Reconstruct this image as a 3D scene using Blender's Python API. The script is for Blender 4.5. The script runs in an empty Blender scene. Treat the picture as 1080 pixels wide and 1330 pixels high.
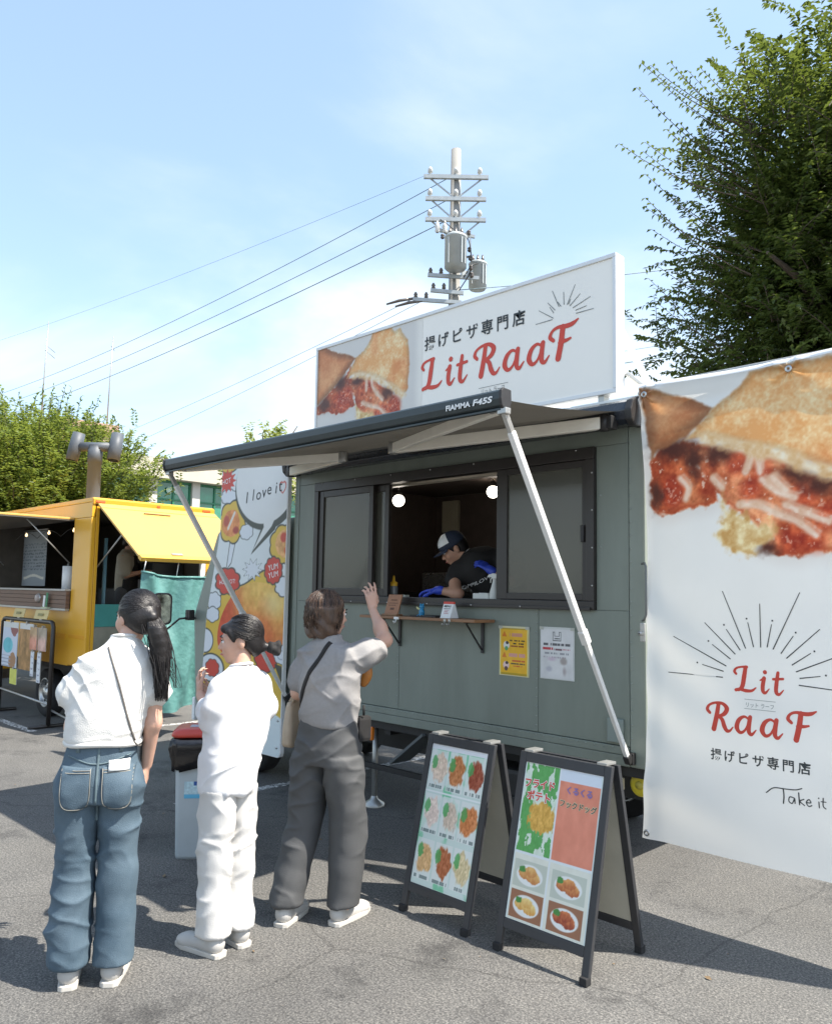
import bpy, bmesh, math, random
import numpy as np
from mathutils import Vector, Matrix
SC = bpy.context.scene
COL = SC.collection
# ------------------------------------------------------------------ camera
R = math.radians
yaw, pitch, roll = R(44.81), R(5.043), R(0.966)
CAM_POS = Vector((2.239, -4.06, 1.62))
fw = Vector((-math.sin(yaw)*math.cos(pitch), math.cos(yaw)*math.cos(pitch), math.sin(pitch)))
rt = Vector((math.cos(yaw), math.sin(yaw), 0.0))
up = rt.cross(fw)
rt2 = rt*math.cos(roll) + up*math.sin(roll)
up2 = -rt*math.sin(roll) + up*math.cos(roll)
cd = bpy.data.cameras.new('camera')
cam = bpy.data.objects.new('camera', cd)
COL.objects.link(cam)
cam.matrix_world = Matrix(((rt2.x, up2.x, -fw.x, CAM_POS.x), (rt2.y, up2.y, -fw.y, CAM_POS.y), (rt2.z, up2.z, -fw.z, CAM_POS.z), (0, 0, 0, 1)))
cd.sensor_fit = 'HORIZONTAL'
cd.sensor_width = 36.0
cd.lens = 1046.0/1080.0*36.0
cd.shift_y = 12.0/1080.0
cd.clip_start = 0.05
cd.clip_end = 2000.0
SC.camera = cam
# ------------------------------------------------------------------ light
SUN_AZ, SUN_EL = R(24.0), R(56.0)          # azimuth measured from +x towards +y
SUN_DIR = Vector((math.cos(SUN_AZ)*math.cos(SUN_EL), math.sin(SUN_AZ)*math.cos(SUN_EL), math.sin(SUN_EL)))
ld = bpy.data.lights.new('sun', 'SUN')
ld.energy = 3.7
ld.angle = R(0.53)
ld.color = (1.0, 0.93, 0.83)
sun = bpy.data.objects.new('sun', ld)
COL.objects.link(sun)
sun.rotation_euler = SUN_DIR.to_track_quat('Z', 'Y').to_euler()
sun.location = (10, 2, 30)
W = bpy.data.worlds.new('World')
SC.world = W
W.use_nodes = True
nt = W.node_tree
for n in list(nt.nodes):
    nt.nodes.remove(n)
def wn(t, **k):
    n = nt.nodes.new(t)
    for a, b in k.items():
        setattr(n, a, b)
    return n
wout = wn('ShaderNodeOutputWorld')
bg = wn('ShaderNodeBackground')
sky = wn('ShaderNodeTexSky', sky_type='NISHITA', sun_disc=False, sun_elevation=SUN_EL, sun_rotation=math.pi/2 - SUN_AZ, altitude=50.0, air_density=1.0, dust_density=1.2, ozone_density=1.4)
tc = wn('ShaderNodeTexCoord')
sep = wn('ShaderNodeSeparateXYZ')
nt.links.new(tc.outputs['Generated'], sep.inputs[0])
def wmath(op, a, b=None, clamp=False):
    n = wn('ShaderNodeMath', operation=op, use_clamp=clamp)
    for i, v in enumerate((a, b)):
        if v is None:
            continue
        if isinstance(v, (int, float)):
            n.inputs[i].default_value = v
        else:
            nt.links.new(v, n.inputs[i])
    return n.outputs[0]
zz = wmath('ADD', wmath('MAXIMUM', sep.outputs[2], 0.0), 0.22)
cmb = wn('ShaderNodeCombineXYZ')
nt.links.new(wmath('DIVIDE', sep.outputs[0], zz), cmb.inputs[0])
nt.links.new(wmath('DIVIDE', sep.outputs[1], zz), cmb.inputs[1])
nz = wn('ShaderNodeTexNoise')
nz.inputs['Scale'].default_value = 1.05
nz.inputs['Detail'].default_value = 7.0
nz.inputs['Roughness'].default_value = 0.52
nz.inputs['Distortion'].default_value = 0.35
mp = wn('ShaderNodeMapping')
mp.inputs['Location'].default_value = (0.35, 1.1, 0.0)
nt.links.new(cmb.outputs[0], mp.inputs[0])
nt.links.new(mp.outputs[0], nz.inputs['Vector'])
low = wmath('SUBTRACT', 0.62, sep.outputs[2], True)            # more cloud and haze near the horizon
msk = wmath('ADD', nz.outputs['Fac'], wmath('MULTIPLY', low, 0.40))
rmp = wn('ShaderNodeMapRange')
rmp.interpolation_type = 'SMOOTHSTEP'
rmp.inputs['From Min'].default_value = 0.50
rmp.inputs['From Max'].default_value = 0.97
nt.links.new(msk, rmp.inputs['Value'])
mix = wn('ShaderNodeMix', data_type='RGBA')
nt.links.new(rmp.outputs[0], mix.inputs['Factor'])
sat = wn('ShaderNodeMix', data_type='RGBA')                    # thin high veil over the blue
sat.inputs['Factor'].default_value = 0.22
nt.links.new(sky.outputs[0], sat.inputs['A'])
sat.inputs['B'].default_value = (3.9, 5.2, 6.0, 1)
nt.links.new(sat.outputs['Result'], mix.inputs['A'])
mix.inputs['B'].default_value = (5.25, 5.2, 4.9, 1)
nt.links.new(mix.outputs['Result'], bg.inputs['Color'])
bg.inputs['Strength'].default_value = 0.105
nt.links.new(bg.outputs[0], wout.inputs[0])
SC.view_settings.view_transform = 'Standard'
SC.view_settings.look = 'None'
SC.view_settings.gamma = 1.0
SC.view_settings.use_curve_mapping = False
SC.view_settings.exposure = 1.5
SC.cycles.max_bounces = 7
SC.cycles.transparent_max_bounces = 12
# ------------------------------------------------------------------ toolkit
rng = np.random.default_rng(7)
random.seed(5)
def lin(c):
    c = np.asarray(c, float)
    return np.where(c <= 0.04045, c/12.92, ((c+0.055)/1.055)**2.4)
MATS = {}
def mat(name, col, rough=0.6, metal=0.0, vary=0.0, vscale=6.0, bump=0.0, bscale=40.0, col2=None, emit=None, estr=0.0, alpha=None, coat=0.0, spec=None, subsurf=0.0, stretch=None, trans=0.0):
    if name in MATS:
        return MATS[name]
    m = bpy.data.materials.new(name)
    m.use_nodes = True
    n = m.node_tree
    b = n.nodes['Principled BSDF']
    b.inputs['Base Color'].default_value = (*col, 1)
    b.inputs['Roughness'].default_value = rough
    b.inputs['Metallic'].default_value = metal
    if spec is not None:
        b.inputs['Specular IOR Level'].default_value = spec
    if coat:
        b.inputs['Coat Weight'].default_value = coat
        b.inputs['Coat Roughness'].default_value = 0.1
    if subsurf:
        b.inputs['Subsurface Weight'].default_value = subsurf
        b.inputs['Subsurface Radius'].default_value = (0.012, 0.005, 0.003)
        b.inputs['Subsurface Scale'].default_value = 1.0
    if emit is not None:
        b.inputs['Emission Color'].default_value = (*emit, 1)
        b.inputs['Emission Strength'].default_value = estr
    if alpha is not None:
        b.inputs['Alpha'].default_value = alpha
    if trans:
        b.inputs['Transmission Weight'].default_value = trans
    t = n.nodes.new('ShaderNodeTexCoord')
    vec = t.outputs['Object']
    if stretch:
        mm = n.nodes.new('ShaderNodeMapping')
        mm.inputs['Scale'].default_value = stretch
        n.links.new(vec, mm.inputs[0])
        vec = mm.outputs[0]
    if vary > 0 or col2 is not None:
        z = n.nodes.new('ShaderNodeTexNoise')
        z.inputs['Scale'].default_value = vscale
        z.inputs['Detail'].default_value = 6
        z.inputs['Roughness'].default_value = 0.62
        n.links.new(vec, z.inputs['Vector'])
        r = n.nodes.new('ShaderNodeMapRange')
        r.inputs['From Min'].default_value = 0.3
        r.inputs['From Max'].default_value = 0.7
        n.links.new(z.outputs['Fac'], r.inputs['Value'])
        x = n.nodes.new('ShaderNodeMix')
        x.data_type = 'RGBA'
        if col2 is None:
            a_ = tuple(max(0, c*(1-vary)) for c in col)
            b_ = tuple(min(1, c*(1+vary)) for c in col)
        else:
            a_, b_ = col, col2
        x.inputs['A'].default_value = (*a_, 1)
        x.inputs['B'].default_value = (*b_, 1)
        n.links.new(r.outputs[0], x.inputs['Factor'])
        n.links.new(x.outputs['Result'], b.inputs['Base Color'])
        rr = n.nodes.new('ShaderNodeMapRange')
        rr.inputs['To Min'].default_value = max(0.02, rough-0.08)
        rr.inputs['To Max'].default_value = min(1, rough+0.08)
        n.links.new(z.outputs['Fac'], rr.inputs['Value'])
        n.links.new(rr.outputs[0], b.inputs['Roughness'])
    if bump > 0:
        z2 = n.nodes.new('ShaderNodeTexNoise')
        z2.inputs['Scale'].default_value = bscale
        z2.inputs['Detail'].default_value = 5
        n.links.new(vec, z2.inputs['Vector'])
        bp = n.nodes.new('ShaderNodeBump')
        bp.inputs['Strength'].default_value = min(1.0, bump)
        bp.inputs['Distance'].default_value = 0.01
        n.links.new(z2.outputs['Fac'], bp.inputs['Height'])
        n.links.new(bp.outputs[0], b.inputs['Normal'])
    MATS[name] = m
    return m
def print_mat(name, rough=0.55, coat=0.0, trans=0.0):
    """flat print: colour comes from the attribute painted by the script"""
    m = bpy.data.materials.new(name)
    m.use_nodes = True
    n = m.node_tree
    b = n.nodes['Principled BSDF']
    b.inputs['Roughness'].default_value = rough
    if coat:
        b.inputs['Coat Weight'].default_value = coat
    a = n.nodes.new('ShaderNodeAttribute')
    a.attribute_name = 'print'
    z = n.nodes.new('ShaderNodeTexNoise')
    z.inputs['Scale'].default_value = 3.0
    z.inputs['Detail'].default_value = 4
    t = n.nodes.new('ShaderNodeTexCoord')
    n.links.new(t.outputs['Object'], z.inputs['Vector'])
    r = n.nodes.new('ShaderNodeMapRange')
    r.inputs['To Min'].default_value = 0.93
    r.inputs['To Max'].default_value = 1.05
    n.links.new(z.outputs['Fac'], r.inputs['Value'])
    x = n.nodes.new('ShaderNodeMix')
    x.data_type = 'RGBA'
    x.blend_type = 'MULTIPLY'
    x.inputs['Factor'].default_value = 1.0
    n.links.new(a.outputs['Color'], x.inputs['A'])
    n.links.new(r.outputs[0], x.inputs['B'])
    n.links.new(x.outputs['Result'], b.inputs['Base Color'])
    if trans:
        tr = n.nodes.new('ShaderNodeBsdfTranslucent')
        n.links.new(x.outputs['Result'], tr.inputs['Color'])
        mx = n.nodes.new('ShaderNodeMixShader')
        mx.inputs[0].default_value = trans
        o = n.nodes['Material Output']
        n.links.new(b.outputs[0], mx.inputs[1])
        n.links.new(tr.outputs[0], mx.inputs[2])
        n.links.new(mx.outputs[0], o.inputs['Surface'])
    return m
def thing(name, label, cat, loc=(0, 0, 0), rotz=0.0, group=None):
    o = bpy.data.objects.new(name, None)
    o.empty_display_size = 0.1
    o.location = loc
    o.rotation_euler = (0, 0, rotz)
    COL.objects.link(o)
    o['label'] = label
    o['category'] = cat
    if group:
        o['group'] = group
    return o
def tag(o, label, cat, group=None):
    o['label'] = label
    o['category'] = cat
    if group:
        o['group'] = group
    return o
def dup(root, loc=None, label=None, rotz=None):
    def cp(o, par):
        c = o.copy()
        COL.objects.link(c)
        if par is not None:
            c.parent = par
        for ch in o.children:
            cp(ch, c)
        return c
    c = cp(root, None)
    if loc is not None:
        c.location = loc
    if rotz is not None:
        c.rotation_euler = (0, 0, rotz)
    if label:
        c['label'] = label
    return c
def link_mesh(name, me, m, parent=None, smooth=False, loc=None):
    if smooth:
        me.polygons.foreach_set('use_smooth', np.ones(len(me.polygons), bool))
    o = bpy.data.objects.new(name, me)
    if m is not None:
        me.materials.append(m)
    COL.objects.link(o)
    if parent is not None:
        o.parent = parent
    if loc is not None:
        o.location = loc
    return o
def raw(name, V, F, m, parent=None, smooth=False):
    """V (n,3) array, F (k,4) or (k,3) int array or list"""
    me = bpy.data.meshes.new(name)
    V = np.asarray(V, np.float32)
    if isinstance(F, np.ndarray):
        k = F.shape[1]
        me.vertices.add(len(V))
        me.vertices.foreach_set('co', V.ravel())
        me.loops.add(F.size)
        me.loops.foreach_set('vertex_index', F.astype(np.int32).ravel())
        me.polygons.add(len(F))
        me.polygons.foreach_set('loop_start', np.arange(0, F.size, k, dtype=np.int32))
        me.polygons.foreach_set('loop_total', np.full(len(F), k, np.int32))
        me.update(calc_edges=True)
        me.validate()
    else:
        me.from_pydata([tuple(map(float, v)) for v in V], [], F)
        me.update()
    return link_mesh(name, me, m, parent, smooth)
class MB:
    def __init__(s):
        s.v, s.f, s.sm = [], [], []
    def add(s, vs, fs, smooth=False):
        b = len(s.v)
        s.v += [tuple(v) for v in vs]
        s.f += [tuple(i+b for i in f) for f in fs]
        s.sm += [smooth]*len(fs)
        return s
    def box(s, c, d, rz=0.0, rx=0.0, ry=0.0):
        M = Matrix.Translation(c) @ Matrix.Rotation(rz, 4, 'Z') @ Matrix.Rotation(ry, 4, 'Y') @ Matrix.Rotation(rx, 4, 'X')
        x, y, z = d[0]/2, d[1]/2, d[2]/2
        vs = [M @ Vector(p) for p in ((-x, -y, -z), (x, -y, -z), (x, y, -z), (-x, y, -z), (-x, -y, z), (x, -y, z), (x, y, z), (-x, y, z))]
        return s.add(vs, [(0, 3, 2, 1), (4, 5, 6, 7), (0, 1, 5, 4), (1, 2, 6, 5), (2, 3, 7, 6), (3, 0, 4, 7)])
    def bb(s, x0, x1, y0, y1, z0, z1):
        return s.box(((x0+x1)/2, (y0+y1)/2, (z0+z1)/2), (x1-x0, y1-y0, z1-z0))
    def bar(s, p, q, w, h, upv=(0, 0, 1)):
        p, q = Vector(p), Vector(q)
        d = (q-p).normalized()
        u = Vector(upv)
        a = d.cross(u)
        if a.length < 1e-4:
            a = d.cross(Vector((1, 0, 0)))
        a.normalize()
        b = a.cross(d)
        vs = []
        for e in (p, q):
            for sx, sy in ((-1, -1), (1, -1), (1, 1), (-1, 1)):
                vs.append(e + a*sx*w/2 + b*sy*h/2)
        return s.add(vs, [(0, 1, 2, 3), (7, 6, 5, 4), (0, 4, 5, 1), (1, 5, 6, 2), (2, 6, 7, 3), (3, 7, 4, 0)])
    def tube(s, pts, r, n=10, caps=True):
        pts = [Vector(p) for p in pts]
        rs = r if isinstance(r, (list, tuple)) else [r]*len(pts)
        ref = None
        vs, fs = [], []
        for i, p in enumerate(pts):
            d = (pts[min(i+1, len(pts)-1)] - pts[max(i-1, 0)]).normalized()
            if ref is None:
                ref = d.orthogonal().normalized()
            ref = (ref - d*ref.dot(d))
            if ref.length < 1e-6:
                ref = d.orthogonal()
            ref.normalize()
            b = d.cross(ref)
            for k in range(n):
                a = 2*math.pi*k/n
                vs.append(p + (ref*math.cos(a) + b*math.sin(a))*rs[i])
        for i in range(len(pts)-1):
            for k in range(n):
                fs.append((i*n+k, i*n+(k+1) % n, (i+1)*n+(k+1) % n, (i+1)*n+k))
        s.add(vs, fs, True)
        if caps:
            b = len(s.v) - len(vs)
            s.f += [tuple(b+k for k in range(n-1, -1, -1)), tuple(b+(len(pts)-1)*n+k for k in range(n))]
            s.sm += [False, False]
        return s
    def lathe(s, prof, c=(0, 0, 0), n=24, axis=(0, 0, 1)):
        q = Vector((0, 0, 1)).rotation_difference(Vector(axis))
        c = Vector(c)
        vs, fs = [], []
        for r, z in prof:
            for k in range(n):
                a = 2*math.pi*k/n
                vs.append(c + q @ Vector((max(r, 1e-5)*math.cos(a), max(r, 1e-5)*math.sin(a), z)))
        for i in range(len(prof)-1):
            for k in range(n):
                fs.append((i*n+k, i*n+(k+1) % n, (i+1)*n+(k+1) % n, (i+1)*n+k))
        return s.add(vs, fs, True)
    def prism(s, poly, fn, d0, d1):
        """poly 2-D outline, fn(u,v,d) -> point"""
        n = len(poly)
        vs = [fn(u, v, d0) for u, v in poly] + [fn(u, v, d1) for u, v in poly]
        fs = [tuple(range(n-1, -1, -1)), tuple(range(n, 2*n))] + [(i, (i+1) % n, n+(i+1) % n, n+i) for i in range(n)]
        return s.add(vs, fs)
    def build(s, name, m, parent=None, bevel=0.0, seg=2):
        me = bpy.data.meshes.new(name)
        me.from_pydata([tuple(v) for v in s.v], [], s.f)
        bm = bmesh.new()
        bm.from_mesh(me)
        for f, k in zip(bm.faces, s.sm):
            f.smooth = k
        bmesh.ops.recalc_face_normals(bm, faces=bm.faces)
        if bevel > 0:
            es = [e for e in bm.edges if len(e.link_faces) == 2 and not (e.link_faces[0].smooth and e.link_faces[1].smooth) and e.calc_face_angle(0) > 0.5]
            bmesh.ops.bevel(bm, geom=es, offset=bevel, segments=seg, profile=0.6, affect='EDGES', clamp_overlap=True)
        bm.to_mesh(me)
        bm.free()
        o = link_mesh(name, me, m, parent)
        return o
def box(name, m, parent, x0, x1, y0, y1, z0, z1, bevel=0.004):
    return MB().bb(x0, x1, y0, y1, z0, z1).build(name, m, parent, bevel)
# ---- noise ----------------------------------------------------------
def vnoise2(x, y, seed=0):
    def h(i, j):
        n = (i*374761393 + j*668265263 + seed*1442695041) & 0xffffffff
        n = ((n ^ (n >> 13))*1274126177) & 0xffffffff
        return ((n ^ (n >> 16)) & 0xffff)/65535.0
    i, j = np.floor(x).astype(np.int64), np.floor(y).astype(np.int64)
    fx, fy = x-i, y-j
    fx, fy = fx*fx*(3-2*fx), fy*fy*(3-2*fy)
    return (h(i, j)*(1-fx)+h(i+1, j)*fx)*(1-fy) + (h(i, j+1)*(1-fx)+h(i+1, j+1)*fx)*fy
def fbm2(x, y, seed=0, o=4):
    t, a, s_ = 0, 0.5, 0
    for k in range(o):
        t = t + a*vnoise2(x*2**k, y*2**k, seed+k*17)
        s_ += a
        a *= 0.5
    return t/s_
def vnoise3(P, seed=0):
    def h(i, j, k):
        n = (i*374761393 + j*668265263 + k*2147483647 + seed*1442695041) & 0xffffffff
        n = ((n ^ (n >> 13))*1274126177) & 0xffffffff
        return ((n ^ (n >> 16)) & 0xffff)/65535.0
    I = np.floor(P).astype(np.int64)
    f = P-I
    f = f*f*(3-2*f)
    i, j, k = I.T
    x, y, z = f.T
    l = lambda a, b, q: a*(1-q)+b*q
    return l(l(l(h(i, j, k), h(i+1, j, k), x), l(h(i, j+1, k), h(i+1, j+1, k), x), y), l(l(h(i, j, k+1), h(i+1, j, k+1), x), l(h(i, j+1, k+1), h(i+1, j+1, k+1), x), y), z)
def creases(V, amp, specs, seed=1):
    """cloth creases: ridged noise along slanted directions; specs = (slant, freq across, freq along, weight)"""
    out = np.zeros(len(V))
    for k, (sl, fa, fl_, wt) in enumerate(specs):
        u = V[:, 0]*math.cos(sl)+V[:, 2]*math.sin(sl)
        w = -V[:, 0]*math.sin(sl)+V[:, 2]*math.cos(sl)
        wr = vnoise3(V*7+k*11.3, seed+k)-0.5
        P = np.stack([u*fl_+wr*0.9, V[:, 1]*fl_*1.4+3.1*k, w*fa+wr*1.6], 1)
        n = np.abs(vnoise3(P, seed+31*k)*2-1)
        rdg = (1-n)**3.0
        mk = sst(0.30, 0.72, vnoise3(V*4.5+7.7*k, seed+77+k))
        out += wt*rdg*mk
    return amp*out
def sst(a, b, x):
    t = np.clip((x-a)/(b-a), 0, 1)
    return t*t*(3-2*t)
# ---- 2-D distance shapes --------------------------------------------
def catmull(pts, n=10, closed=False):
    p = np.array(pts, float)
    if closed:
        p = np.vstack([p[-1], p, p[0], p[1]])
    else:
        p = np.vstack([2*p[0]-p[1], p, 2*p[-1]-p[-2]])
    out = []
    for i in range(1, len(p)-2):
        for t in np.linspace(0, 1, n, endpoint=False):
            out.append(0.5*((2*p[i]) + (-p[i-1]+p[i+1])*t + (2*p[i-1]-5*p[i]+4*p[i+1]-p[i+2])*t*t + (-p[i-1]+3*p[i]-3*p[i+1]+p[i+2])*t**3))
    if not closed:
        out.append(p[-2])
    return np.array(out)
def d_stroke(X, Y, pts, w):
    """distance to a brush stroke; pts (n,2), w widths (n)"""
    d = np.full(X.shape, 1e9)
    pts = np.asarray(pts, float)
    w = np.broadcast_to(np.asarray(w, float), (len(pts),))
    for i in range(len(pts)-1):
        a, b = pts[i], pts[i+1]
        ab = b-a
        L = max(ab@ab, 1e-12)
        t = np.clip(((X-a[0])*ab[0]+(Y-a[1])*ab[1])/L, 0, 1)
        q = np.hypot(X-a[0]-t*ab[0], Y-a[1]-t*ab[1]) - (w[i]+(w[i+1]-w[i])*t)/2
        d = np.minimum(d, q)
    return d
def d_poly(X, Y, P):
    P = np.asarray(P, float)
    d = np.full(X.shape, 1e9)
    ins = np.zeros(X.shape, bool)
    n = len(P)
    for i in range(n):
        a, b = P[i], P[(i+1) % n]
        ab = b-a
        L = max(ab@ab, 1e-12)
        t = np.clip(((X-a[0])*ab[0]+(Y-a[1])*ab[1])/L, 0, 1)
        d = np.minimum(d, np.hypot(X-a[0]-t*ab[0], Y-a[1]-t*ab[1]))
        c = ((a[1] > Y) != (b[1] > Y))
        with np.errstate(divide='ignore', invalid='ignore'):
            xi = a[0] + (Y-a[1])/(b[1]-a[1] if b[1] != a[1] else 1e-12)*ab[0]
        ins ^= c & (X < xi)
    return np.where(ins, -d, d)
def contour_mesh(field, x0, x1, y0, y1, cell):
    """marching squares: polygons covering field<0, as (verts2d, faces)"""
    nx, ny = int((x1-x0)/cell)+2, int((y1-y0)/cell)+2
    xs, ys = x0+np.arange(nx)*cell, y0+np.arange(ny)*cell
    X, Y = np.meshgrid(xs, ys)
    G = field(X, Y)
    ins = G < 0
    V, F, idx = [], [], {}
    def vid(key, p):
        if key not in idx:
            idx[key] = len(V)
            V.append(p)
        return idx[key]
    s4 = ins[:-1, :-1].astype(int)+ins[:-1, 1:]+ins[1:, 1:]+ins[1:, :-1]
    full = s4 == 4
    for j in range(ny-1):
        i = 0
        row = full[j]
        while i < nx-1:
            if row[i]:
                k = i
                while k < nx-1 and row[k]:
                    k += 1
                # keep every grid vertex on the run so neighbours share edges
                F.append([vid((0, q, j), (xs[q], ys[j])) for q in range(i, k+1)] + [vid((0, q, j+1), (xs[q], ys[j+1])) for q in range(k, i-1, -1)])
                i = k
            else:
                i += 1
    for j, i in np.argwhere((s4 > 0) & (s4 < 4)):
        cs = [(i, j), (i+1, j), (i+1, j+1), (i, j+1)]
        poly = []
        for a in range(4):
            p, q = cs[a], cs[(a+1) % 4]
            gp, gq = G[p[1], p[0]], G[q[1], q[0]]
            if gp < 0:
                poly.append(vid((0,)+p, (xs[p[0]], ys[p[1]])))
            if (gp < 0) != (gq < 0):
                t = gp/(gp-gq)
                key = (1,)+tuple(sorted((p, q)))
                poly.append(vid(key, (xs[p[0]]+(xs[q[0]]-xs[p[0]])*t, ys[p[1]]+(ys[q[1]]-ys[p[1]])*t)))
        if len(poly) >= 3:
            F.append(poly)
    return np.array(V).reshape(-1, 2), F
_txt = {}
def text2d(s, bold=0.0, jp=False):
    """glyph outlines as a filled flat mesh, unit em size, left baseline at the origin"""
    key = (s, bold)
    if key in _txt:
        return _txt[key]
    cu = bpy.data.curves.new('t', 'FONT')
    cu.body = s
    cu.size = 1.0
    cu.offset = bold
    cu.resolution_u = 3
    o = bpy.data.objects.new('t', cu)
    COL.objects.link(o)
    dg = bpy.context.evaluated_depsgraph_get()
    me = bpy.data.meshes.new_from_object(o.evaluated_get(dg), depsgraph=dg)
    V = np.array([(v.co.x, v.co.y) for v in me.vertices]).reshape(-1, 2)
    F = [list(p.vertices) for p in me.polygons]
    bpy.data.objects.remove(o)
    bpy.data.curves.remove(cu)
    bpy.data.meshes.remove(me)
    _txt[key] = (V, F)
    return _txt[key]
class Flat:
    """collects flat 2-D shapes and lays them on a surface through fn(u,v,d)"""
    def __init__(s):
        s.V, s.F, s.n = [], [], 0
    def add(s, V, F):
        s.V.append(np.asarray(V, float).reshape(-1, 2))
        s.F += [[i+s.n for i in f] for f in F]
        s.n += len(V)
        return s
    def text(s, t, u, v, size, bold=0.0, width=None, shear=0.0, rot=0.0, align='l'):
        V, F = text2d(t, bold)
        if len(V) == 0:
            return s
        V = V.copy()
        lo, hi = V.min(0), V.max(0)
        sx = size
        if width:
            sx = width/(hi[0]-lo[0])
        V[:, 0] -= lo[0] if align == 'l' else (lo[0]+hi[0])/2
        V = V*np.array([sx, size])
        V[:, 0] += V[:, 1]*shear
        if rot:
            c, q = math.cos(rot), math.sin(rot)
            V = V @ np.array([[c, q], [-q, c]])
        return s.add(V+np.array([u, v]), F)
    def rect(s, u0, u1, v0, v1):
        return s.add([(u0, v0), (u1, v0), (u1, v1), (u0, v1)], [[0, 1, 2, 3]])
    def field(s, f, x0, x1, y0, y1, cell):
        return s.add(*contour_mesh(f, x0, x1, y0, y1, cell))
    def build(s, name, m, parent, fn, d=0.002):
        V = np.vstack(s.V)
        P = fn(V[:, 0], V[:, 1], d)
        o = raw(name, np.stack(P, 1), s.F, m, parent)
        return o
def plane_xz(y):
    return lambda u, v, d: (u, np.full_like(u, y)-d, v)
def print_grid(name, u0, u1, v0, v1, nu, nv, paint, fn, m, parent, mask=None, d=0.0):
    """a grid whose vertex colours hold the printed picture. paint(U,V)->rgb sRGB"""
    us, vs = np.linspace(u0, u1, nu), np.linspace(v0, v1, nv)
    U, V = np.meshgrid(us, vs)
    rgb = lin(np.clip(paint(U, V), 0, 1))*0.90
    P = np.stack([np.asarray(a).ravel() for a in fn(U.ravel(), V.ravel(), d)], 1)
    I = np.arange(nu*nv).reshape(nv, nu)
    F = np.stack([I[:-1, :-1], I[:-1, 1:], I[1:, 1:], I[1:, :-1]], -1).reshape(-1, 4)
    if mask is not None:
        k = mask(U, V)
        kk = (k[:-1, :-1] & k[:-1, 1:] & k[1:, 1:] & k[1:, :-1]).ravel()
        F = F[kk]
    o = raw(name, P, F, m, parent, True)
    ca = o.data.color_attributes.new('print', 'FLOAT_COLOR', 'POINT')
    c4 = np.ones((nu*nv, 4), np.float32)
    c4[:, :3] = rgb.reshape(-1, 3)
    ca.data.foreach_set('color', c4.ravel())
    return o
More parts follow.
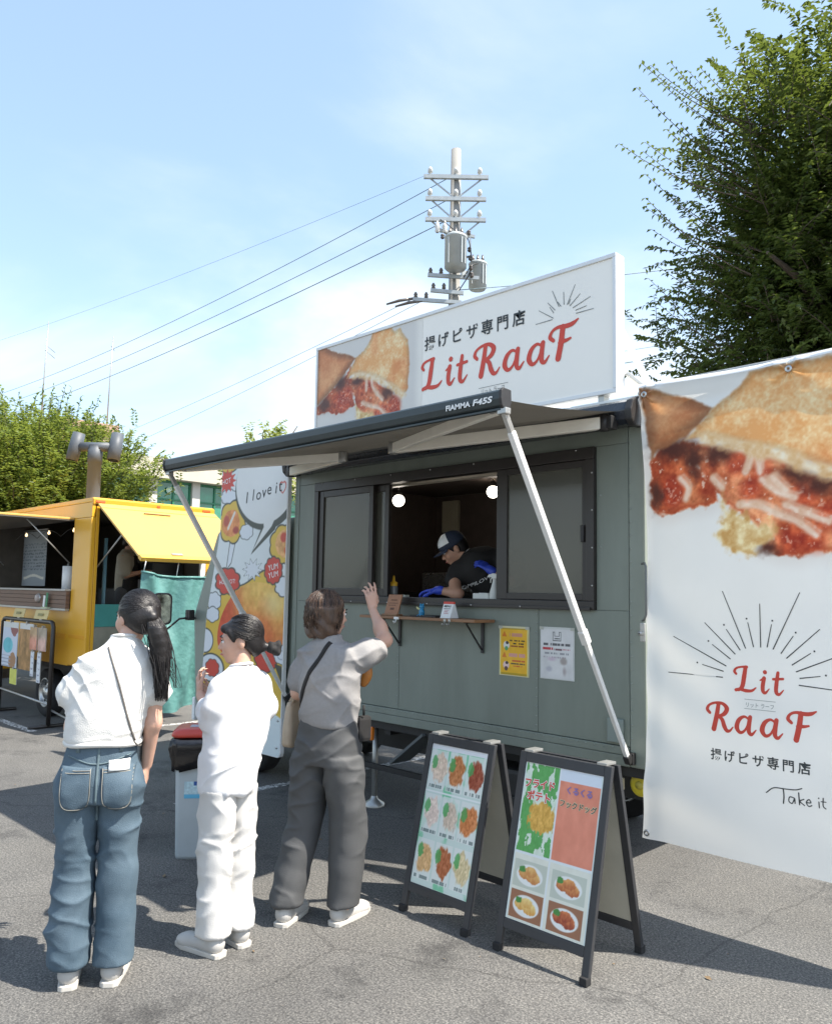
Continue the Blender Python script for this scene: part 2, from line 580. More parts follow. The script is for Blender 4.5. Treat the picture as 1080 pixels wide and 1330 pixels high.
# ---- 3-D distance fields for bodies and clothes ----------------------
class SDF:
    def __init__(s, lo, hi, h):
        s.lo, s.h = np.array(lo, float), h
        s.n = np.ceil((np.array(hi)-s.lo)/h).astype(int)+1
        s.f = np.full(s.n, 0.2, np.float32)
        s.ax = [s.lo[i]+np.arange(s.n[i])*h for i in range(3)]
    def sub(s, lo, hi, pad):
        i0 = np.clip(np.floor((np.array(lo)-pad-s.lo)/s.h).astype(int), 0, s.n-1)
        i1 = np.clip(np.ceil((np.array(hi)+pad-s.lo)/s.h).astype(int)+1, 1, s.n)
        sl = tuple(slice(a, b) for a, b in zip(i0, i1))
        g = np.meshgrid(*[s.ax[i][sl[i]] for i in range(3)], indexing='ij', sparse=True)
        return sl, g
    def put(s, sl, d, k, cut=False):
        a = s.f[sl]
        if cut:
            d = -d
            h = np.clip(0.5-0.5*(d-a)/k, 0, 1) if k else (d < a)
            s.f[sl] = np.maximum(a, d) if not k else (a*h+d*(1-h)+k*h*(1-h))
        else:
            if k:
                h = np.clip(0.5+0.5*(a-d)/k, 0, 1)
                s.f[sl] = (a*(1-h)+d*h-k*h*(1-h))
            else:
                s.f[sl] = np.minimum(a, d)
    def cone(s, p, q, r0, r1, k=0.02, cut=False):
        p, q = np.array(p, float), np.array(q, float)
        m = max(r0, r1)
        sl, (X, Y, Z) = s.sub(np.minimum(p, q)-m, np.maximum(p, q)+m, k+4*s.h)
        d = q-p
        L = max(d@d, 1e-12)
        t = np.clip(((X-p[0])*d[0]+(Y-p[1])*d[1]+(Z-p[2])*d[2])/L, 0, 1)
        D = np.sqrt((X-p[0]-t*d[0])**2+(Y-p[1]-t*d[1])**2+(Z-p[2]-t*d[2])**2)-(r0+(r1-r0)*t)
        s.put(sl, D, k, cut)
        return s
    def chain(s, pts, rs, k=0.02):
        for i in range(len(pts)-1):
            s.cone(pts[i], pts[i+1], rs[i], rs[i+1], k)
        return s
    def ell(s, c, r, k=0.02, rot=None, cut=False):
        c, r = np.array(c, float), np.array(r, float)
        m = r.max()
        sl, (X, Y, Z) = s.sub(c-m, c+m, k+4*s.h)
        x, y, z = X-c[0], Y-c[1], Z-c[2]
        if rot is not None:
            M = np.array(rot)
            x, y, z = (M[0, 0]*x+M[1, 0]*y+M[2, 0]*z, M[0, 1]*x+M[1, 1]*y+M[2, 1]*z, M[0, 2]*x+M[1, 2]*y+M[2, 2]*z)
        k0 = np.sqrt((x/r[0])**2+(y/r[1])**2+(z/r[2])**2)
        k1 = np.sqrt((x/r[0]**2)**2+(y/r[1]**2)**2+(z/r[2]**2)**2)+1e-9
        s.put(sl, k0*(k0-1)/k1, k, cut)
        return s
    def column(s, lv, k=0.02, cut=False, pw=2.3):
        """lv: (z,cx,cy,rx,ry) levels from low to high: a stack of super-ellipses"""
        L = np.array(lv, float)
        lo = (np.min(L[:, 1]-L[:, 3]), np.min(L[:, 2]-L[:, 4]), L[0, 0])
        hi = (np.max(L[:, 1]+L[:, 3]), np.max(L[:, 2]+L[:, 4]), L[-1, 0])
        sl, (X, Y, Z) = s.sub(lo, hi, k+5*s.h)
        g = [np.interp(Z, L[:, 0], L[:, i]) for i in range(1, 5)]
        q = (np.abs((X-g[0])/g[2])**pw+np.abs((Y-g[1])/g[3])**pw)**(1/pw)
        D = (q-1)*np.minimum(g[2], g[3])
        D = np.maximum(D, np.maximum(L[0, 0]-Z, Z-L[-1, 0]))
        s.put(sl, D, k, cut)
        return s
    def noise(s, fn):
        X, Y, Z = np.meshgrid(*s.ax, indexing='ij', sparse=True)
        s.f = s.f + fn(X, Y, Z).astype(np.float32)
        return s
    def mesh(s, smooth=2):
        f = s.f
        f = np.pad(f, 1, constant_values=0.2)
        ins = f < 0
        c = np.zeros(np.array(f.shape)-1, int)
        for a in (0, 1):
            for b in (0, 1):
                for d in (0, 1):
                    c += ins[a:f.shape[0]-1+a, b:f.shape[1]-1+b, d:f.shape[2]-1+d]
        act = (c > 0) & (c < 8)
        idx = -np.ones(act.shape, np.int64)
        cells = np.argwhere(act)
        idx[act] = np.arange(len(cells))
        acc = np.zeros((len(cells), 3))
        cnt = np.zeros(len(cells))
        co = [(a, b, d) for a in (0, 1) for b in (0, 1) for d in (0, 1)]
        vals = {o: f[cells[:, 0]+o[0], cells[:, 1]+o[1], cells[:, 2]+o[2]].astype(float) for o in co}
        for o in co:
            for ax in range(3):
                if o[ax] == 0:
                    p = list(o)
                    p[ax] = 1
                    a, b = vals[o], vals[tuple(p)]
                    m = (a < 0) != (b < 0)
                    t = np.where(m, a/np.where(m, a-b, 1), 0)
                    q = np.tile(np.array(o, float), (len(cells), 1))
                    q[:, ax] += t
                    acc += q*m[:, None]
                    cnt += m
        V = cells+acc/cnt[:, None]
        quads = []
        for ax in range(3):
            o1, o2 = [(1, 2), (2, 0), (0, 1)][ax]
            a = ins.take(range(0, ins.shape[ax]-1), ax)
            b = ins.take(range(1, ins.shape[ax]), ax)
            ch = a != b
            E = np.argwhere(ch)
            E = E[(E[:, o1] > 0) & (E[:, o2] > 0)]
            E = E[(E[:, o1] < ins.shape[o1]-1) & (E[:, o2] < ins.shape[o2]-1)]
            inn = a[E[:, 0], E[:, 1], E[:, 2]]
            def cell(d1, d2):
                e = E.copy()
                e[:, o1] += d1
                e[:, o2] += d2
                return idx[e[:, 0], e[:, 1], e[:, 2]]
            q = np.stack([cell(-1, -1), cell(0, -1), cell(0, 0), cell(-1, 0)], 1)
            q[~inn] = q[~inn][:, ::-1]
            quads.append(q)
        Q = np.vstack(quads)
        V = s.lo+(V-1+0.0)*s.h
        for _ in range(smooth):
            A = np.zeros_like(V)
            n = np.zeros(len(V))
            for i in range(4):
                for j in ((i+1) % 4, (i+3) % 4):
                    np.add.at(A, Q[:, i], V[Q[:, j]])
                    np.add.at(n, Q[:, i], 1)
            V = V*0.4+0.6*A/np.maximum(n, 1)[:, None]
        return V, Q
    def build(s, name, m, parent, smooth=2, crease=None):
        V, Q = s.mesh(smooth)
        if crease:
            n = np.cross(V[Q[:, 2]]-V[Q[:, 0]], V[Q[:, 3]]-V[Q[:, 1]])
            N = np.zeros_like(V)
            for i in range(4):
                np.add.at(N, Q[:, i], n)
            N /= np.linalg.norm(N, axis=1)[:, None]+1e-12
            V = V+N*creases(V, *crease)[:, None]
        return raw(name, V, Q, m, parent, True)
# ------------------------------------------------------------------ shared materials
M_green = mat('sage_paint', (0.184, 0.212, 0.181), 0.42, vary=0.10, vscale=2.0, bump=0.06, bscale=7, stretch=(2.2, 2.2, 0.55))
M_green2 = mat('sage_paint_trim', (0.215, 0.245, 0.21), 0.38, vary=0.07, vscale=3.0)
M_black = mat('black_metal', (0.026, 0.022, 0.020), 0.38, vary=0.15, vscale=12)
M_blackp = mat('black_plastic', (0.022, 0.021, 0.021), 0.5, vary=0.15, vscale=20)
M_anth = mat('anthracite_aluminium', (0.035, 0.046, 0.048), 0.36, metal=0.2, vary=0.12, vscale=7)
M_alu = mat('white_aluminium', (0.74, 0.74, 0.72), 0.32, metal=0.15, vary=0.05, vscale=14)
M_alug = mat('grey_aluminium', (0.42, 0.42, 0.40), 0.35, metal=0.6, vary=0.08, vscale=14)
M_white = mat('white_paint', (0.78, 0.79, 0.78), 0.45, vary=0.04, vscale=5)
M_cream = mat('cream_trim', (0.78, 0.70, 0.55), 0.5, vary=0.06, vscale=6)
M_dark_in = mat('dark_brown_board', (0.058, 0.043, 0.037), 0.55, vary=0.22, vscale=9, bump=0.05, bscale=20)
M_rubber = mat('tyre_rubber', (0.016, 0.016, 0.017), 0.8, vary=0.2, vscale=30)
M_steel = mat('stainless_steel', (0.5, 0.5, 0.49), 0.28, metal=0.9, vary=0.06, vscale=10)
M_wood = mat('oiled_wood', (0.20, 0.095, 0.045), 0.45, col2=(0.30, 0.16, 0.08), vscale=3.5, bump=0.06, bscale=30, stretch=(0.6, 7, 7))
M_tan = mat('tan_board', (0.33, 0.15, 0.07), 0.5, vary=0.12, vscale=9)
M_orange = mat('amber_lens', (0.75, 0.20, 0.02), 0.2, vary=0.1, vscale=30, coat=0.5)
M_red = mat('red_print', (0.62, 0.06, 0.035), 0.5, vary=0.04, vscale=9)
M_ink = mat('dark_ink', (0.035, 0.042, 0.045), 0.55, vary=0.08, vscale=9)
M_inkgrey = mat('grey_ink', (0.16, 0.18, 0.18), 0.55, vary=0.08, vscale=9)
M_whiteink = mat('white_ink', (0.82, 0.82, 0.80), 0.5, vary=0.03, vscale=9)
M_chassis = mat('chassis_black', (0.014, 0.014, 0.014), 0.6, vary=0.3, vscale=8)
M_bulb = mat('lit_globe', (0.9, 0.88, 0.8), 0.3, emit=(1.0, 0.92, 0.78), estr=5.5)
PR_gloss = print_mat('glossy_print', 0.38)
PR_matte = print_mat('paper_print', 0.6)
PR_cloth = print_mat('banner_print', 0.55, trans=0.25)
def glass_mat(name, col, alpha, rough=0.12):
    m = bpy.data.materials.new(name)
    m.use_nodes = True
    n = m.node_tree
    b = n.nodes['Principled BSDF']
    b.inputs['Base Color'].default_value = (*col, 1)
    b.inputs['Roughness'].default_value = rough
    b.inputs['Specular IOR Level'].default_value = 0.6
    t = n.nodes.new('ShaderNodeTexCoord')
    z = n.nodes.new('ShaderNodeTexNoise')
    z.inputs['Scale'].default_value = 2.4
    z.inputs['Detail'].default_value = 5
    n.links.new(t.outputs['Object'], z.inputs['Vector'])
    r = n.nodes.new('ShaderNodeMapRange')
    r.inputs['To Min'].default_value = max(0, alpha-0.12)
    r.inputs['To Max'].default_value = min(1, alpha+0.12)
    n.links.new(z.outputs['Fac'], r.inputs['Value'])
    n.links.new(r.outputs[0], b.inputs['Alpha'])
    return m
M_screen = glass_mat('screened_glass', (0.115, 0.117, 0.098), 0.66, 0.14)
M_darkglass = glass_mat('dark_glass', (0.012, 0.014, 0.015), 0.85, 0.05)
def streaks(m, lo=0.80, sc=(9, 9, 0.55)):
    """rain streaks and grime multiplied over a paint"""
    n = m.node_tree
    b = n.nodes['Principled BSDF']
    src = b.inputs['Base Color'].links[0].from_socket
    t = n.nodes.new('ShaderNodeTexCoord')
    mp_ = n.nodes.new('ShaderNodeMapping')
    mp_.inputs['Scale'].default_value = sc
    n.links.new(t.outputs['Object'], mp_.inputs[0])
    z = n.nodes.new('ShaderNodeTexNoise')
    z.inputs['Scale'].default_value = 1.6
    z.inputs['Detail'].default_value = 7
    z.inputs['Roughness'].default_value = 0.7
    n.links.new(mp_.outputs[0], z.inputs['Vector'])
    r = n.nodes.new('ShaderNodeMapRange')
    r.inputs['From Min'].default_value = 0.33
    r.inputs['From Max'].default_value = 0.52
    r.inputs['To Min'].default_value = lo
    n.links.new(z.outputs['Fac'], r.inputs['Value'])
    x = n.nodes.new('ShaderNodeMix')
    x.data_type = 'RGBA'
    x.blend_type = 'MULTIPLY'
    x.inputs['Factor'].default_value = 1.0
    n.links.new(src, x.inputs['A'])
    n.links.new(r.outputs[0], x.inputs['B'])
    n.links.new(x.outputs['Result'], b.inputs['Base Color'])
streaks(M_green, 0.93, (3.0, 3.0, 0.5))
streaks(M_green2, 0.93, (3.0, 3.0, 0.5))
# ------------------------------------------------------------------ ground
m = bpy.data.materials.new('asphalt')
m.use_nodes = True
n = m.node_tree
b = n.nodes['Principled BSDF']
t = n.nodes.new('ShaderNodeTexCoord')
def gn(scale, det, ro=0.6):
    z = n.nodes.new('ShaderNodeTexNoise')
    z.inputs['Scale'].default_value = scale
    z.inputs['Detail'].default_value = det
    z.inputs['Roughness'].default_value = ro
    n.links.new(t.outputs['Object'], z.inputs['Vector'])
    return z
def gramp(src, stops):
    r = n.nodes.new('ShaderNodeValToRGB')
    e = r.color_ramp.elements
    e[0].position, e[0].color = stops[0][0], (*stops[0][1], 1)
    e[1].position, e[1].color = stops[-1][0], (*stops[-1][1], 1)
    for p, c in stops[1:-1]:
        q = e.new(p)
        q.color = (*c, 1)
    n.links.new(src, r.inputs[0])
    return r.outputs[0]
def gmix(a, b_, f=1.0, bt='MULTIPLY'):
    x = n.nodes.new('ShaderNodeMix')
    x.data_type = 'RGBA'
    x.blend_type = bt
    x.inputs['Factor'].default_value = f
    n.links.new(a, x.inputs['A'])
    n.links.new(b_, x.inputs['B'])
    return x.outputs['Result']
big = gramp(gn(0.55, 6).outputs['Fac'], [(0.3, (0.088, 0.087, 0.084)), (0.7, (0.158, 0.155, 0.147))])
fine = gramp(gn(95, 3, 0.7).outputs['Fac'], [(0.32, (0.45, 0.45, 0.46)), (0.5, (0.95, 0.95, 0.94)), (0.68, (1.7, 1.66, 1.6))])
vo = n.nodes.new('ShaderNodeTexVoronoi')
vo.inputs['Scale'].default_value = 130
n.links.new(t.outputs['Object'], vo.inputs['Vector'])
spk = gramp(vo.outputs['Distance'], [(0.0, (1.35, 1.33, 1.3)), (0.35, (1.0, 1.0, 1.0)), (0.8, (0.62, 0.62, 0.63))])
stain = gramp(gn(1.7, 7, 0.7).outputs['Fac'], [(0.34, (0.52, 0.52, 0.53)), (0.45, (1, 1, 1)), (0.7, (1.06, 1.05, 1.03))])
vc = n.nodes.new('ShaderNodeTexVoronoi')
vc.feature = 'DISTANCE_TO_EDGE'
vc.inputs['Scale'].default_value = 0.42
dn = gn(2.2, 5)
mx = n.nodes.new('ShaderNodeMix')
mx.data_type = 'VECTOR'
mx.inputs['Factor'].default_value = 0.16
n.links.new(t.outputs['Object'], mx.inputs['A'])
n.links.new(dn.outputs['Color'], mx.inputs['B'])
n.links.new(mx.outputs['Result'], vc.inputs['Vector'])
crack = gramp(vc.outputs['Distance'], [(0.0, (0.66, 0.66, 0.66)), (0.0035, (1, 1, 1)), (1.0, (1, 1, 1))])
c = gmix(gmix(gmix(gmix(big, fine), spk), stain), crack)
n.links.new(c, b.inputs['Base Color'])
b.inputs['Roughness'].default_value = 0.88
bp = n.nodes.new('ShaderNodeBump')
bp.inputs['Strength'].default_value = 0.55
bp.inputs['Distance'].default_value = 0.006
n.links.new(gn(110, 4, 0.7).outputs['Fac'], bp.inputs['Height'])
n.links.new(bp.outputs[0], b.inputs['Normal'])
M_asphalt = m
g = MB().add([(-700, -300, 0), (300, -300, 0), (300, 700, 0), (-700, 700, 0)], [(0, 1, 2, 3)]).build('ground', M_asphalt)
g['kind'] = 'structure'
M_line = bpy.data.materials.new('worn_road_paint')
M_line.use_nodes = True
n = M_line.node_tree
b = n.nodes['Principled BSDF']
t = n.nodes.new('ShaderNodeTexCoord')
b.inputs['Base Color'].default_value = (0.62, 0.62, 0.60, 1)
b.inputs['Roughness'].default_value = 0.75
n.links.new(gramp(gn(26, 6, 0.75).outputs['Fac'], [(0.42, (0, 0, 0)), (0.56, (1, 1, 1))]), b.inputs['Alpha'])
ml = MB()
for x0, x1, y0, y1 in ((-3.43, -3.33, -0.9, 5.0), (-6.72, -6.62, 0.1, 6.0), (-9.1, -7.2, -0.60, -0.50)):
    ml.add([(x0, y0, 0.004), (x1, y0, 0.004), (x1, y1, 0.004), (x0, y1, 0.004)], [(0, 1, 2, 3)])
o = ml.build('parking_line', M_line)
o['kind'] = 'structure'
# ------------------------------------------------------------------ grey food truck
TR = thing('food_truck', 'sage grey food truck box with open serving window under the black awning', 'food truck', (-1.6, 0.9, 0))
def tb(name, m_, x0, x1, y0, y1, z0, z1, bevel=0.003, par=None):
    o = MB().bb(x0, x1, y0, y1, z0, z1).build(name, m_, par or TR, bevel)
    if par is None:
        o.location = (1.6, -0.9, 0)
    return o
def tr_part(mb, name, m_, bevel=0.0, par=None):
    o = mb.build(name, m_, par or TR, bevel)
    if par is None:
        o.location = (1.6, -0.9, 0)
    return o
WX0, WX1, WZ0, WZ1 = -2.935, -0.313, 1.535, 2.49
DY = 1.72
xs = [-3.165, -1.940, -0.722, -0.102]
for a, b_ in zip(xs[:-1], xs[1:]):
    tb('wall_panel', M_green, a+0.0015, b_-0.0015, 0, 0.03, 0.790, WZ0-0.001)
tb('wall_panel', M_green, xs[0]+0.0015, WX0-0.001, 0, 0.03, WZ0, WZ1)
tb('wall_panel', M_green, WX1+0.001, xs[3]-0.0015, 0, 0.03, WZ0, WZ1)
tb('wall_panel', M_green, xs[0]+0.0015, xs[3]-0.0015, 0, 0.03, WZ1+0.001, 2.655)
tb('corner_post', M_green2, -3.225, xs[0]-0.0015, -0.004, 0.05, 0.68, 2.70, 0.008)
tb('corner_post', M_green2, xs[3]+0.0015, 0.0, -0.004, 0.05, 0.68, 2.70, 0.010)
tb('skirt_rail', M_green, xs[0]+0.002, xs[3]-0.002, -0.010, 0.03, 0.742, 0.787, 0.004)
tb('skirt_rail', M_green, xs[0]+0.002, xs[3]-0.002, -0.005, 0.03, 0.68, 0.740, 0.006)
tb('roof_rail', M_green2, xs[0]+0.002, xs[3]-0.002, -0.006, 0.05, 2.658, 2.72, 0.006)
tb('roof', M_white, -3.22, 0.0, 0.052, DY, 2.68, 2.72, 0.006)
tb('far_wall', M_green, -3.22, 0.0, DY-0.03, DY, 0.68, 2.678)
tb('front_wall', M_green, -3.22, -3.19, 0.052, DY-0.032, 0.68, 2.678)
tb('rear_wall', M_green, -0.03, -0.001, 0.052, DY-0.032, 0.68, 2.678)
tb('floor', M_chassis, -3.188, -0.032, 0.032, DY-0.032, 0.62, 0.70)
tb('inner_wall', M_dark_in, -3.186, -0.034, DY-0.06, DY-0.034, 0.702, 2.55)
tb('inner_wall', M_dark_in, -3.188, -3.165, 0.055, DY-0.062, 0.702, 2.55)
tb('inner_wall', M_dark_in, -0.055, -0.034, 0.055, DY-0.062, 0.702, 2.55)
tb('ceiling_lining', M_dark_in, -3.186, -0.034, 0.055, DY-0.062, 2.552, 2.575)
tb('ceiling_trim', M_cream, -2.9, -0.35, 0.30, 0.37, 2.452, 2.512)
tb('wall_vent', mat('pale_panel', (0.30, 0.27, 0.20), 0.5, vary=0.08), -3.05, -2.85, DY-0.10, DY-0.062, 2.2, 2.5)
# rivets
mr = MB()
def rivet(x, z, y=0.0, r=0.006):
    mr.lathe([(r, 0), (r*0.8, 0.003), (0.0, 0.004)], (x, y, z), 6, (0, -1, 0))
for sx in xs[1:3]:
    for k in range(13):
        rivet(sx-0.014, 0.83+k*0.056)
for k in range(24):
    rivet(xs[3]+0.014, 0.76+k*0.075, -0.004)
    rivet(xs[0]-0.016, 0.76+k*0.078, -0.004)
for k in range(52):
    rivet(-3.13+k*0.0585, 0.776, -0.010, 0.0045)
for x, z in ((-2.97, 1.9), (-2.97, 2.2), (-0.285, 1.9), (-0.285, 2.2)):
    rivet(x, z, 0, 0.007)
o = tr_part(mr, 'rivet', mat('rivet_metal', (0.27, 0.30, 0.27), 0.4, metal=0.4))
o['kind'] = 'stuff'
# serving window: outer frame, sashes, panes
wf = MB()
t_ = 0.052
wf.bb(WX0, WX1, -0.028, 0.055, WZ1-0.07, WZ1).bb(WX0, WX1, -0.028, 0.055, WZ0, WZ0+0.05)
wf.bb(WX0, WX0+t_, -0.028, 0.055, WZ0+0.05, WZ1-0.07).bb(WX1-0.055, WX1, -0.028, 0.055, WZ0+0.05, WZ1-0.07)
win = tr_part(wf, 'window', M_black, 0.004)
def sash(x0, x1, y, wl, wr, wt=0.05, wb=0.055):
    s_ = MB()
    z0, z1 = WZ0+0.052, WZ1-0.072
    s_.bb(x0, x0+wl, y, y+0.03, z0, z1).bb(x1-wr, x1, y, y+0.03, z0, z1)
    s_.bb(x0+wl, x1-wr, y, y+0.03, z1-wt, z1).bb(x0+wl, x1-wr, y, y+0.03, z0, z0+wb)
    s_.build('sash', M_black, win, 0.003)
    MB().bb(x0+wl, x1-wr, y+0.012, y+0.018, z0+wb, z1-wt).build('pane', M_screen, win)
sash(WX0+t_+0.002, -2.235, -0.016, 0.055, 0.045)
sash(-2.33, -2.10, 0.020, 0.05, 0.045)
sash(-1.045, WX1-0.057, -0.016, 0.085, 0.03, 0.04, 0.04)
MB().bb(WX0+0.02, WX1-0.02, -0.040, -0.0285, WZ0-0.004, WZ0+0.016).build('sill', M_black, win, 0.003)
ms = MB()
for k in range(7):
    ms.lathe([(0.006, 0), (0.005, 0.003), (0, 0.004)], (WX0+0.1+k*0.40, -0.028, WZ1-0.012), 8, (0, -1, 0))
    ms.lathe([(0.006, 0), (0.005, 0.003), (0, 0.004)], (WX0+0.1+k*0.40, -0.0405, WZ0+0.008), 8, (0, -1, 0))
for k in range(4):
    ms.lathe([(0.006, 0), (0.005, 0.003), (0, 0.004)], (WX1-0.012, -0.028, WZ0+0.14+k*0.22), 8, (0, -1, 0))
o = ms.build('screw_head', M_steel, win)
o['kind'] = 'stuff'
MB().bb(WX1-0.088, WX1-0.066, -0.034, -0.017, 1.93, 2.03).build('latch', M_blackp, win, 0.004)
# inside: bench under the window, back shelf, fridge, extractor
tb('serving_bench', M_steel, -2.88, -0.36, 0.065, 0.50, 1.545, 1.575, 0.004)
tb('bench_front', M_dark_in, -2.88, -0.36, 0.40, 0.48, 0.705, 1.543)
tb('back_counter', M_blackp, -3.1, -1.7, 1.15, 1.65, 0.705, 1.62, 0.01)
tb('fryer', M_steel, -2.9, -2.3, 1.20, 1.62, 1.622, 1.80, 0.015)
tb('fridge', mat('fridge_grey', (0.10, 0.10, 0.095), 0.4, vary=0.1), -1.65, -1.0, 1.05, 1.65, 0.705, 1.72, 0.015)
for px, py, pz in ((-2.60, 0.60, 2.384), (-1.91, 1.0, 2.446)):
    gl = tr_part(MB().lathe([(0.05*math.sin(q), -0.05*math.cos(q)) for q in np.linspace(0, math.pi*0.87, 15)], (px, py, pz), 28), 'pendant_bulb', M_bulb)
    MB().lathe([(0.024, 0.04), (0.026, 0.075), (0.012, 0.09)], (px, py, pz), 16).tube([(px, py, pz+0.085), (px, py, 2.552)], 0.004, 6).build('lamp_holder', M_blackp, gl)
# lower right service box, corner bracket
tb('service_cover', mat('grey_cover', (0.20, 0.24, 0.22), 0.5), -0.235, -0.135, -0.022, -0.001, 0.805, 0.935, 0.006)
tb('leg_bracket', M_blackp, -0.108, -0.062, -0.040, -0.005, 0.70, 0.765, 0.006)
tb('leg_bracket', M_blackp, -3.215, -3.170, -0.040, -0.005, 0.70, 0.78, 0.006)
# rear lock rod at the box corner
hd = MB().tube([(0.012, -0.06, 1.795), (0.040, -0.085, 1.80), (0.052, -0.09, 1.78), (0.050, -0.09, 1.52), (0.036, -0.085, 1.49), (0.012, -0.06, 1.487)], 0.0065, 8)
hb = tr_part(hd, 'lock_handle', mat('dull_steel', (0.17, 0.18, 0.17), 0.45, metal=0.3))
MB().bb(0.012, 0.036, -0.088, -0.066, 1.375, 1.475).build('latch', M_alug, hb, 0.004)
MB().lathe([(0.012, 0), (0.012, 0.03), (0.004, 0.034)], (0.026, -0.088, 1.42), 12, (0, -1, 0)).build('bolt', M_alug, hb)
# undercarriage
uc = MB().bb(-4.7, -0.2, 0.35, 0.43, 0.42, 0.58).bb(-4.7, -0.2, 1.28, 1.36, 0.42, 0.58)
for cx in (-3.0, -2.1, -1.2, -0.4):
    uc.bb(cx-0.04, cx+0.04, 0.43, 1.28, 0.44, 0.56)
    uc.bb(cx-0.03, cx+0.03, 0.05, 0.35, 0.585, 0.618)
tr_part(uc, 'chassis_rail', M_chassis)
tb('side_guard', M_chassis, -2.55, -0.3, 0.10, 0.125, 0.30, 0.34)
tb('fuel_tank', M_chassis, -1.5, -0.75, 0.14, 0.42, 0.24, 0.50, 0.03)
tr_part(MB().bar((-2.02, 0.10, 0.40), (-1.70, 0.10, 0.64), 0.20, 0.018, (0, 0, 1)), 'mud_flap', mat('grey_flap', (0.10, 0.115, 0.12), 0.5, vary=0.1))
ol = tr_part(MB().lathe([(0.027, 0), (0.027, 0.02), (0.018, 0.028), (0, 0.03)], (-2.266, 0.05, 0.60), 14, (0, -1, 0)).bb(-2.295, -2.237, 0.022, 0.05, 0.525, 0.625), 'side_lamp', M_orange, 0.006)
jk = MB().tube([(-2.39, 0.20, 0.62), (-2.39, 0.20, 0.06)], 0.022, 12).lathe([(0.08, 0), (0.08, 0.02), (0.03, 0.05), (0.02, 0.08)], (-2.39, 0.20, 0.0), 16)
tr_part(jk, 'jack_stand', M_alug)
jk = MB().tube([(-0.55, 0.20, 0.62), (-0.55, 0.20, 0.06)], 0.022, 12).lathe([(0.08, 0), (0.08, 0.02), (0.03, 0.05), (0.02, 0.08)], (-0.55, 0.20, 0.0), 16)
tr_part(jk, 'jack_stand', M_alug)
tr_part(MB().tube([(-3.16, -0.02, 0.48), (-3.0, -0.04, 0.30), (-2.85, -0.05, 0.13), (-2.78, -0.05, 0.02)], 0.006, 6), 'tie_cable', M_alug)
def wheel(x, y, r, w, par=None, tw=None, off=True):
    tw_ = MB().lathe([(r*0.60, -w/2+0.01), (r*0.72, -w/2), (r*0.92, -w/2), (r, -w/2+0.025), (r, w/2-0.025), (r*0.92, w/2), (r*0.72, w/2), (r*0.60, w/2-0.01)], (x, y, r), 36, (0, -1, 0))
    o = tw_.build('wheel', M_rubber, par)
    if off and par is TR:
        o.location = (1.6, -0.9, 0)
    rim = MB().lathe([(r*0.62, w/2-0.012), (r*0.60, w/2-0.002), (r*0.55, w/2-0.012), (r*0.52, w/2-0.05), (r*0.30, w/2-0.035), (r*0.22, w/2-0.005), (r*0.12, w/2+0.004), (0, w/2+0.006)], (x, y, r), 28, (0, -1, 0))
    rim.build('rim', M_steel, o)
    hl = MB()
    for k in range(6):
        a = k*math.pi/3
        hl.lathe([(0.020, 0), (0.016, 0.004), (0, 0.005)], (x+math.cos(a)*r*0.40, y-w/2+0.038, r+math.sin(a)*r*0.40), 10, (0, -1, 0))
    hl.build('rim_hole', M_chassis, o)
    return o
wheel(-0.95, 0.42, 0.29, 0.17, TR)
wheel(-0.95, 1.40, 0.29, 0.17, TR)
wheel(-3.95, 0.22, 0.29, 0.17, TR)
wheel(-3.95, 1.45, 0.29, 0.17, TR)
# cab in front of the box
cab = MB()
prof = [(-3.24, 0.42), (-4.62, 0.42), (-4.76, 0.55), (-4.84, 1.36), (-4.47, 2.14), (-4.36, 2.22), (-3.24, 2.24)]
cab.prism(prof, lambda u, v, d: (u, d, v), 0.02, 1.62)
cb = tr_part(cab, 'cab', M_green2, 0.03)
a = Vector((-4.84, 0, 1.36))
q = Vector((-4.47, 0, 2.14))
ws = MB()
nrm = Vector((-(q.z-a.z), 0, (q.x-a.x))).normalized()
for p, s_ in ((a.lerp(q, 0.06), 0.12), (a.lerp(q, 0.93), 0.16)):
    ws.v += [tuple(p+nrm*0.006+Vector((0, s_, 0))), tuple(p+nrm*0.006+Vector((0, 1.64-s_, 0)))]
ws.f = [(0, 1, 3, 2)]
ws.sm = [False]
ws.build('windscreen', M_darkglass, cb)
MB().bb(-4.84, -4.79, 0.04, 1.60, 0.36, 0.58).build('bumper', M_white, cb, 0.015)
for yy in (0.2, 1.42):
    MB().lathe([(0.09, 0), (0.085, 0.02), (0.05, 0.03), (0, 0.032)], (-4.79, yy, 0.80), 20, (-1, 0, 0)).build('headlight', M_alu, cb)
# wing mirror on a bent arm
arm = MB().tube([(-4.80, 0.02, 1.335), (-4.80, -0.10, 1.335), (-4.80, -0.15, 1.33), (-4.805, -0.27, 1.235), (-4.81, -0.31, 1.235), (-4.815, -0.32, 1.262), (-4.818, -0.32, 1.30)], 0.010, 8)
ar = tr_part(arm, 'mirror_arm', M_blackp)
def rr(hw, hh, r, n=6):
    out = []
    for cx, cy, a0 in ((hw-r, hh-r, 0), (-hw+r, hh-r, 90), (-hw+r, -hh+r, 180), (hw-r, -hh+r, 270)):
        for k in range(n+1):
            a = R(a0+90*k/n)
            out.append((cx+r*math.cos(a), cy+r*math.sin(a)))
    return out
mc, ang = Vector((-4.82, -0.32, 1.425)), R(28)
ux, uz, un = Vector((math.sin(ang)*-1, math.cos(ang)*-1, 0)), Vector((0, 0, 1)), Vector((math.cos(ang), -math.sin(ang), 0))
tr_part(MB().box((-4.80, -0.04, 1.365), (0.06, 0.07, 0.10)).bb(-4.79, -4.75, -0.075, -0.055, 1.33, 1.41), 'arm_bracket', M_blackp, 0.006)
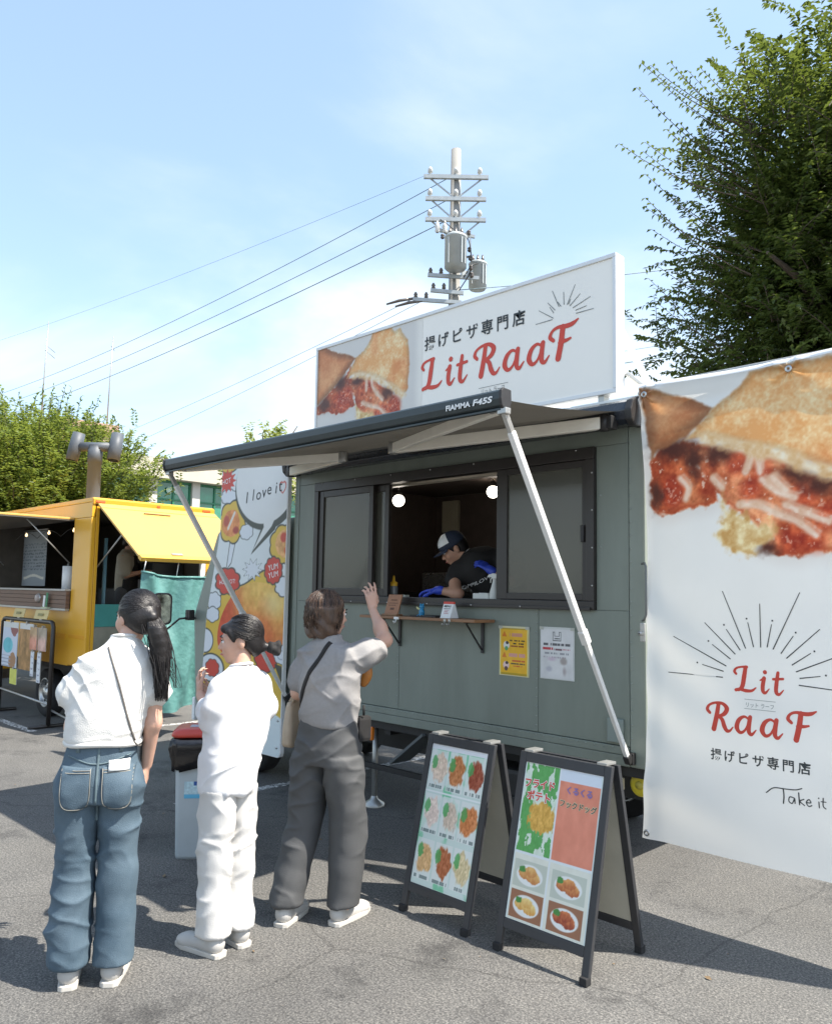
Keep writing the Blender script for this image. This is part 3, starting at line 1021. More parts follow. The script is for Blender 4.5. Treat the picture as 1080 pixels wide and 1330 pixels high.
mh = MB().prism(rr(0.088, 0.150, 0.05), lambda u, v, d: mc+ux*u+uz*v+un*d, -0.05, 0.012)
mo = tr_part(mh, 'mirror_housing', M_blackp, 0.008)
MB().prism(rr(0.072, 0.134, 0.042), lambda u, v, d: mc+ux*u+uz*v+un*d, 0.0125, 0.016).build('mirror_glass', mat('mirror', (0.30, 0.35, 0.31), 0.05, metal=1.0, vary=0.5, vscale=22), mo)

# dry leaves, grit and a repair patch on the ground
r_ = np.random.default_rng(12)
gv, gf = [], []
for i in range(260):
    x, y = r_.uniform(-6, 3.5), r_.uniform(-4.0, -0.2)
    a, s2 = r_.uniform(0, 6.28), r_.uniform(0.008, 0.024) if i % 3 == 0 else r_.uniform(0.003, 0.008)
    c2, n2 = math.cos(a), math.sin(a)
    b_ = len(gv)
    for u, v, w in ((-1, 0, 0.1), (0, -0.45, 0.5), (1, 0, 0.2), (0, 0.45, 0.0)):
        gv.append((x+(u*c2-v*n2)*s2, y+(u*n2+v*c2)*s2, 0.005+w*s2*0.6))
    gf.append((b_, b_+1, b_+2, b_+3))
o = raw('leaf_litter', np.array(gv), np.array(gf), mat('dry_leaf', (0.16, 0.11, 0.06), 0.8, vary=0.5, vscale=3))
o['kind'] = 'stuff'
M_patch = mat('tar_patch', (0.050, 0.050, 0.052), 0.8, vary=0.2, vscale=9, bump=0.5, bscale=90)
pt_ = catmull([(-1.9, -2.9), (-0.6, -3.15), (0.2, -2.75), (-0.2, -2.45), (-1.3, -2.35), (-2.0, -2.5)], 8, True)
pt_ = pt_+0.012*r_.normal(size=pt_.shape)
o = raw('repair_patch', np.array([(x+1.9, y+0.55, 0.004) for x, y in pt_]), [list(range(len(pt_)))], M_patch)
o['kind'] = 'structure'
# ------------------------------------------------------------------ lettering drawn by brush strokes (cap height 1)
GLYPH = {
 'L': (0.92, [([(0.10, .70), (0.03, .80), (0.12, .93), (0.33, .99), (0.55, 1.0)], [.10, .12, .09, .08, .12]),
              ([(0.50, .98), (0.43, .6), (0.35, .22), (0.2, .05)], [.16, .19, .18, .10]),
              ([(0.08, .05), (.25, .09), (.5, .05), (.75, .07), (.92, .2)], [.13, .12, .14, .11, .05])]),
 'i': (0.38, [([(0.17, .60), (.11, .3), (.12, .09), (.22, .03), (.38, .2)], [.16, .17, .15, .11, .04]), ([(0.0, .5), (.14, .60)], [.05, .07]),
              ([(.21, .84), (.211, .841)], [.17, .17])]),
 't': (0.42, [([(.2, .85), (.13, .4), (.12, .1), (.24, .02), (.42, .2)], [.13, .17, .16, .11, .04]), ([(.0, .59), (.4, .63)], [.10, .10])]),
 'R': (1.02, [([(.12, .62), (.02, .74), (.1, .9), (.35, 1.0), (.62, .99), (.78, .84), (.70, .65), (.5, .54), (.34, .52)], [.11, .13, .09, .09, .12, .18, .16, .10, .07]),
              ([(.46, .97), (.38, .5), (.28, .06)], [.15, .18, .19]),
              ([(.44, .52), (.6, .42), (.68, .2), (.78, .05), (.9, .06), (1.02, .2)], [.08, .15, .17, .14, .09, .04])]),
 'a': (0.80, [([(.54, .54), (.36, .62), (.16, .48), (.08, .22), (.2, .05), (.38, .14), (.52, .42)], [.07, .09, .15, .18, .12, .08, .06]),
              ([(.58, .62), (.53, .3), (.54, .09), (.64, .03), (.8, .2)], [.15, .17, .15, .11, .04])]),
 'F': (0.97, [([(.14, .6), (.02, .72), (.1, .88), (.3, .96), (.6, .94), (.8, .97), (.97, 1.06)], [.11, .13, .09, .10, .14, .13, .05]),
              ([(.46, .94), (.40, .5), (.30, .05)], [.17, .19, .19]), ([(.34, .5), (.55, .52), (.72, .56)], [.10, .11, .07])]),
}
_gl = {}
def glyph(ch):
    if ch not in _gl:
        w, ss = GLYPH[ch]
        st = []
        for p, ww in ss:
            c = catmull(p, 8)
            k = np.linspace(0, 1, len(c))
            st.append((c, np.interp(k, np.linspace(0, 1, len(ww)), ww)))
        f = lambda X, Y: np.min([d_stroke(X, Y, c, ww) for c, ww in st], 0)
        _gl[ch] = contour_mesh(f, -0.15, w+0.15, -0.12, 1.18, 0.022)
    return _gl[ch]
def script_word(fl, items, base, cap, sx=1.0):
    """items: (letter, left x)"""
    for ch, x in items:
        V, F = glyph(ch)
        fl.add(V*np.array([cap*sx, cap])+np.array([x, base]), F)
def rays(fl, segs, w):
    for a, b_, c, d in segs:
        p, q = np.array([a, b_]), np.array([c, d])
        t = (q-p)/np.linalg.norm(q-p)
        n_ = np.array([-t[1], t[0]])
        fl.add([p-n_*w*0.7/2, q-n_*w/2, q+n_*w/2, p+n_*w*0.7/2], [[0, 1, 2, 3]])
def spaced(fl, s_, x0, x1, z, size, bold):
    n_ = len(s_)
    pitch = (x1-x0-size*0.92)/(n_-1)
    for i, ch in enumerate(s_):
        fl.text(ch, x0+size*0.46+i*pitch, z, size, bold, align='c')
def paint_food(A, bgcol, sc):
    """printed picture of two halves of a fried pizza pocket; sc = feature size in metres"""
    A = {k: v for k, v in A.items()}
    def f(U, V):
        sh = U.shape
        img = np.empty(sh+(3,))
        img[:] = bgcol
        n1 = fbm2(U/sc*7, V/sc*7, 3)
        n2 = fbm2(U/sc*26, V/sc*26, 8)
        n3 = fbm2(U/sc*70, V/sc*70, 21, 2)
        def lay(mask, col):
            img[:] = img*(1-mask[..., None]) + np.asarray(col)*mask[..., None]
        def shade(a, b_, k):
            k = np.clip(k, 0, 1)[..., None]
            return np.array(a)*(1-k)+np.array(b_)*k
        e = sc*0.012
        wob = (n2-0.5)*sc*0.05
        soft = lambda d, w=e: sst(w, -w, d)
        def near(pts, r0):
            return d_stroke(U, V, catmull(pts, 6) if len(pts) > 2 else pts, r0)
        # soft contact tone of the studio photo under the food
        dall = np.minimum(d_poly(U, V, A['fill2']), d_poly(U, V, A['fill1']))
        lay(0.30*sst(sc*0.10, -sc*0.02, dall), (0.80, 0.74, 0.70))
        # fillings
        for key in ('fill1', 'fill2'):
            d = d_poly(U, V, A[key])+wob
            base = shade((0.72, 0.32, 0.17), (0.98, 0.68, 0.48), (n1-0.28)*2.1)
            base = base + (n2[..., None]-0.5)*np.array([0.40, 0.34, 0.26]) + (n3[..., None]-0.5)*0.16
            if key == 'fill1':
                base = base*np.array([0.94, 0.84, 0.76])
            lay(soft(d), base)
            lay(soft(np.abs(d+e*1.5)-e)*0.5, (0.62, 0.22, 0.10))
            hi = sst(0.70, 0.80, fbm2(U/sc*38+5, V/sc*38, 31, 3))*soft(d+e)
            lay(hi*0.75, (0.96, 0.86, 0.78))
        for p, q in A['red']:
            c = np.array(p)
            r = np.hypot(*(np.array(q)-c))
            d = np.hypot(U-c[0], V-c[1])-r*(0.9+0.5*(n1-0.5))
            lay(soft(d, e*3)*0.75, shade((0.56, 0.12, 0.05), (0.86, 0.36, 0.20), n2*1.6-0.3))
            lay(sst(0.62, 0.72, n3)*soft(d+e*2)*0.5, (0.97, 0.84, 0.78))
        for p, q in A['dark']:
            c = np.array(p)
            r = np.abs(np.array(q)-c)+sc*0.015
            d = (np.hypot((U-c[0])/r[0], (V-c[1])/r[1])-1)*r.min()+wob*0.8
            lay(sst(r.min()*0.7, -r.min()*0.8, d)*0.88, (0.26, 0.12, 0.08))
        for s_ in A['strand']:
            for k, w in ((0, 0.040), (1, 0.018)):
                q = np.array(s_)+k*sc*0.02
                d = near(q, sc*w)+(n2-0.5)*sc*0.02
                lay(sst(e, -e*1.2, d)*(0.88 if k == 0 else 0.6), shade((0.90, 0.76, 0.64), (0.97, 0.92, 0.86), n2*1.8-0.4))
        # crumbs of pale crust below
        d = d_poly(U, V, A['crumb'])+wob*1.6
        lay(soft(d, e*2), shade((0.80, 0.62, 0.36), (0.97, 0.91, 0.72), (n2-0.25)*2.0))
        # crusts
        d = d_poly(U, V, A['crust1'])+wob*0.4
        k = (n1-0.3)*1.5+(n3-0.5)*0.5
        col = shade((0.82, 0.52, 0.32), (0.95, 0.74, 0.53), k)
        col = col*(1-0.30*sst(-sc*0.10, 0, d)[..., None])
        lay(soft(d), col)
        d = d_poly(U, V, A['crust2'])+wob*0.4
        k = (n1-0.3)*1.6+(n2-0.5)*0.9+(n3-0.5)*0.8
        col = shade((0.93, 0.68, 0.42), (1.0, 0.91, 0.72), k)
        brown = sst(0.52, 0.74, fbm2(U/sc*2.6+1.3, V/sc*2.6, 55, 3))
        col = col*(1-brown[..., None])+shade((0.88, 0.56, 0.32), (0.98, 0.74, 0.50), k)*brown[..., None]
        col = col*(1-0.16*sst(-sc*0.06, 0, d)[..., None])
        lay(soft(d), col)
        d = near(A['lip'], sc*0.075)+wob*1.0
        lay(sst(e*2, -e*2, d)*0.92, shade((0.88, 0.72, 0.50), (0.98, 0.93, 0.82), (n2-0.2)*1.7))
        return img
    return f
SIGN_ART = {'crust1':[(-3.021,3.644),(-2.921,3.634),(-2.836,3.587),(-2.711,3.535),(-2.604,3.51),(-2.524,3.463),(-2.574,3.421),(-2.664,3.35),(-2.769,3.28),(-2.862,3.225),(-2.986,3.155),(-3.02,3.133)],'fill1':[(-2.574,3.412),(-2.65,3.33),(-2.795,3.258),(-2.916,3.18),(-3.013,3.132),(-3.025,3.075),(-2.856,3.072),(-2.759,3.041),(-2.652,3.051),(-2.523,3.084),(-2.566,3.185),(-2.609,3.288)],'crust2':[(-2.322,3.64),(-2.206,3.636),(-2.122,3.634),(-2.074,3.585),(-2.016,3.597),(-1.98,3.536),(-1.933,3.485),(-1.913,3.367),(-1.916,3.247),(-1.926,3.184),(-1.924,3.12),(-1.979,3.064),(-2.014,3.094),(-2.073,3.145),(-2.169,3.211),(-2.316,3.279),(-2.468,3.327),(-2.571,3.333),(-2.623,3.316),(-2.586,3.379),(-2.511,3.469),(-2.423,3.504),(-2.35,3.574)],'lip':[(-2.545,3.322),(-2.442,3.314),(-2.279,3.255),(-2.169,3.198),(-2.073,3.145),(-2.003,3.092),(-1.979,3.077)],'fill2':[(-2.609,3.305),(-2.532,3.317),(-2.416,3.288),(-2.29,3.24),(-2.192,3.173),(-2.096,3.141),(-2.071,3.079),(-2.012,3.021),(-1.999,2.954),(-2.067,2.932),(-2.244,2.924),(-2.355,2.948),(-2.468,2.964),(-2.497,3.062),(-2.513,3.151),(-2.593,3.233)],'crumb':[(-2.51,3.082),(-2.407,3.015),(-2.307,2.992),(-2.256,2.926),(-2.304,2.891),(-2.505,2.944)],'dark':[[(-2.492,3.276),(-2.433,3.24)],[(-2.702,3.295),(-2.633,3.24)],[(-2.143,3.124),(-2.083,3.085)],[(-2.9,3.142),(-2.829,3.095)]],'strand':[[(-2.328,3.255),(-2.314,3.202),(-2.262,3.127)],[(-2.434,3.087),(-2.333,3.046),(-2.235,3.014),(-2.161,2.954)],[(-2.263,3.135),(-2.201,3.075)],[(-2.39,3.267),(-2.387,3.181)]],'red':[[(-2.364,3.228),(-2.313,3.186)],[(-2.656,3.156),(-2.562,3.09)],[(-2.069,3.014),(-2.011,2.964)],[(-2.209,2.969),(-2.137,2.926)]]}
BAN_ART = {'crust1':[(0.0,2.775),(0.074,2.763),(0.173,2.72),(0.279,2.683),(0.351,2.641),(0.406,2.608),(0.37,2.559),(0.308,2.508),(0.244,2.466),(0.169,2.435),(0.093,2.413),(0.053,2.366),(0.043,2.46),(0.027,2.576)],'fill1':[(0.042,2.356),(0.093,2.413),(0.169,2.435),(0.244,2.461),(0.306,2.434),(0.305,2.349),(0.345,2.257),(0.404,2.193),(0.442,2.104),(0.373,2.089),(0.271,2.08),(0.165,2.057),(0.089,2.056),(0.04,2.084)],'crust2':[(0.579,2.74),(0.608,2.773),(1.002,2.763),(1.251,2.756),(1.232,2.151),(0.987,2.22),(0.839,2.284),(0.718,2.338),(0.59,2.376),(0.477,2.418),(0.358,2.46),(0.244,2.451),(0.307,2.498),(0.38,2.577),(0.411,2.612),(0.481,2.66),(0.54,2.699)],'lip':[(0.363,2.449),(0.477,2.411),(0.59,2.369),(0.7,2.333),(0.805,2.287),(0.889,2.238),(0.987,2.2),(1.157,2.141)],'fill2':[(0.275,2.432),(0.398,2.418),(0.495,2.382),(0.609,2.345),(0.717,2.315),(0.804,2.26),(0.888,2.207),(0.986,2.185),(1.231,2.118),(1.221,1.82),(0.977,1.823),(0.912,1.836),(0.828,1.815),(0.742,1.821),(0.654,1.85),(0.646,1.924),(0.602,1.991),(0.528,2.051),(0.471,2.083),(0.424,2.172),(0.345,2.247),(0.3,2.35)],'crumb':[(0.452,2.141),(0.49,2.062),(0.565,2.03),(0.647,1.979),(0.71,1.985),(0.718,1.921),(0.654,1.869),(0.608,1.829),(0.524,1.835),(0.419,1.904),(0.41,1.933),(0.46,2.016),(0.442,2.104)],'dark':[[(0.432,2.365),(0.499,2.319)],[(0.196,2.416),(0.306,2.364)],[(0.838,2.221),(0.904,2.184)],[(0.945,2.158),(1.024,2.112)],[(0.3,2.33),(0.324,2.249)],[(0.074,2.169),(0.101,2.106)],[(0.681,1.859),(0.725,1.84)]],'strand':[[(0.645,2.323),(0.652,2.238)],[(0.608,2.331),(0.579,2.245)],[(0.661,2.2),(0.74,2.129),(0.817,2.097)],[(0.547,2.082),(0.64,2.072),(0.737,2.02),(0.823,1.98),(0.905,1.91)],[(0.715,2.205),(0.775,2.136)],[(0.773,2.063),(0.875,2.013),(0.964,1.973)],[(0.22,2.248),(0.262,2.195),(0.251,2.136)],[(0.405,2.232),(0.453,2.179)]],'red':[[(0.532,2.297),(0.579,2.25)],[(0.662,2.237),(0.697,2.197)],[(0.795,1.892),(0.854,1.846)],[(0.888,1.889),(0.937,1.844)],[(0.605,2.158),(0.65,2.118)],[(0.166,2.182),(0.24,2.117)],[(0.869,2.111),(0.918,2.063)],[(0.965,1.999),(1.02,1.953)]]}
# ------------------------------------------------------------------ roof sign
SG = thing('roof_sign', 'long white shop sign with red script lettering standing on the truck roof', 'sign', (-1.6, 0.05, 2.75))
def sg(o):
    o.location = (1.6, -0.05, -2.75)
    return o
SX0, SX1, SZ0, SZ1 = -3.02, -0.185, 2.80, 3.645
sg(MB().bb(SX0+0.012, SX1-0.012, 0.024, 0.105, SZ0+0.01, SZ1-0.01).build('panel', mat('sign_face', (0.88, 0.855, 0.79), 0.35, vary=0.025, vscale=1.6), SG))
fr = MB()
fr.bb(SX0, SX1, 0.014, 0.112, SZ1-0.026, SZ1).bb(SX0, SX1, 0.014, 0.112, SZ0, SZ0+0.026)
fr.bb(SX0, SX0+0.022, 0.014, 0.112, SZ0+0.026, SZ1-0.026).bb(SX1-0.024, SX1, 0.014, 0.112, SZ0+0.026, SZ1-0.026)
sg(fr.build('frame', mat('sign_frame', (0.70, 0.71, 0.71), 0.35, metal=0.2, vary=0.04), SG, 0.004))
for x in (-2.9, -1.9, -0.9, -0.26):
    sg(MB().bar((x, 0.115, 3.30), (x, 0.78, 2.76), 0.03, 0.03).box((x, 0.80, 2.74), (0.06, 0.08, 0.04)).build('brace', M_white, SG, 0.003))
sg(MB().bar((-0.17, 0.10, 2.93), (-0.06, 0.28, 2.79), 0.022, 0.022).bb(-0.09, -0.02, 0.25, 0.31, 2.765, 2.79).build('brace', M_alug, SG, 0.003))
sg(MB().bb(-3.2, -0.02, 0.03, 0.10, 2.725, 2.765).build('base_rail', M_white, SG, 0.004))
for x in (-2.8, -1.9, -1.0, -0.3):
    sg(MB().bb(x-0.02, x+0.02, 0.035, 0.095, 2.766, 2.80).build('foot', M_alug, SG))
PI1 = plane_xz(0.0225)
o = print_grid('picture', SX0+0.024, -1.78, SZ0+0.028, SZ1-0.027, 300, 205, lambda U, V: (lambda im: im*(1-sst(-1.88, -1.79, U))[..., None]+np.array([0.945, 0.932, 0.90])*sst(-1.88, -1.79, U)[..., None])(paint_food(SIGN_ART, (0.86, 0.85, 0.83), 0.72)(U, V)), PI1, PR_gloss, SG)
sg(o)
fl = Flat()
cap = 0.218
script_word(fl, [('L', -1.785), ('i', -1.545), ('t', -1.437), ('R', -1.283), ('a', -1.036), ('a', -0.838), ('F', -0.662)], 3.072, cap, 1.0)
sg(fl.build('shop_name', M_red, SG, PI1, 0.0015))
fl = Flat()
spaced(fl, '揚げピザ専門店', -1.755, -0.855, 3.372, 0.108, 0.018)
sg(fl.build('lettering', M_ink, SG, PI1, 0.0015))
fl = Flat()
fl.text('リット ラーフ', -1.215, 2.955, 0.045, 0.0, width=0.195)
fl.rect(-1.24, -0.988, 2.999, 3.002)
rays(fl, [(-0.769,3.338,-0.640,3.341),(-0.744,3.423,-0.633,3.348),(-0.676,3.458,-0.619,3.396),(-0.641,3.527,-0.591,3.413),(-0.556,3.499,-0.553,3.416),(-0.471,3.525,-0.530,3.410),(-0.435,3.457,-0.512,3.397),(-0.363,3.421,-0.489,3.380),(-0.340,3.341,-0.466,3.340),(-0.661,3.427,-0.630,3.381),(-0.600,3.445,-0.575,3.41),(-0.505,3.44,-0.52,3.41),(-0.39,3.37,-0.47,3.36)], 0.005)
sg(fl.build('emblem', M_inkgrey, SG, PI1, 0.0015))
# ------------------------------------------------------------------ awning
AW = thing('awning', 'dark roll-out awning propped over the serving side by two legs', 'awning', (-1.6, -0.05, 2.6))
def aw(o):
    o.location = (1.6, 0.05, -2.6)
    return o
LY, LX0, LX1 = -1.2, -3.18, -0.03
cs = MB().prism([(0.0, 2.575), (-0.085, 2.575), (-0.118, 2.60), (-0.128, 2.65), (-0.105, 2.70), (-0.05, 2.725), (0.0, 2.725)], lambda u, v, d: (d, u-0.008, v), -3.19, -0.045)
aw(cs.build('casing', mat('casing_paint', (0.020, 0.024, 0.032), 0.25, vary=0.1, coat=0.3), AW, 0.004))
for x0, x1 in ((-3.235, -3.192), (-0.043, 0.0)):
    ec = MB().prism([(0.0, 2.565), (-0.09, 2.562), (-0.128, 2.595), (-0.138, 2.65), (-0.112, 2.708), (-0.05, 2.735), (0.0, 2.735)], lambda u, v, d: (d, u-0.008, v), x0, x1)
    aw(ec.build('end_cap', M_blackp, AW, 0.008))
m = bpy.data.materials.new('awning_fabric')
m.use_nodes = True
n = m.node_tree
b = n.nodes['Principled BSDF']
t = n.nodes.new('ShaderNodeTexCoord')
n.links.new(gramp(gn(3.0, 5).outputs['Fac'], [(0.3, (0.105, 0.098, 0.085)), (0.7, (0.135, 0.127, 0.110))]), b.inputs['Base Color'])
b.inputs['Roughness'].default_value = 0.75
tr = n.nodes.new('ShaderNodeBsdfTranslucent')
tr.inputs['Color'].default_value = (0.20, 0.185, 0.15, 1)
mxs = n.nodes.new('ShaderNodeMixShader')
mxs.inputs[0].default_value = 0.06
n.links.new(b.outputs[0], mxs.inputs[1])
n.links.new(tr.outputs[0], mxs.inputs[2])
n.links.new(mxs.outputs[0], n.nodes['Material Output'].inputs['Surface'])
M_fabric = m
nu, nv = 60, 16
V, F = [], []
for j in range(nv+1):
    q = j/nv
    for i in range(nu+1):
        p = i/nu
        x = -3.12+p*3.02
        y = -0.09+q*(LY+0.03+0.09)
        z = 2.655+q*(2.528-2.655)-0.018*math.sin(math.pi*q)*(0.6+0.4*math.cos(2*math.pi*p))+0.003*math.sin(p*40)*q*(1-q)*2
        V.append((x, y, z))
for j in range(nv):
    for i in range(nu):
        F.append((j*(nu+1)+i, j*(nu+1)+i+1, (j+1)*(nu+1)+i+1, (j+1)*(nu+1)+i))
aw(raw('fabric', V, np.array(F), M_fabric, AW, True))
lb = MB().prism([(-0.032, 2.545), (-0.020, 2.556), (0.030, 2.552), (0.034, 2.50), (0.022, 2.476), (-0.010, 2.470), (-0.026, 2.482), (-0.034, 2.51)], lambda u, v, d: (d, LY+u, v), LX0+0.02, LX1-0.018)
aw(lb.build('lead_bar', M_anth, AW, 0.002))
lp_ = MB().bb(LX0+0.02, LX1-0.018, LY-0.022, LY-0.002, 2.458, 2.469)
aw(lp_.build('lower_lip', M_anth, AW, 0.002))
for x0, x1 in ((LX0, LX0+0.019), (LX1-0.017, LX1)):
    e_ = MB().prism([(-0.038, 2.548), (-0.022, 2.562), (0.034, 2.558), (0.038, 2.498), (0.024, 2.462), (-0.012, 2.455), (-0.032, 2.478), (-0.040, 2.51)], lambda u, v, d: (d, LY+u, v), x0, x1)
    aw(e_.build('bar_cap', M_blackp, AW, 0.004))
fl = Flat()
fl.text('FIAMMA', -0.375, 2.498, 0.036, 0.03, width=0.155)
fl.text('F45S', -0.205, 2.498, 0.040, 0.03, width=0.115, shear=0.25)
aw(fl.build('brand_lettering', M_whiteink, AW, plane_xz(LY-0.0345), 0.0015))
def arm(a, e, c, nm='folding_arm'):
    o = aw(MB().bar(a, e, 0.040, 0.070).build(nm, mat('arm_paint', (0.86, 0.83, 0.74), 0.35, vary=0.06), AW, 0.006))
    MB().bar(e, c, 0.034, 0.058).build('forearm', MATS['arm_paint'], o, 0.006)
    e = Vector(e)
    MB().lathe([(0.0, -0.036), (0.030, -0.036), (0.032, -0.03), (0.032, 0.03), (0.030, 0.036), (0, 0.036)], e, 16).build('elbow', M_alug, o)
    a = Vector(a)
    MB().box(a+Vector((0, 0.02, 0)), (0.11, 0.07, 0.075)).lathe([(0.0, -0.045), (0.028, -0.045), (0.028, 0.045), (0, 0.045)], a, 14).build('shoulder', M_blackp, o, 0.006)
    c = Vector(c)
    MB().box(c, (0.07, 0.05, 0.05)).build('wrist', M_alug, o, 0.006)
arm((-0.16, -0.16, 2.585), (-1.38, -0.63, 2.518), (-0.12, -1.150, 2.488))
arm((-3.08, -0.16, 2.585), (-1.90, -0.60, 2.520), (-3.02, -1.150, 2.488))
ks = MB().box((-1.62, -0.16, 2.60), (0.16, 0.06, 0.05)).lathe([(0.02, 0), (0.02, 0.02), (0, 0.022)], (-1.67, -0.19, 2.60), 12, (0, -1, 0)).lathe([(0.02, 0), (0.02, 0.02), (0, 0.022)], (-1.57, -0.19, 2.60), 12, (0, -1, 0))
aw(ks.build('centre_bracket', M_blackp, AW, 0.004))
def leg(top, foot):
    top, foot = Vector(top), Vector(foot)
    d = foot-top
    o = aw(MB().bar(top+d*0.05, top+d*0.62, 0.034, 0.030, (1, 0, 0)).build('leg', M_alu, AW, 0.005))
    MB().bar(top+d*0.60, foot, 0.027, 0.023, (1, 0, 0)).build('lower_tube', M_alu, o, 0.004)
    MB().bar(top, top+d*0.055, 0.030, 0.022, (1, 0, 0)).box(top, (0.05, 0.04, 0.03)).build('hinge', M_alug, o, 0.004)
    MB().bar(top+d*0.59, top+d*0.63, 0.042, 0.038, (1, 0, 0)).build('collar', M_alu, o, 0.005)
    MB().bar(foot-d*0.012, foot+d*0.012, 0.04, 0.036, (1, 0, 0)).build('foot', M_blackp, o, 0.006)
leg((-0.045, LY, 2.455), (-0.084, -0.055, 0.735))
leg((-3.14, LY, 2.455), (-3.192, -0.055, 0.745))
# ------------------------------------------------------------------ hanging banner beside the truck
BN = thing('banner', 'tall white hanging banner with a fried pizza picture and red script shop name', 'banner', (0.8, -0.05, 0))
def bn(o):
    o.location = (-0.8, 0.05, 0)
    return o
BX1, BZ0, BZ1 = 1.62, 0.34, 2.775
def ban(u, v, d):
    u, v = np.asarray(u, float), np.asarray(v, float)
    h = np.clip((v-BZ0)/(BZ1-BZ0), 0, 1)
    x = u + 0.045*np.sin(np.pi*np.clip(h*1.02, 0, 1))**0.8*np.exp(-np.maximum(u, 0)/0.22)
    y = -0.045 - 0.012*np.sin(u*5.0+h*2.0)*h - 0.010*np.sin((u*1.2-v)*4.2+0.8) - 0.022*np.exp(-((u-0.02)/0.06)**2)*(1-h)
    y = y - 0.028*np.exp(-((v-(0.62-u*0.25))/0.10)**2)*np.exp(-u/0.35) + 0.012*np.exp(-((v-2.62-0.10*u)/0.05)**2)
    y = y - 0.016*np.exp(-((v-1.56+u*0.9)/0.12)**2)*np.exp(-u/0.5)
    for eu in (0.035, 0.80, 1.55):
        r1 = np.hypot(u-eu, v-2.735)+0.02
        th = np.arctan2(v-2.735, u-eu)
        y = y - 0.010*np.sin(th*7+eu*3)*np.exp(-r1/0.22)
    y = y - 0.007*np.sin((u*0.35+v)*17+2*np.sin(u*5))*np.exp(-((v-1.0)/0.5)**2)*np.exp(-u/0.6)
    z = v + 0.018*(u/1.0)*h - 0.012*np.sin(np.pi*np.clip(u/BX1, 0, 1))*h**6
    return x, y-d, z
o = print_grid('cloth', 0.0, BX1, BZ0, BZ1, 330, 500, paint_food(BAN_ART, (0.94, 0.94, 0.925), 0.95), ban, PR_cloth, BN)
bn(o)
# folded hem along the top, with eyelets
hv = []
nn = 60
for i in range(nn+1):
    u = BX1*i/nn
    x, y, z = ban(np.array([u]), np.array([BZ1]), 0.0)
    hv += [(x[0], y[0]-0.001, z[0]), (x[0], y[0]+0.004, z[0]+0.022), (x[0], y[0]+0.020, z[0]+0.026), (x[0], y[0]+0.022, z[0]-0.02)]
hf = [(i*4+k, i*4+k+1, i*4+k+5, i*4+k+4) for i in range(nn) for k in range(3)]
bn(raw('top_hem', hv, np.array(hf), mat('white_cloth', (0.78, 0.78, 0.77), 0.6, vary=0.03), BN, True))
ul = np.array([0.035, 0.045, 1.2, 0.02])
for u, v in ((0.035, 2.735), (0.80, 2.74), (1.55, 2.74), (0.025, 0.37), (1.55, 0.37)):
    x, y, z = ban(np.array([u]), np.array([v]), 0.002)
    bn(MB().lathe([(0.006, 0), (0.008, 0.003), (0.016, 0.004), (0.018, 0.0)], (x[0], y[0], z[0]), 16, (0, -1, 0)).build('eyelet', M_steel, BN))
bn(MB().tube([(-0.03, 0.03, 2.80), (0.8, 0.02, 2.805), (1.72, 0.0, 2.812)], 0.016, 12).build('hanging_pole', M_alug, BN))
bn(MB().tube([(1.70, 0.0, 0.0), (1.70, 0.0, 2.83)], 0.02, 12).build('upright_pole', M_alug, BN))
bn(MB().bb(1.45, 1.95, -0.25, 0.25, 0.0, 0.05).build('pole_base', M_chassis, BN, 0.01))
fl = Flat()
script_word(fl, [('L', 0.497), ('i', 0.626), ('t', 0.690)], 1.153, 0.122, 0.97)
script_word(fl, [('R', 0.352), ('a', 0.500), ('a', 0.628), ('F', 0.758)], 0.948, 0.138, 0.99)
bn(fl.build('shop_name', M_red, BN, ban, 0.002))
fl = Flat()
spaced(fl, '揚げピザ専門店', 0.372, 0.860, 0.808, 0.060, 0.018)
bn(fl.build('lettering', M_ink, BN, ban, 0.002))
fl = Flat()
rays(fl, [(0.134,1.221,0.442,1.216),(0.336,1.274,0.446,1.246),(0.179,1.411,0.460,1.273),(0.389,1.378,0.482,1.309),(0.351,1.487,0.507,1.334),(0.463,1.457,0.532,1.355),(0.450,1.648,0.559,1.365),(0.572,1.494,0.598,1.374),(0.633,1.587,0.633,1.374),(0.687,1.488,0.664,1.376),(0.823,1.642,0.692,1.367),(0.789,1.436,0.729,1.349),(0.911,1.472,0.755,1.328),(0.869,1.359,0.780,1.298),(1.10,1.40,0.799,1.268),(0.911,1.256,0.815,1.239),(1.13,1.19,0.811,1.207)], 0.0055)
for a, b_ in ((0.310, 1.282), (0.37, 1.394), (0.452, 1.478), (0.567, 1.512), (0.691, 1.505), (0.80, 1.452), (0.885, 1.369), (0.935, 1.262)):
    fl.rect(a-0.004, a+0.004, b_-0.004, b_+0.004)
bn(fl.build('emblem', M_ink, BN, ban, 0.002))
fl = Flat()
fl.rect(0.549, 0.702, 1.117, 1.119).rect(0.549, 0.702, 1.072, 1.074)
fl.text('リット ラーフ', 0.558, 1.083, 0.026, 0.0, width=0.135)
bn(fl.build('reading', M_inkgrey, BN, ban, 0.002))
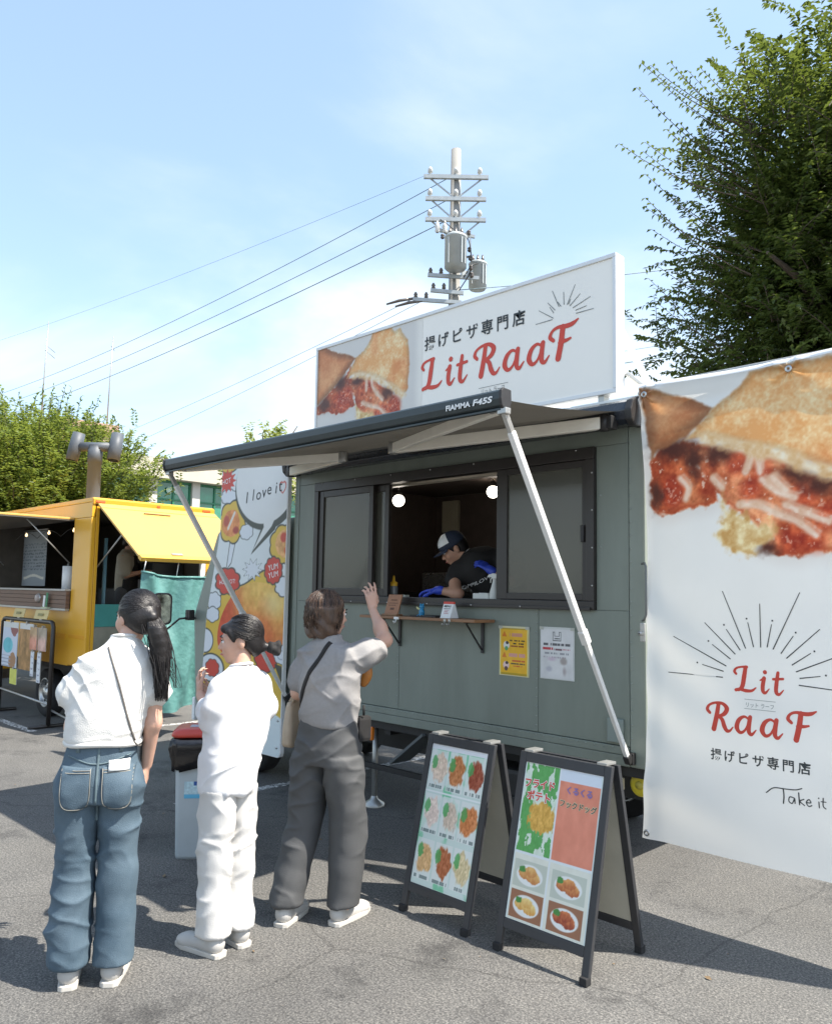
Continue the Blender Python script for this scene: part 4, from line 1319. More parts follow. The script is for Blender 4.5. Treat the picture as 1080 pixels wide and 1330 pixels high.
# handwriting near the foot: "Take it"
fl = Flat()
hw = [([(0.655, 0.690), (0.69, 0.718), (0.74, 0.722), (0.79, 0.726), (0.82, 0.737)], 0.005), ([(0.735, 0.722), (0.738, 0.69), (0.735, 0.655)], 0.006),
      ([(0.785, 0.688), (0.765, 0.690), (0.760, 0.670), (0.775, 0.662), (0.786, 0.686), (0.788, 0.664)], 0.005),
      ([(0.805, 0.715), (0.808, 0.662)], 0.006), ([(0.828, 0.690), (0.810, 0.678), (0.830, 0.662)], 0.005),
      ([(0.838, 0.677), (0.858, 0.680), (0.850, 0.693), (0.838, 0.678), (0.848, 0.662), (0.862, 0.668)], 0.005),
      ([(0.893, 0.690), (0.894, 0.664)], 0.005), ([(0.892, 0.706), (0.893, 0.707)], 0.006), ([(0.912, 0.710), (0.911, 0.675), (0.922, 0.664)], 0.005), ([(0.902, 0.693), (0.924, 0.694)], 0.004)]
hw = [(catmull(p, 6), w) for p, w in hw]
fl.field(lambda X, Y: np.min([d_stroke(X, Y, p, w) for p, w in hw], 0), 0.64, 0.95, 0.64, 0.75, 0.0022)
bn(fl.build('handwriting', M_ink, BN, ban, 0.002))
# ------------------------------------------------------------------ comic board on the cab
CP = thing('cab_poster', 'comic style board with speech bubbles and a fried bun covering the truck cab', 'poster board', (-3.85, -0.05, 0.25))
def cp(o):
    o.location = (3.85, 0.05, -0.25)
    return o
CPY = -0.060
bpoly = [(-4.50, 0.25), (-3.29, 0.25), (-3.262, 0.262), (-3.25, 0.29), (-3.25, 2.735), (-4.29, 2.79), (-4.285, 2.15), (-4.467, 1.37), (-4.51, 0.73)]
cp(MB().prism(bpoly, lambda u, v, d: (u, d, v), CPY, -0.022).build('board', M_white, CP, 0.003))
def blob(U, V, c, n=0, a=0.0, ph=0.0, spike=False):
    du, dv = (U-c[0])/c[2], (V-c[1])/c[3]
    th = np.arctan2(dv, du)
    if n:
        w = np.abs(np.sin(n*th/2+ph))
        r = 1+a*(w-0.5) if not spike else 1+a*(1-2*w)
    else:
        r = 1
    return (np.hypot(du, dv)/r-1)*min(c[2], c[3])
def comic(U, V):
    img = np.empty(U.shape+(3,))
    img[:] = (0.86, 0.885, 0.885)
    n1 = fbm2(U*6, V*6, 4)
    n2 = fbm2(U*24, V*24, 9)
    def lay(mk, col):
        mk = np.clip(mk, 0, 1)
        img[:] = img*(1-mk[..., None])+np.asarray(col)*mk[..., None]
    e = 0.005
    def shp(d, col, ow=0.012, oc=(0.20, 0.23, 0.21)):
        lay(sst(e, -e, d-ow), oc)
        lay(sst(e, -e, d), col)
    YEL, RED, WHT, DK = (0.87, 0.72, 0.26), (0.80, 0.22, 0.16), (0.86, 0.88, 0.90), (0.22, 0.25, 0.23)
    # yellow ground of the lower half
    d = d_poly(U, V, catmull([(-4.6, 0.5), (-4.6, 1.30), (-4.28, 1.52), (-4.10, 1.62), (-3.85, 1.66), (-3.55, 1.78), (-3.40, 1.74), (-3.18, 1.5), (-3.0, 1.4), (-3.0, 0.5)], 5, True))
    shp(d, YEL, 0.014, DK)
    # the bun
    bun = d_poly(U, V, catmull([(-4.25, 1.12), (-4.22, 1.35), (-4.02, 1.58), (-3.75, 1.68), (-3.45, 1.66), (-3.25, 1.54), (-3.10, 1.30), (-3.12, 1.17), (-3.40, 1.17), (-3.62, 1.10), (-3.80, 1.02), (-4.05, 1.00)], 6, True))
    k = np.clip(((V-1.12)*1.9+(U+4.25)*0.35-0.2+(n1-0.5)*0.8), 0, 1)
    col = np.array([0.83, 0.36, 0.12])*(1-k[..., None])+np.array([0.92, 0.74, 0.36])*k[..., None]
    left = sst(-3.80, -4.15, U)*0.9
    col = col*(1-left[..., None])+np.array([0.80, 0.27, 0.13])*left[..., None]
    col = col+(n2[..., None]-0.5)*0.16
    hl = sst(0.30, 0.0, np.hypot((U+3.42)/0.9, (V-1.50)/0.6))
    col = col*(1-0.6*hl[..., None])+np.array([0.93, 0.86, 0.62])*0.6*hl[..., None]
    lay(sst(e, -e, bun), col)
    # little speech shapes
    shp(blob(U, V, (-4.168, 2.79, 0.16, 0.10)), YEL, 0.012)
    shp(blob(U, V, (-4.161, 2.466, 0.125, 0.062), 7, 0.16), WHT, 0.006)
    shp(d_poly(U, V, [(-4.10, 2.07), (-4.02, 2.06), (-4.08, 1.86), (-4.15, 1.80)]), WHT, 0.009)
    yb = blob(U, V, (-4.085, 2.228, 0.21, 0.180), 7, 0.14)
    shp(yb, YEL, 0.014)
    q = blob(U, V, (-4.10, 2.23, 0.145, 0.125))
    lay(sst(e, -e, q+(n1-0.5)*0.06), np.array([0.88, 0.55, 0.30])+(n2[..., None]-0.5)*0.4)
    lay(sst(0.012, -0.012, blob(U, V, (-4.18, 2.24, 0.045, 0.05))), (0.72, 0.30, 0.22))
    lay(sst(0.012, -0.012, blob(U, V, (-4.02, 2.15, 0.05, 0.032))), (0.66, 0.22, 0.16))
    lay(sst(e, -e, d_stroke(U, V, [(-4.15, 2.17), (-4.05, 2.31)], 0.03)), (0.90, 0.86, 0.80))
    shp(blob(U, V, (-3.851, 2.128, 0.10, 0.065), 7, 0.12), WHT, 0.005)
    shp(blob(U, V, (-3.25, 2.33, 0.10, 0.09), 6, 0.14), WHT, 0.008)
    yb = blob(U, V, (-3.275, 2.001, 0.20, 0.158), 8, 0.10)
    shp(yb, YEL, 0.013)
    q = blob(U, V, (-3.27, 2.01, 0.13, 0.11))
    lay(sst(e, -e, q+(n1-0.5)*0.06), np.array([0.89, 0.66, 0.40])+(n2[..., None]-0.5)*0.35)
    lay(sst(0.012, -0.012, blob(U, V, (-3.29, 2.06, 0.045, 0.04))), (0.78, 0.25, 0.16))
    lay(sst(0.012, -0.012, blob(U, V, (-3.22, 1.95, 0.06, 0.04))), (0.82, 0.38, 0.20))
    shp(blob(U, V, (-3.734, 1.792, 0.12, 0.076), 10, 0.28, 0.3, True), WHT, 0.005)
    shp(blob(U, V, (-3.176, 1.807, 0.055, 0.053)), RED, 0.010)
    shp(blob(U, V, (-3.247, 1.648, 0.135, 0.080), 8, 0.14), WHT, 0.009)
    shp(blob(U, V, (-3.424, 1.784, 0.120, 0.108), 10, 0.12), RED, 0.011)
    shp(blob(U, V, (-4.127, 1.691, 0.185, 0.112), 8, 0.16), RED, 0.012)
    shp(blob(U, V, (-4.342, 1.506, 0.112, 0.080), 7, 0.14), WHT, 0.007)
    shp(blob(U, V, (-4.36, 1.385, 0.107, 0.066), 6, 0.14), WHT, 0.007)
    shp(blob(U, V, (-4.47, 1.142, 0.13, 0.105)), WHT, 0.012)
    shp(blob(U, V, (-4.35, 0.90, 0.20, 0.120)), WHT, 0.014)
    shp(blob(U, V, (-4.33, 0.90, 0.11, 0.075), 8, 0.12), RED, 0.006)
    shp(d_poly(U, V, [(-3.42, 1.05), (-3.38, 1.05), (-3.15, 1.27), (-3.15, 1.17)]), DK, 0.004)
    shp(blob(U, V, (-3.494, 1.035, 0.150, 0.100), 7, 0.12), RED, 0.010)
    shp(d_poly(U, V, [(-3.36, 1.00), (-3.27, 0.99), (-3.22, 0.80)]), DK, 0.004)
    shp(blob(U, V, (-3.277, 1.084, 0.098, 0.072), 7, 0.10), WHT, 0.006)
    lay(sst(e, -e, np.abs(blob(U, V, (-3.277, 1.084, 0.05, 0.037)))-0.004), (0.60, 0.64, 0.68))
    shp(blob(U, V, (-4.197, 2.612, 0.125, 0.092), 12, 0.20, 0.2, True), RED, 0.004, (0.75, 0.2, 0.15))
    # white foot of the board
    foot = sst(0.004, -0.004, V-(0.60+0.10*np.sin((U+4.4)*3.0)))
    lay(foot, (0.86, 0.90, 0.90))
    # the big speech bubble: dark offset outline, then white
    bb_ = blob(U, V, (-3.585, 2.56, 0.455, 0.372))
    tail = d_poly(U, V, [(-3.60, 2.24), (-3.40, 2.26), (-3.47, 2.16), (-3.745, 1.955), (-3.585, 2.16)])
    b2 = blob(U, V, (-3.565, 2.525, 0.485, 0.392))
    t2 = d_poly(U, V, [(-3.62, 2.2), (-3.36, 2.25), (-3.42, 2.13), (-3.765, 1.925), (-3.615, 2.16)])
    lay(sst(e, -e, np.minimum(b2, t2)), DK)
    lay(sst(e, -e, np.minimum(bb_, tail)), (0.88, 0.885, 0.875))
    # heart outline
    hx, hy = (U+3.325)/0.046, (V-2.475)/0.046
    ht = (hx**2+(hy-0.55*np.sqrt(np.abs(hx)))**2*1.05)-1
    lay(sst(0.16, -0.16, np.abs(ht)-0.26), (0.80, 0.28, 0.22))
    return img
cp(print_grid('print', -4.52, -3.252, 0.255, 2.785, 200, 400, comic, plane_xz(CPY), PR_gloss, CP, lambda U, V: d_poly(U, V, bpoly) < -0.002, 0.0015))
PC = plane_xz(CPY-0.0015)
fl = Flat()
for i, (ch, u) in enumerate((('I', -3.870), ('l', -3.770), ('o', -3.715), ('v', -3.630), ('e', -3.550), ('i', -3.430), ('t', -3.385))):
    fl.text(ch, u, 2.385+(0.006*math.sin(i*2.0))+0.012*i, 0.145, 0.0, shear=0.12)
cp(fl.build('lettering', M_ink, CP, PC, 0.0015))
fl = Flat()
fl.text('HOT', -4.197, 2.588, 0.068, 0.0, align='c', rot=0.1).text('YUM', -3.424, 1.79, 0.07, 0.0, align='c', rot=0.15).text('YUM', -3.418, 1.725, 0.07, 0.0, align='c', rot=0.15)
fl.text('HOT HOT!', -4.127, 1.668, 0.055, 0.0, align='c', rot=0.05)
cp(fl.build('lettering', M_whiteink, CP, PC, 0.0015))
for u, v in ((-3.30, 0.33), (-3.29, 0.55), (-4.4, 0.32)):
    cp(MB().lathe([(0.012, 0), (0.01, 0.004), (0, 0.005)], (u, CPY-0.002, v), 10, (0, -1, 0)).build('bolt', M_steel, CP))
# ------------------------------------------------------------------ shelf under the window and what stands on it
SH = thing('counter_shelf', 'narrow wooden shelf on two black brackets below the serving window', 'shelf', (-1.6, -0.1, 1.45))
MB().bb(-0.54, 0.54, -0.11, 0.094, -0.015, 0.004).build('board', M_wood, SH, 0.003)
for x in (-0.33, 0.44):
    k = MB().bb(x-0.011, x+0.011, 0.086, 0.096, -0.215, -0.016).bb(x-0.011, x+0.011, -0.085, 0.085, -0.022, -0.0155)
    k.bar((x, -0.07, -0.024), (x, 0.084, -0.195), 0.012, 0.007, (1, 0, 0))
    k.build('bracket', M_blackp, SH, 0.002)
for x in (-0.155, 0.295, 0.335):
    MB().box((x, -0.114, -0.008), (0.045 if x < 0 else 0.02, 0.006, 0.016)).tube([(x, -0.117, -0.012), (x, -0.122, -0.035), (x, -0.137, -0.040), (x, -0.142, -0.026)], 0.004, 6).build('hook', M_white if x < 0 else M_alug, SH)
ZS = 1.4545
cb = thing('menu_stand', 'brown wooden menu board leaning on the left end of the shelf', 'menu board', (-1.885, -0.13, ZS))
MB().box((0, 0.012, 0.075), (0.135, 0.009, 0.150), 0, R(-18)).build('board', M_tan, cb, 0.003)
MB().box((0, 0.0, 0.006), (0.15, 0.06, 0.012)).build('base', M_wood, cb, 0.002)
k = Flat().rect(-0.03, 0.03, 0.105, 0.112).rect(-0.045, 0.045, 0.085, 0.089).rect(-0.045, 0.03, 0.07, 0.074).rect(-0.02, 0.02, 0.04, 0.055)
k.build('engraving', mat('burnt_mark', (0.10, 0.04, 0.02), 0.6), cb, lambda u, v, d: (u, 0.012-0.0055+(v-0.075)*math.tan(R(18)), v), 0.0)
fg = thing('toy_figure', 'small bright blue bear figure with a pale yellow arm on the shelf', 'toy', (-1.605, -0.12, ZS))
s_ = SDF((-0.05, -0.04, -0.005), (0.05, 0.04, 0.11), 0.003)
s_.ell((0, 0, 0.03), (0.022, 0.018, 0.03), 0.006).ell((0, 0, 0.068), (0.019, 0.017, 0.018), 0.006).ell((-0.013, 0, 0.085), (0.007, 0.005, 0.008), 0.004).ell((0.013, 0, 0.085), (0.007, 0.005, 0.008), 0.004).cone((0.012, -0.005, 0.045), (0.028, -0.014, 0.03), 0.008, 0.006, 0.004).cone((-0.010, -0.012, 0.008), (-0.012, -0.024, 0.008), 0.009, 0.008, 0.004).cone((0.010, -0.012, 0.008), (0.012, -0.024, 0.008), 0.009, 0.008, 0.004)
s_.build('body', mat('toy_blue', (0.02, 0.22, 0.42), 0.35, vary=0.08), fg)
MB().tube([(-0.012, -0.004, 0.05), (-0.03, -0.010, 0.058), (-0.037, -0.012, 0.066)], [0.007, 0.008, 0.005], 8).build('arm', mat('pale_yellow', (0.62, 0.60, 0.30), 0.5), fg)
ty = thing('tray', 'thin black tray lying on the shelf behind the blue figure', 'tray', (-1.57, -0.085, ZS))
MB().box((0, 0, 0.003), (0.24, 0.13, 0.006)).build('base', M_blackp, ty, 0.002)
MB().bb(-0.12, 0.12, -0.065, -0.060, 0.0062, 0.012).bb(-0.12, 0.12, 0.060, 0.065, 0.0062, 0.012).bb(-0.12, -0.115, -0.0595, 0.0595, 0.0062, 0.012).bb(0.115, 0.12, -0.0595, 0.0595, 0.0062, 0.012).build('rim', M_blackp, ty)
cl = thing('tent_card', 'white standing card with a red top edge on the shelf', 'card', (-1.352, -0.12, ZS))
MB().prism([(-0.042, 0), (0.042, 0), (0.004, 0.105), (-0.004, 0.105)], lambda u, v, d: (d, u, v), -0.044, 0.044).build('card', mat('white_card', (0.78, 0.80, 0.80), 0.6, vary=0.03), cl, 0.001)
MB().prism([(-0.0095, 0.092), (0.0095, 0.092), (0.0055, 0.107), (-0.0055, 0.107)], lambda u, v, d: (d, u, v), -0.045, 0.045).build('red_band', M_red, cl)
sl = lambda u, v, d: (u, -0.042+v*0.038/0.105-0.001-d, v)
Flat().text('MENU', -0.03, 0.072, 0.018, 0.02, width=0.06).rect(-0.028, 0.028, 0.060, 0.063).build('print', M_ink, cl, sl)
Flat().rect(-0.02, 0.02, 0.030, 0.034).rect(-0.02, 0.012, 0.040, 0.044).rect(-0.02, 0.02, 0.050, 0.053).build('print', mat('pink_print', (0.5, 0.22, 0.25), 0.6), cl, sl)
# on the bench behind the window
ZB = 1.5765
bt = thing('sauce_bottle', 'clear squeeze bottle with a yellow nozzle behind the window ledge', 'bottle', (-2.147, 0.13, ZB))
MB().lathe([(0, 0), (0.030, 0), (0.032, 0.01), (0.032, 0.075), (0.027, 0.09)], (0, 0, 0), 18).build('bottle', mat('grey_clear', (0.16, 0.17, 0.17), 0.25, vary=0.1), bt)
MB().lathe([(0.029, 0.088), (0.029, 0.115), (0.012, 0.122), (0.006, 0.165), (0, 0.166)], (0, 0, 0), 16).build('nozzle', mat('mustard', (0.75, 0.42, 0.03), 0.4, vary=0.05), bt)
bt = thing('sponge', 'small pale sponge beside the sauce bottle', 'sponge', (-2.05, 0.14, ZB))
MB().box((0, 0, 0.012), (0.075, 0.05, 0.024)).build('block', mat('sponge_pale', (0.42, 0.44, 0.38), 0.8, vary=0.1, bump=0.3, bscale=120), bt, 0.004)
bt = thing('spray_bottle', 'white trigger spray bottle on the right end of the window ledge', 'spray bottle', (-1.158, 0.11, ZB))
M_wp = mat('white_plastic', (0.68, 0.70, 0.67), 0.4, vary=0.04)
MB().lathe([(0, 0), (0.036, 0), (0.038, 0.012), (0.034, 0.05), (0.020, 0.10), (0.014, 0.125), (0.014, 0.14)], (0, 0, 0), 20).build('bottle', M_wp, bt)
MB().prism([(-0.052, 0.150), (-0.048, 0.168), (-0.01, 0.178), (0.024, 0.172), (0.030, 0.15), (0.016, 0.141), (-0.014, 0.141), (-0.02, 0.152)], lambda u, v, d: (u, d, v), -0.012, 0.012).build('spray_head', M_wp, bt, 0.003)
MB().tube([(-0.024, 0, 0.152), (-0.034, 0, 0.135), (-0.036, 0, 0.115)], 0.005, 6).tube([(0.02, 0, 0.15), (0.034, 0, 0.135), (0.040, 0, 0.115)], 0.006, 6).build('trigger', M_wp, bt)
bt = thing('tissue_box', 'flat white box beside the spray bottle', 'box', (-1.265, 0.13, ZB))
MB().box((0, 0, 0.022), (0.135, 0.08, 0.044)).build('box', M_wp, bt, 0.003)
MB().box((0, 0, 0.0455), (0.07, 0.03, 0.003)).build('slot', M_white, bt, 0.001)
# ------------------------------------------------------------------ two notices taped on the truck wall
def notice(name, label, u0, u1, v0, v1, paint, mcol):
    T = thing(name, label, 'notice', ((u0+u1)/2, -0.002, v0))
    def lc(o):
        o.location = (-(u0+u1)/2, 0.002, -v0)
        return o
    lc(MB().bb(u0-0.006, u1+0.006, -0.0045, -0.0005, v0-0.006, v1+0.012).build('sleeve', mcol, T))
    lc(print_grid('print', u0, u1, v0, v1, 120, 160, paint, lambda u, v, d: (u, -0.006-0.002*np.sin(v*30+u*9)*0.6+0*u, v), PR_gloss, T))
    for du in (0.02, 0.98):
        lc(MB().box((u0+(u1-u0)*du, -0.0075, v1+0.004), (0.03, 0.001, 0.018)).build('tape', mat('clear_tape', (0.42, 0.43, 0.38), 0.3), T))
    return T, lc
def dashes(U, V, rows, img, e=0.0012):
    for u0, u1, v, h, col, dens, seed in rows:
        g = vnoise2((U-u0)/(h*0.55), np.full_like(U, v*57.0), seed)
        mk = ((U > u0) & (U < u1) & (np.abs(V-v) < h/2) & (g > 1-dens)).astype(float)
        img[:] = img*(1-mk[..., None]*0.85)+np.array(col)*mk[..., None]*0.85
def p_yellow(U, V):
    img = np.empty(U.shape+(3,))
    img[:] = (0.93, 0.72, 0.12)
    n = fbm2(U*30, V*30, 5)
    img += (n[..., None]-0.5)*0.07
    w = (U-(-1.017))/0.22
    h = (V-1.114)/0.297
    band = ((h < 0.045) | (h > 0.955))
    img[band] = (0.74, 0.62, 0.12)
    img[(w < 0.03) | (w > 0.97)] = (0.90, 0.88, 0.55)
    for cy in (0.84, 0.40):
        t = d_poly(U, V, [(-1.0, 1.114+0.297*(cy-0.04)), (-0.962, 1.114+0.297*(cy-0.04)), (-0.981, 1.114+0.297*(cy+0.08))])
        img[t < 0] = (0.86, 0.48, 0.06)
    for cy, c in ((0.62, (0.88, 0.88, 0.86)), (0.20, (0.93, 0.80, 0.78))):
        b_ = blob(U, V, (-0.966, 1.114+0.297*cy, 0.024, 0.024))
        img[b_ < 0] = c
        b_ = blob(U, V, (-0.966, 1.114+0.297*(cy-0.07), 0.014, 0.014))
        img[b_ < 0] = (0.35, 0.62, 0.38) if cy > 0.5 else (0.40, 0.30, 0.25)
        b_ = blob(U, V, (-0.960, 1.114+0.297*(cy+0.05), 0.012, 0.010))
        img[b_ < 0] = (0.25, 0.22, 0.22)
    dashes(U, V, [(-0.94, -0.84, 1.363, 0.022, (0.80, 0.55, 0.52), 0.75, 1), (-0.94, -0.82, 1.328, 0.010, (0.35, 0.27, 0.05), 0.7, 2), (-0.915, -0.83, 1.310, 0.010, (0.15, 0.13, 0.10), 0.65, 3), (-0.94, -0.83, 1.293, 0.010, (0.55, 0.25, 0.05), 0.7, 4),
                  (-0.945, -0.82, 1.238, 0.022, (0.84, 0.60, 0.62), 0.75, 5), (-0.92, -0.82, 1.203, 0.010, (0.80, 0.35, 0.10), 0.7, 6), (-0.93, -0.82, 1.186, 0.009, (0.30, 0.28, 0.20), 0.7, 7), (-0.91, -0.84, 1.170, 0.009, (0.82, 0.40, 0.12), 0.7, 8)], img)
    return img
notice('yellow_notice', 'yellow printed notice taped to the grey truck wall', -1.017, -0.797, 1.114, 1.405, p_yellow, mat('yellowed_sleeve', (0.62, 0.58, 0.36), 0.3))
def p_white(U, V):
    img = np.empty(U.shape+(3,))
    n = fbm2(U*18, V*18, 5)
    img[:] = (0.86, 0.86, 0.86)
    img += (n[..., None]-0.5)*0.10
    bag = d_poly(U, V, [(-0.612, 1.345), (-0.555, 1.345), (-0.555, 1.395), (-0.567, 1.395), (-0.567, 1.372), (-0.600, 1.372), (-0.600, 1.395), (-0.612, 1.395)])
    img[np.abs(bag) < 0.0022] = (0.35, 0.36, 0.36)
    dashes(U, V, [(-0.605, -0.562, 1.357, 0.007, (0.3, 0.3, 0.3), 0.7, 1), (-0.68, -0.49, 1.322, 0.014, (0.28, 0.28, 0.30), 0.72, 2), (-0.685, -0.61, 1.296, 0.014, (0.75, 0.16, 0.20), 0.8, 3), (-0.605, -0.545, 1.292, 0.012, (0.40, 0.24, 0.28), 0.7, 4), (-0.54, -0.49, 1.294, 0.008, (0.75, 0.45, 0.48), 0.6, 5), (-0.67, -0.50, 1.268, 0.010, (0.55, 0.56, 0.58), 0.55, 6), (-0.68, -0.52, 1.245, 0.008, (0.66, 0.62, 0.66), 0.5, 7)], img)
    for c, col in (((-0.535, 1.225, 0.025, 0.022), (0.62, 0.58, 0.56)), ((-0.64, 1.175, 0.022, 0.016), (0.70, 0.70, 0.74)), ((-0.53, 1.165, 0.012, 0.024), (0.66, 0.62, 0.62)), ((-0.62, 1.235, 0.03, 0.012), (0.80, 0.72, 0.78))):
        k = sst(0.008, -0.010, blob(U, V, c))*0.8
        img[:] = img*(1-k[..., None])+np.array(col)*k[..., None]
    return img
notice('white_notice', 'white printed notice with a bag drawing taped to the grey truck wall', -0.699, -0.467, 1.12, 1.413, p_white, mat('clear_sleeve', (0.55, 0.57, 0.55), 0.3))
# ------------------------------------------------------------------ folding menu boards on the ground
def a_board(label, cx, y, w, paint, extra=False):
    T = thing('menu_board', label, 'menu board', (cx, y, 0), 0, 'folding menu boards in front of the truck')
    H, lean = 0.865, 0.20
    def fp(u, v, d):
        k = v/H
        return (u, -lean*(1-k)-d*0.97, v)
    def rp(u, v, d):
        k = v/H
        return (u, 0.05+lean*(1-k)+d, v)
    def frame(f, nm):
        m_ = MB()
        t = 0.036
        for poly in ([(-w/2, 0.03), (-w/2+t, 0.03), (-w/2+t, H), (-w/2, H)], [(w/2-t, 0.03), (w/2, 0.03), (w/2, H), (w/2-t, H)], [(-w/2+t, H-0.045), (w/2-t, H-0.045), (w/2-t, H), (-w/2+t, H)], [(-w/2+t, 0.10), (w/2-t, 0.10), (w/2-t, 0.14), (-w/2+t, 0.14)]):
            m_.prism(poly, f, -0.012, 0.012)
        return m_.build(nm, mat('board_frame', (0.030, 0.031, 0.034), 0.45, vary=0.15), T, 0.003)
    frame(fp, 'front_frame')
    frame(rp, 'rear_frame')
    MB().prism([(-w/2+0.036, 0.141), (w/2-0.036, 0.141), (w/2-0.036, H-0.046), (-w/2+0.036, H-0.046)], fp, -0.008, 0.004).build('front_panel', M_white, T)
    MB().prism([(-w/2+0.036, 0.141), (w/2-0.036, 0.141), (w/2-0.036, H-0.046), (-w/2+0.036, H-0.046)], rp, -0.008, 0.004).build('rear_panel', mat('pale_board', (0.42, 0.40, 0.33), 0.6, vary=0.08), T)
    for s_ in (-1, 1):
        for f in (fp, rp):
            x, yy, z = f(s_*(w/2-0.018), 0.0, 0)
            MB().bb(x-0.018, x+0.018, yy-0.02, yy+0.02, 0, 0.034).build('foot', M_rubber, T, 0.004)
        MB().box((s_*(w/2-0.05), 0.025, H+0.006), (0.05, 0.08, 0.012)).build('hinge', M_alug, T, 0.002)
    print_grid('print', -w/2+0.038, w/2-0.038, 0.143, H-0.048, 150, 250, lambda U, V: paint(U/(w/2-0.038), (V-0.143)/(H-0.191)), fp, PR_gloss, T, None, 0.0055)
    return T, fp, H
def p_menu(a, v):
    img = np.empty(a.shape+(3,))
    img[:] = (0.83, 0.89, 0.86)
    n1, n2 = fbm2(a*9, v*16, 4), fbm2(a*30, v*55, 9)
    gr = sst(0.50, 0.62, fbm2(a*3.2+4, v*6, 33))
    img[:] = img*(1-0.75*gr[..., None])+np.array([0.42, 0.78, 0.58])*0.75*gr[..., None]
    for j, cv in enumerate((0.82, 0.50, 0.18)):
        for i, ca in enumerate((-0.66, 0.0, 0.66)):
            col = [(0.93, 0.83, 0.74), (0.78, 0.50, 0.30), (0.62, 0.30, 0.20), (0.95, 0.86, 0.80), (0.86, 0.78, 0.70), (0.84, 0.52, 0.30), (0.90, 0.72, 0.50), (0.72, 0.42, 0.26), (0.88, 0.80, 0.62), (0.80, 0.5, 0.3), (0.9, 0.8, 0.7), (0.7, 0.4, 0.25)][j*3+i]
            card = np.maximum(np.abs(a-ca)-0.30, (np.abs(v-cv)-0.14)*2.2)
            img[card < 0] = img[card < 0]*0.25+np.array([0.92, 0.93, 0.91])*0.75
            q = np.hypot((a-ca-0.03)/0.26, (v-cv-0.01)/0.105)-1+(n1-0.5)*0.8
            k = sst(0.12, -0.12, q)
            img[:] = img*(1-k[..., None])+(np.array(col)+(n2[..., None]-0.5)*0.35)*k[..., None]
            q = np.hypot((a-ca+0.16)/0.10, (v-cv-0.05)/0.05)-1+(n2-0.5)*0.8
            k = sst(0.12, -0.12, q)*0.8
            img[:] = img*(1-k[..., None])+np.array([0.30, 0.66, 0.36])*k[..., None]
            t = (np.abs(v-cv+0.125) < 0.012) & (np.abs(a-ca) < 0.26) & (vnoise2(a*32, np.full_like(a, j*7+i), 3) > 0.35)
            img[t] = (0.52, 0.58, 0.57)
    img[np.abs(v-0.66) < 0.006] = (0.93, 0.95, 0.94)
    img[v > 0.965] = (0.90, 0.91, 0.92)
    return img
a_board('black folding menu board with six small food pictures on green and white', -0.585, -0.85, 0.455, p_menu)
def p_two(a, v):
    img = np.empty(a.shape+(3,))
    img[:] = (0.86, 0.90, 0.87)
    n1, n2 = fbm2(a*7, v*12, 14), fbm2(a*26, v*46, 19)
    L = a < -0.06
    top = v > 0.42
    g = np.where((n1 > 0.48)[..., None], np.array([0.35, 0.66, 0.34]), np.array([0.86, 0.91, 0.84]))
    g = g+(n2[..., None]-0.5)*0.10
    img[L & top] = g[L & top]
    k = sst(0.10, -0.10, np.hypot((a+0.42)/0.34, (v-0.66)/0.10)-1+(n2-0.5)*0.7)*L
    img[:] = img*(1-k[..., None])+(np.array([0.88, 0.68, 0.30])+(n2[..., None]-0.5)*0.3)*k[..., None]
    rr_ = (~L) & top
    img[rr_] = (np.array([0.90, 0.55, 0.44])+(n1[..., None]-0.5)*0.10)[rr_]
    img[(~L) & top & (v > 0.925)] = (0.86, 0.89, 0.92)
    lo = ~top
    img[lo] = (np.array([0.90, 0.90, 0.84])+(n1[..., None]-0.5)*0.06)[lo]
    for ca, cv, c1, c2 in ((-0.52, 0.29, (0.80, 0.52, 0.28), (0.93, 0.76, 0.46)), (0.46, 0.29, (0.72, 0.38, 0.20), (0.92, 0.66, 0.38)), (-0.52, 0.10, (0.86, 0.62, 0.30), (0.97, 0.86, 0.56)), (0.46, 0.10, (0.60, 0.24, 0.14), (0.88, 0.52, 0.30))):
        card = np.maximum(np.abs(a-ca)-0.42, (np.abs(v-cv)-0.085)*3.2)
        img[card < 0] = np.array([0.78, 0.80, 0.74]) if cv > 0.2 else np.array([0.62, 0.42, 0.30])
        pl = np.hypot((a-ca)/0.34, (v-cv)/0.066)-1
        k = sst(0.05, -0.05, pl)
        img[:] = img*(1-k[..., None])+np.array([0.93, 0.93, 0.91])*k[..., None]
        for ox, oy, rx_ in ((-0.12, 0.006, 0.17), (0.10, -0.008, 0.18), (0.02, 0.022, 0.15)):
            q = np.hypot((a-ca-ox)/rx_, (v-cv-oy)/(rx_*0.21))-1+(n2-0.5)*0.35
            k = sst(0.06, -0.06, q)
            g_ = np.clip((v-cv-oy)/0.07+0.5+(n2-0.5)*0.9, 0, 1)[..., None]
            img[:] = img*(1-k[..., None])+(np.array(c1)*(1-g_)+np.array(c2)*g_)*k[..., None]
        q = np.hypot((a-ca+0.20)/0.08, (v-cv-0.03)/0.02)-1+(n2-0.5)*0.8
        k = sst(0.1, -0.1, q)
        img[:] = img*(1-k[..., None])+np.array([0.28, 0.55, 0.24])*k[..., None]
    img[np.abs(a+0.06) < 0.022] = (0.90, 0.92, 0.92)
    img[np.abs(v-0.42) < 0.008] = (0.90, 0.92, 0.92)
    img[(a < -0.96) | (a > 0.96)] = (0.88, 0.92, 0.90)
    return img
T, fp, H = a_board('black folding menu board with a green sheet and an orange sheet side by side', 0.055, -0.85, 0.50, p_two)
def tx(rows, m_, nm='lettering', d=0.0075):
    f = Flat()
    for s_, u, v, sz, bo, ro in rows:
        f.text(s_, u, v, sz, bo, align='c', rot=ro)
    f.build(nm, m_, T, fp, d)
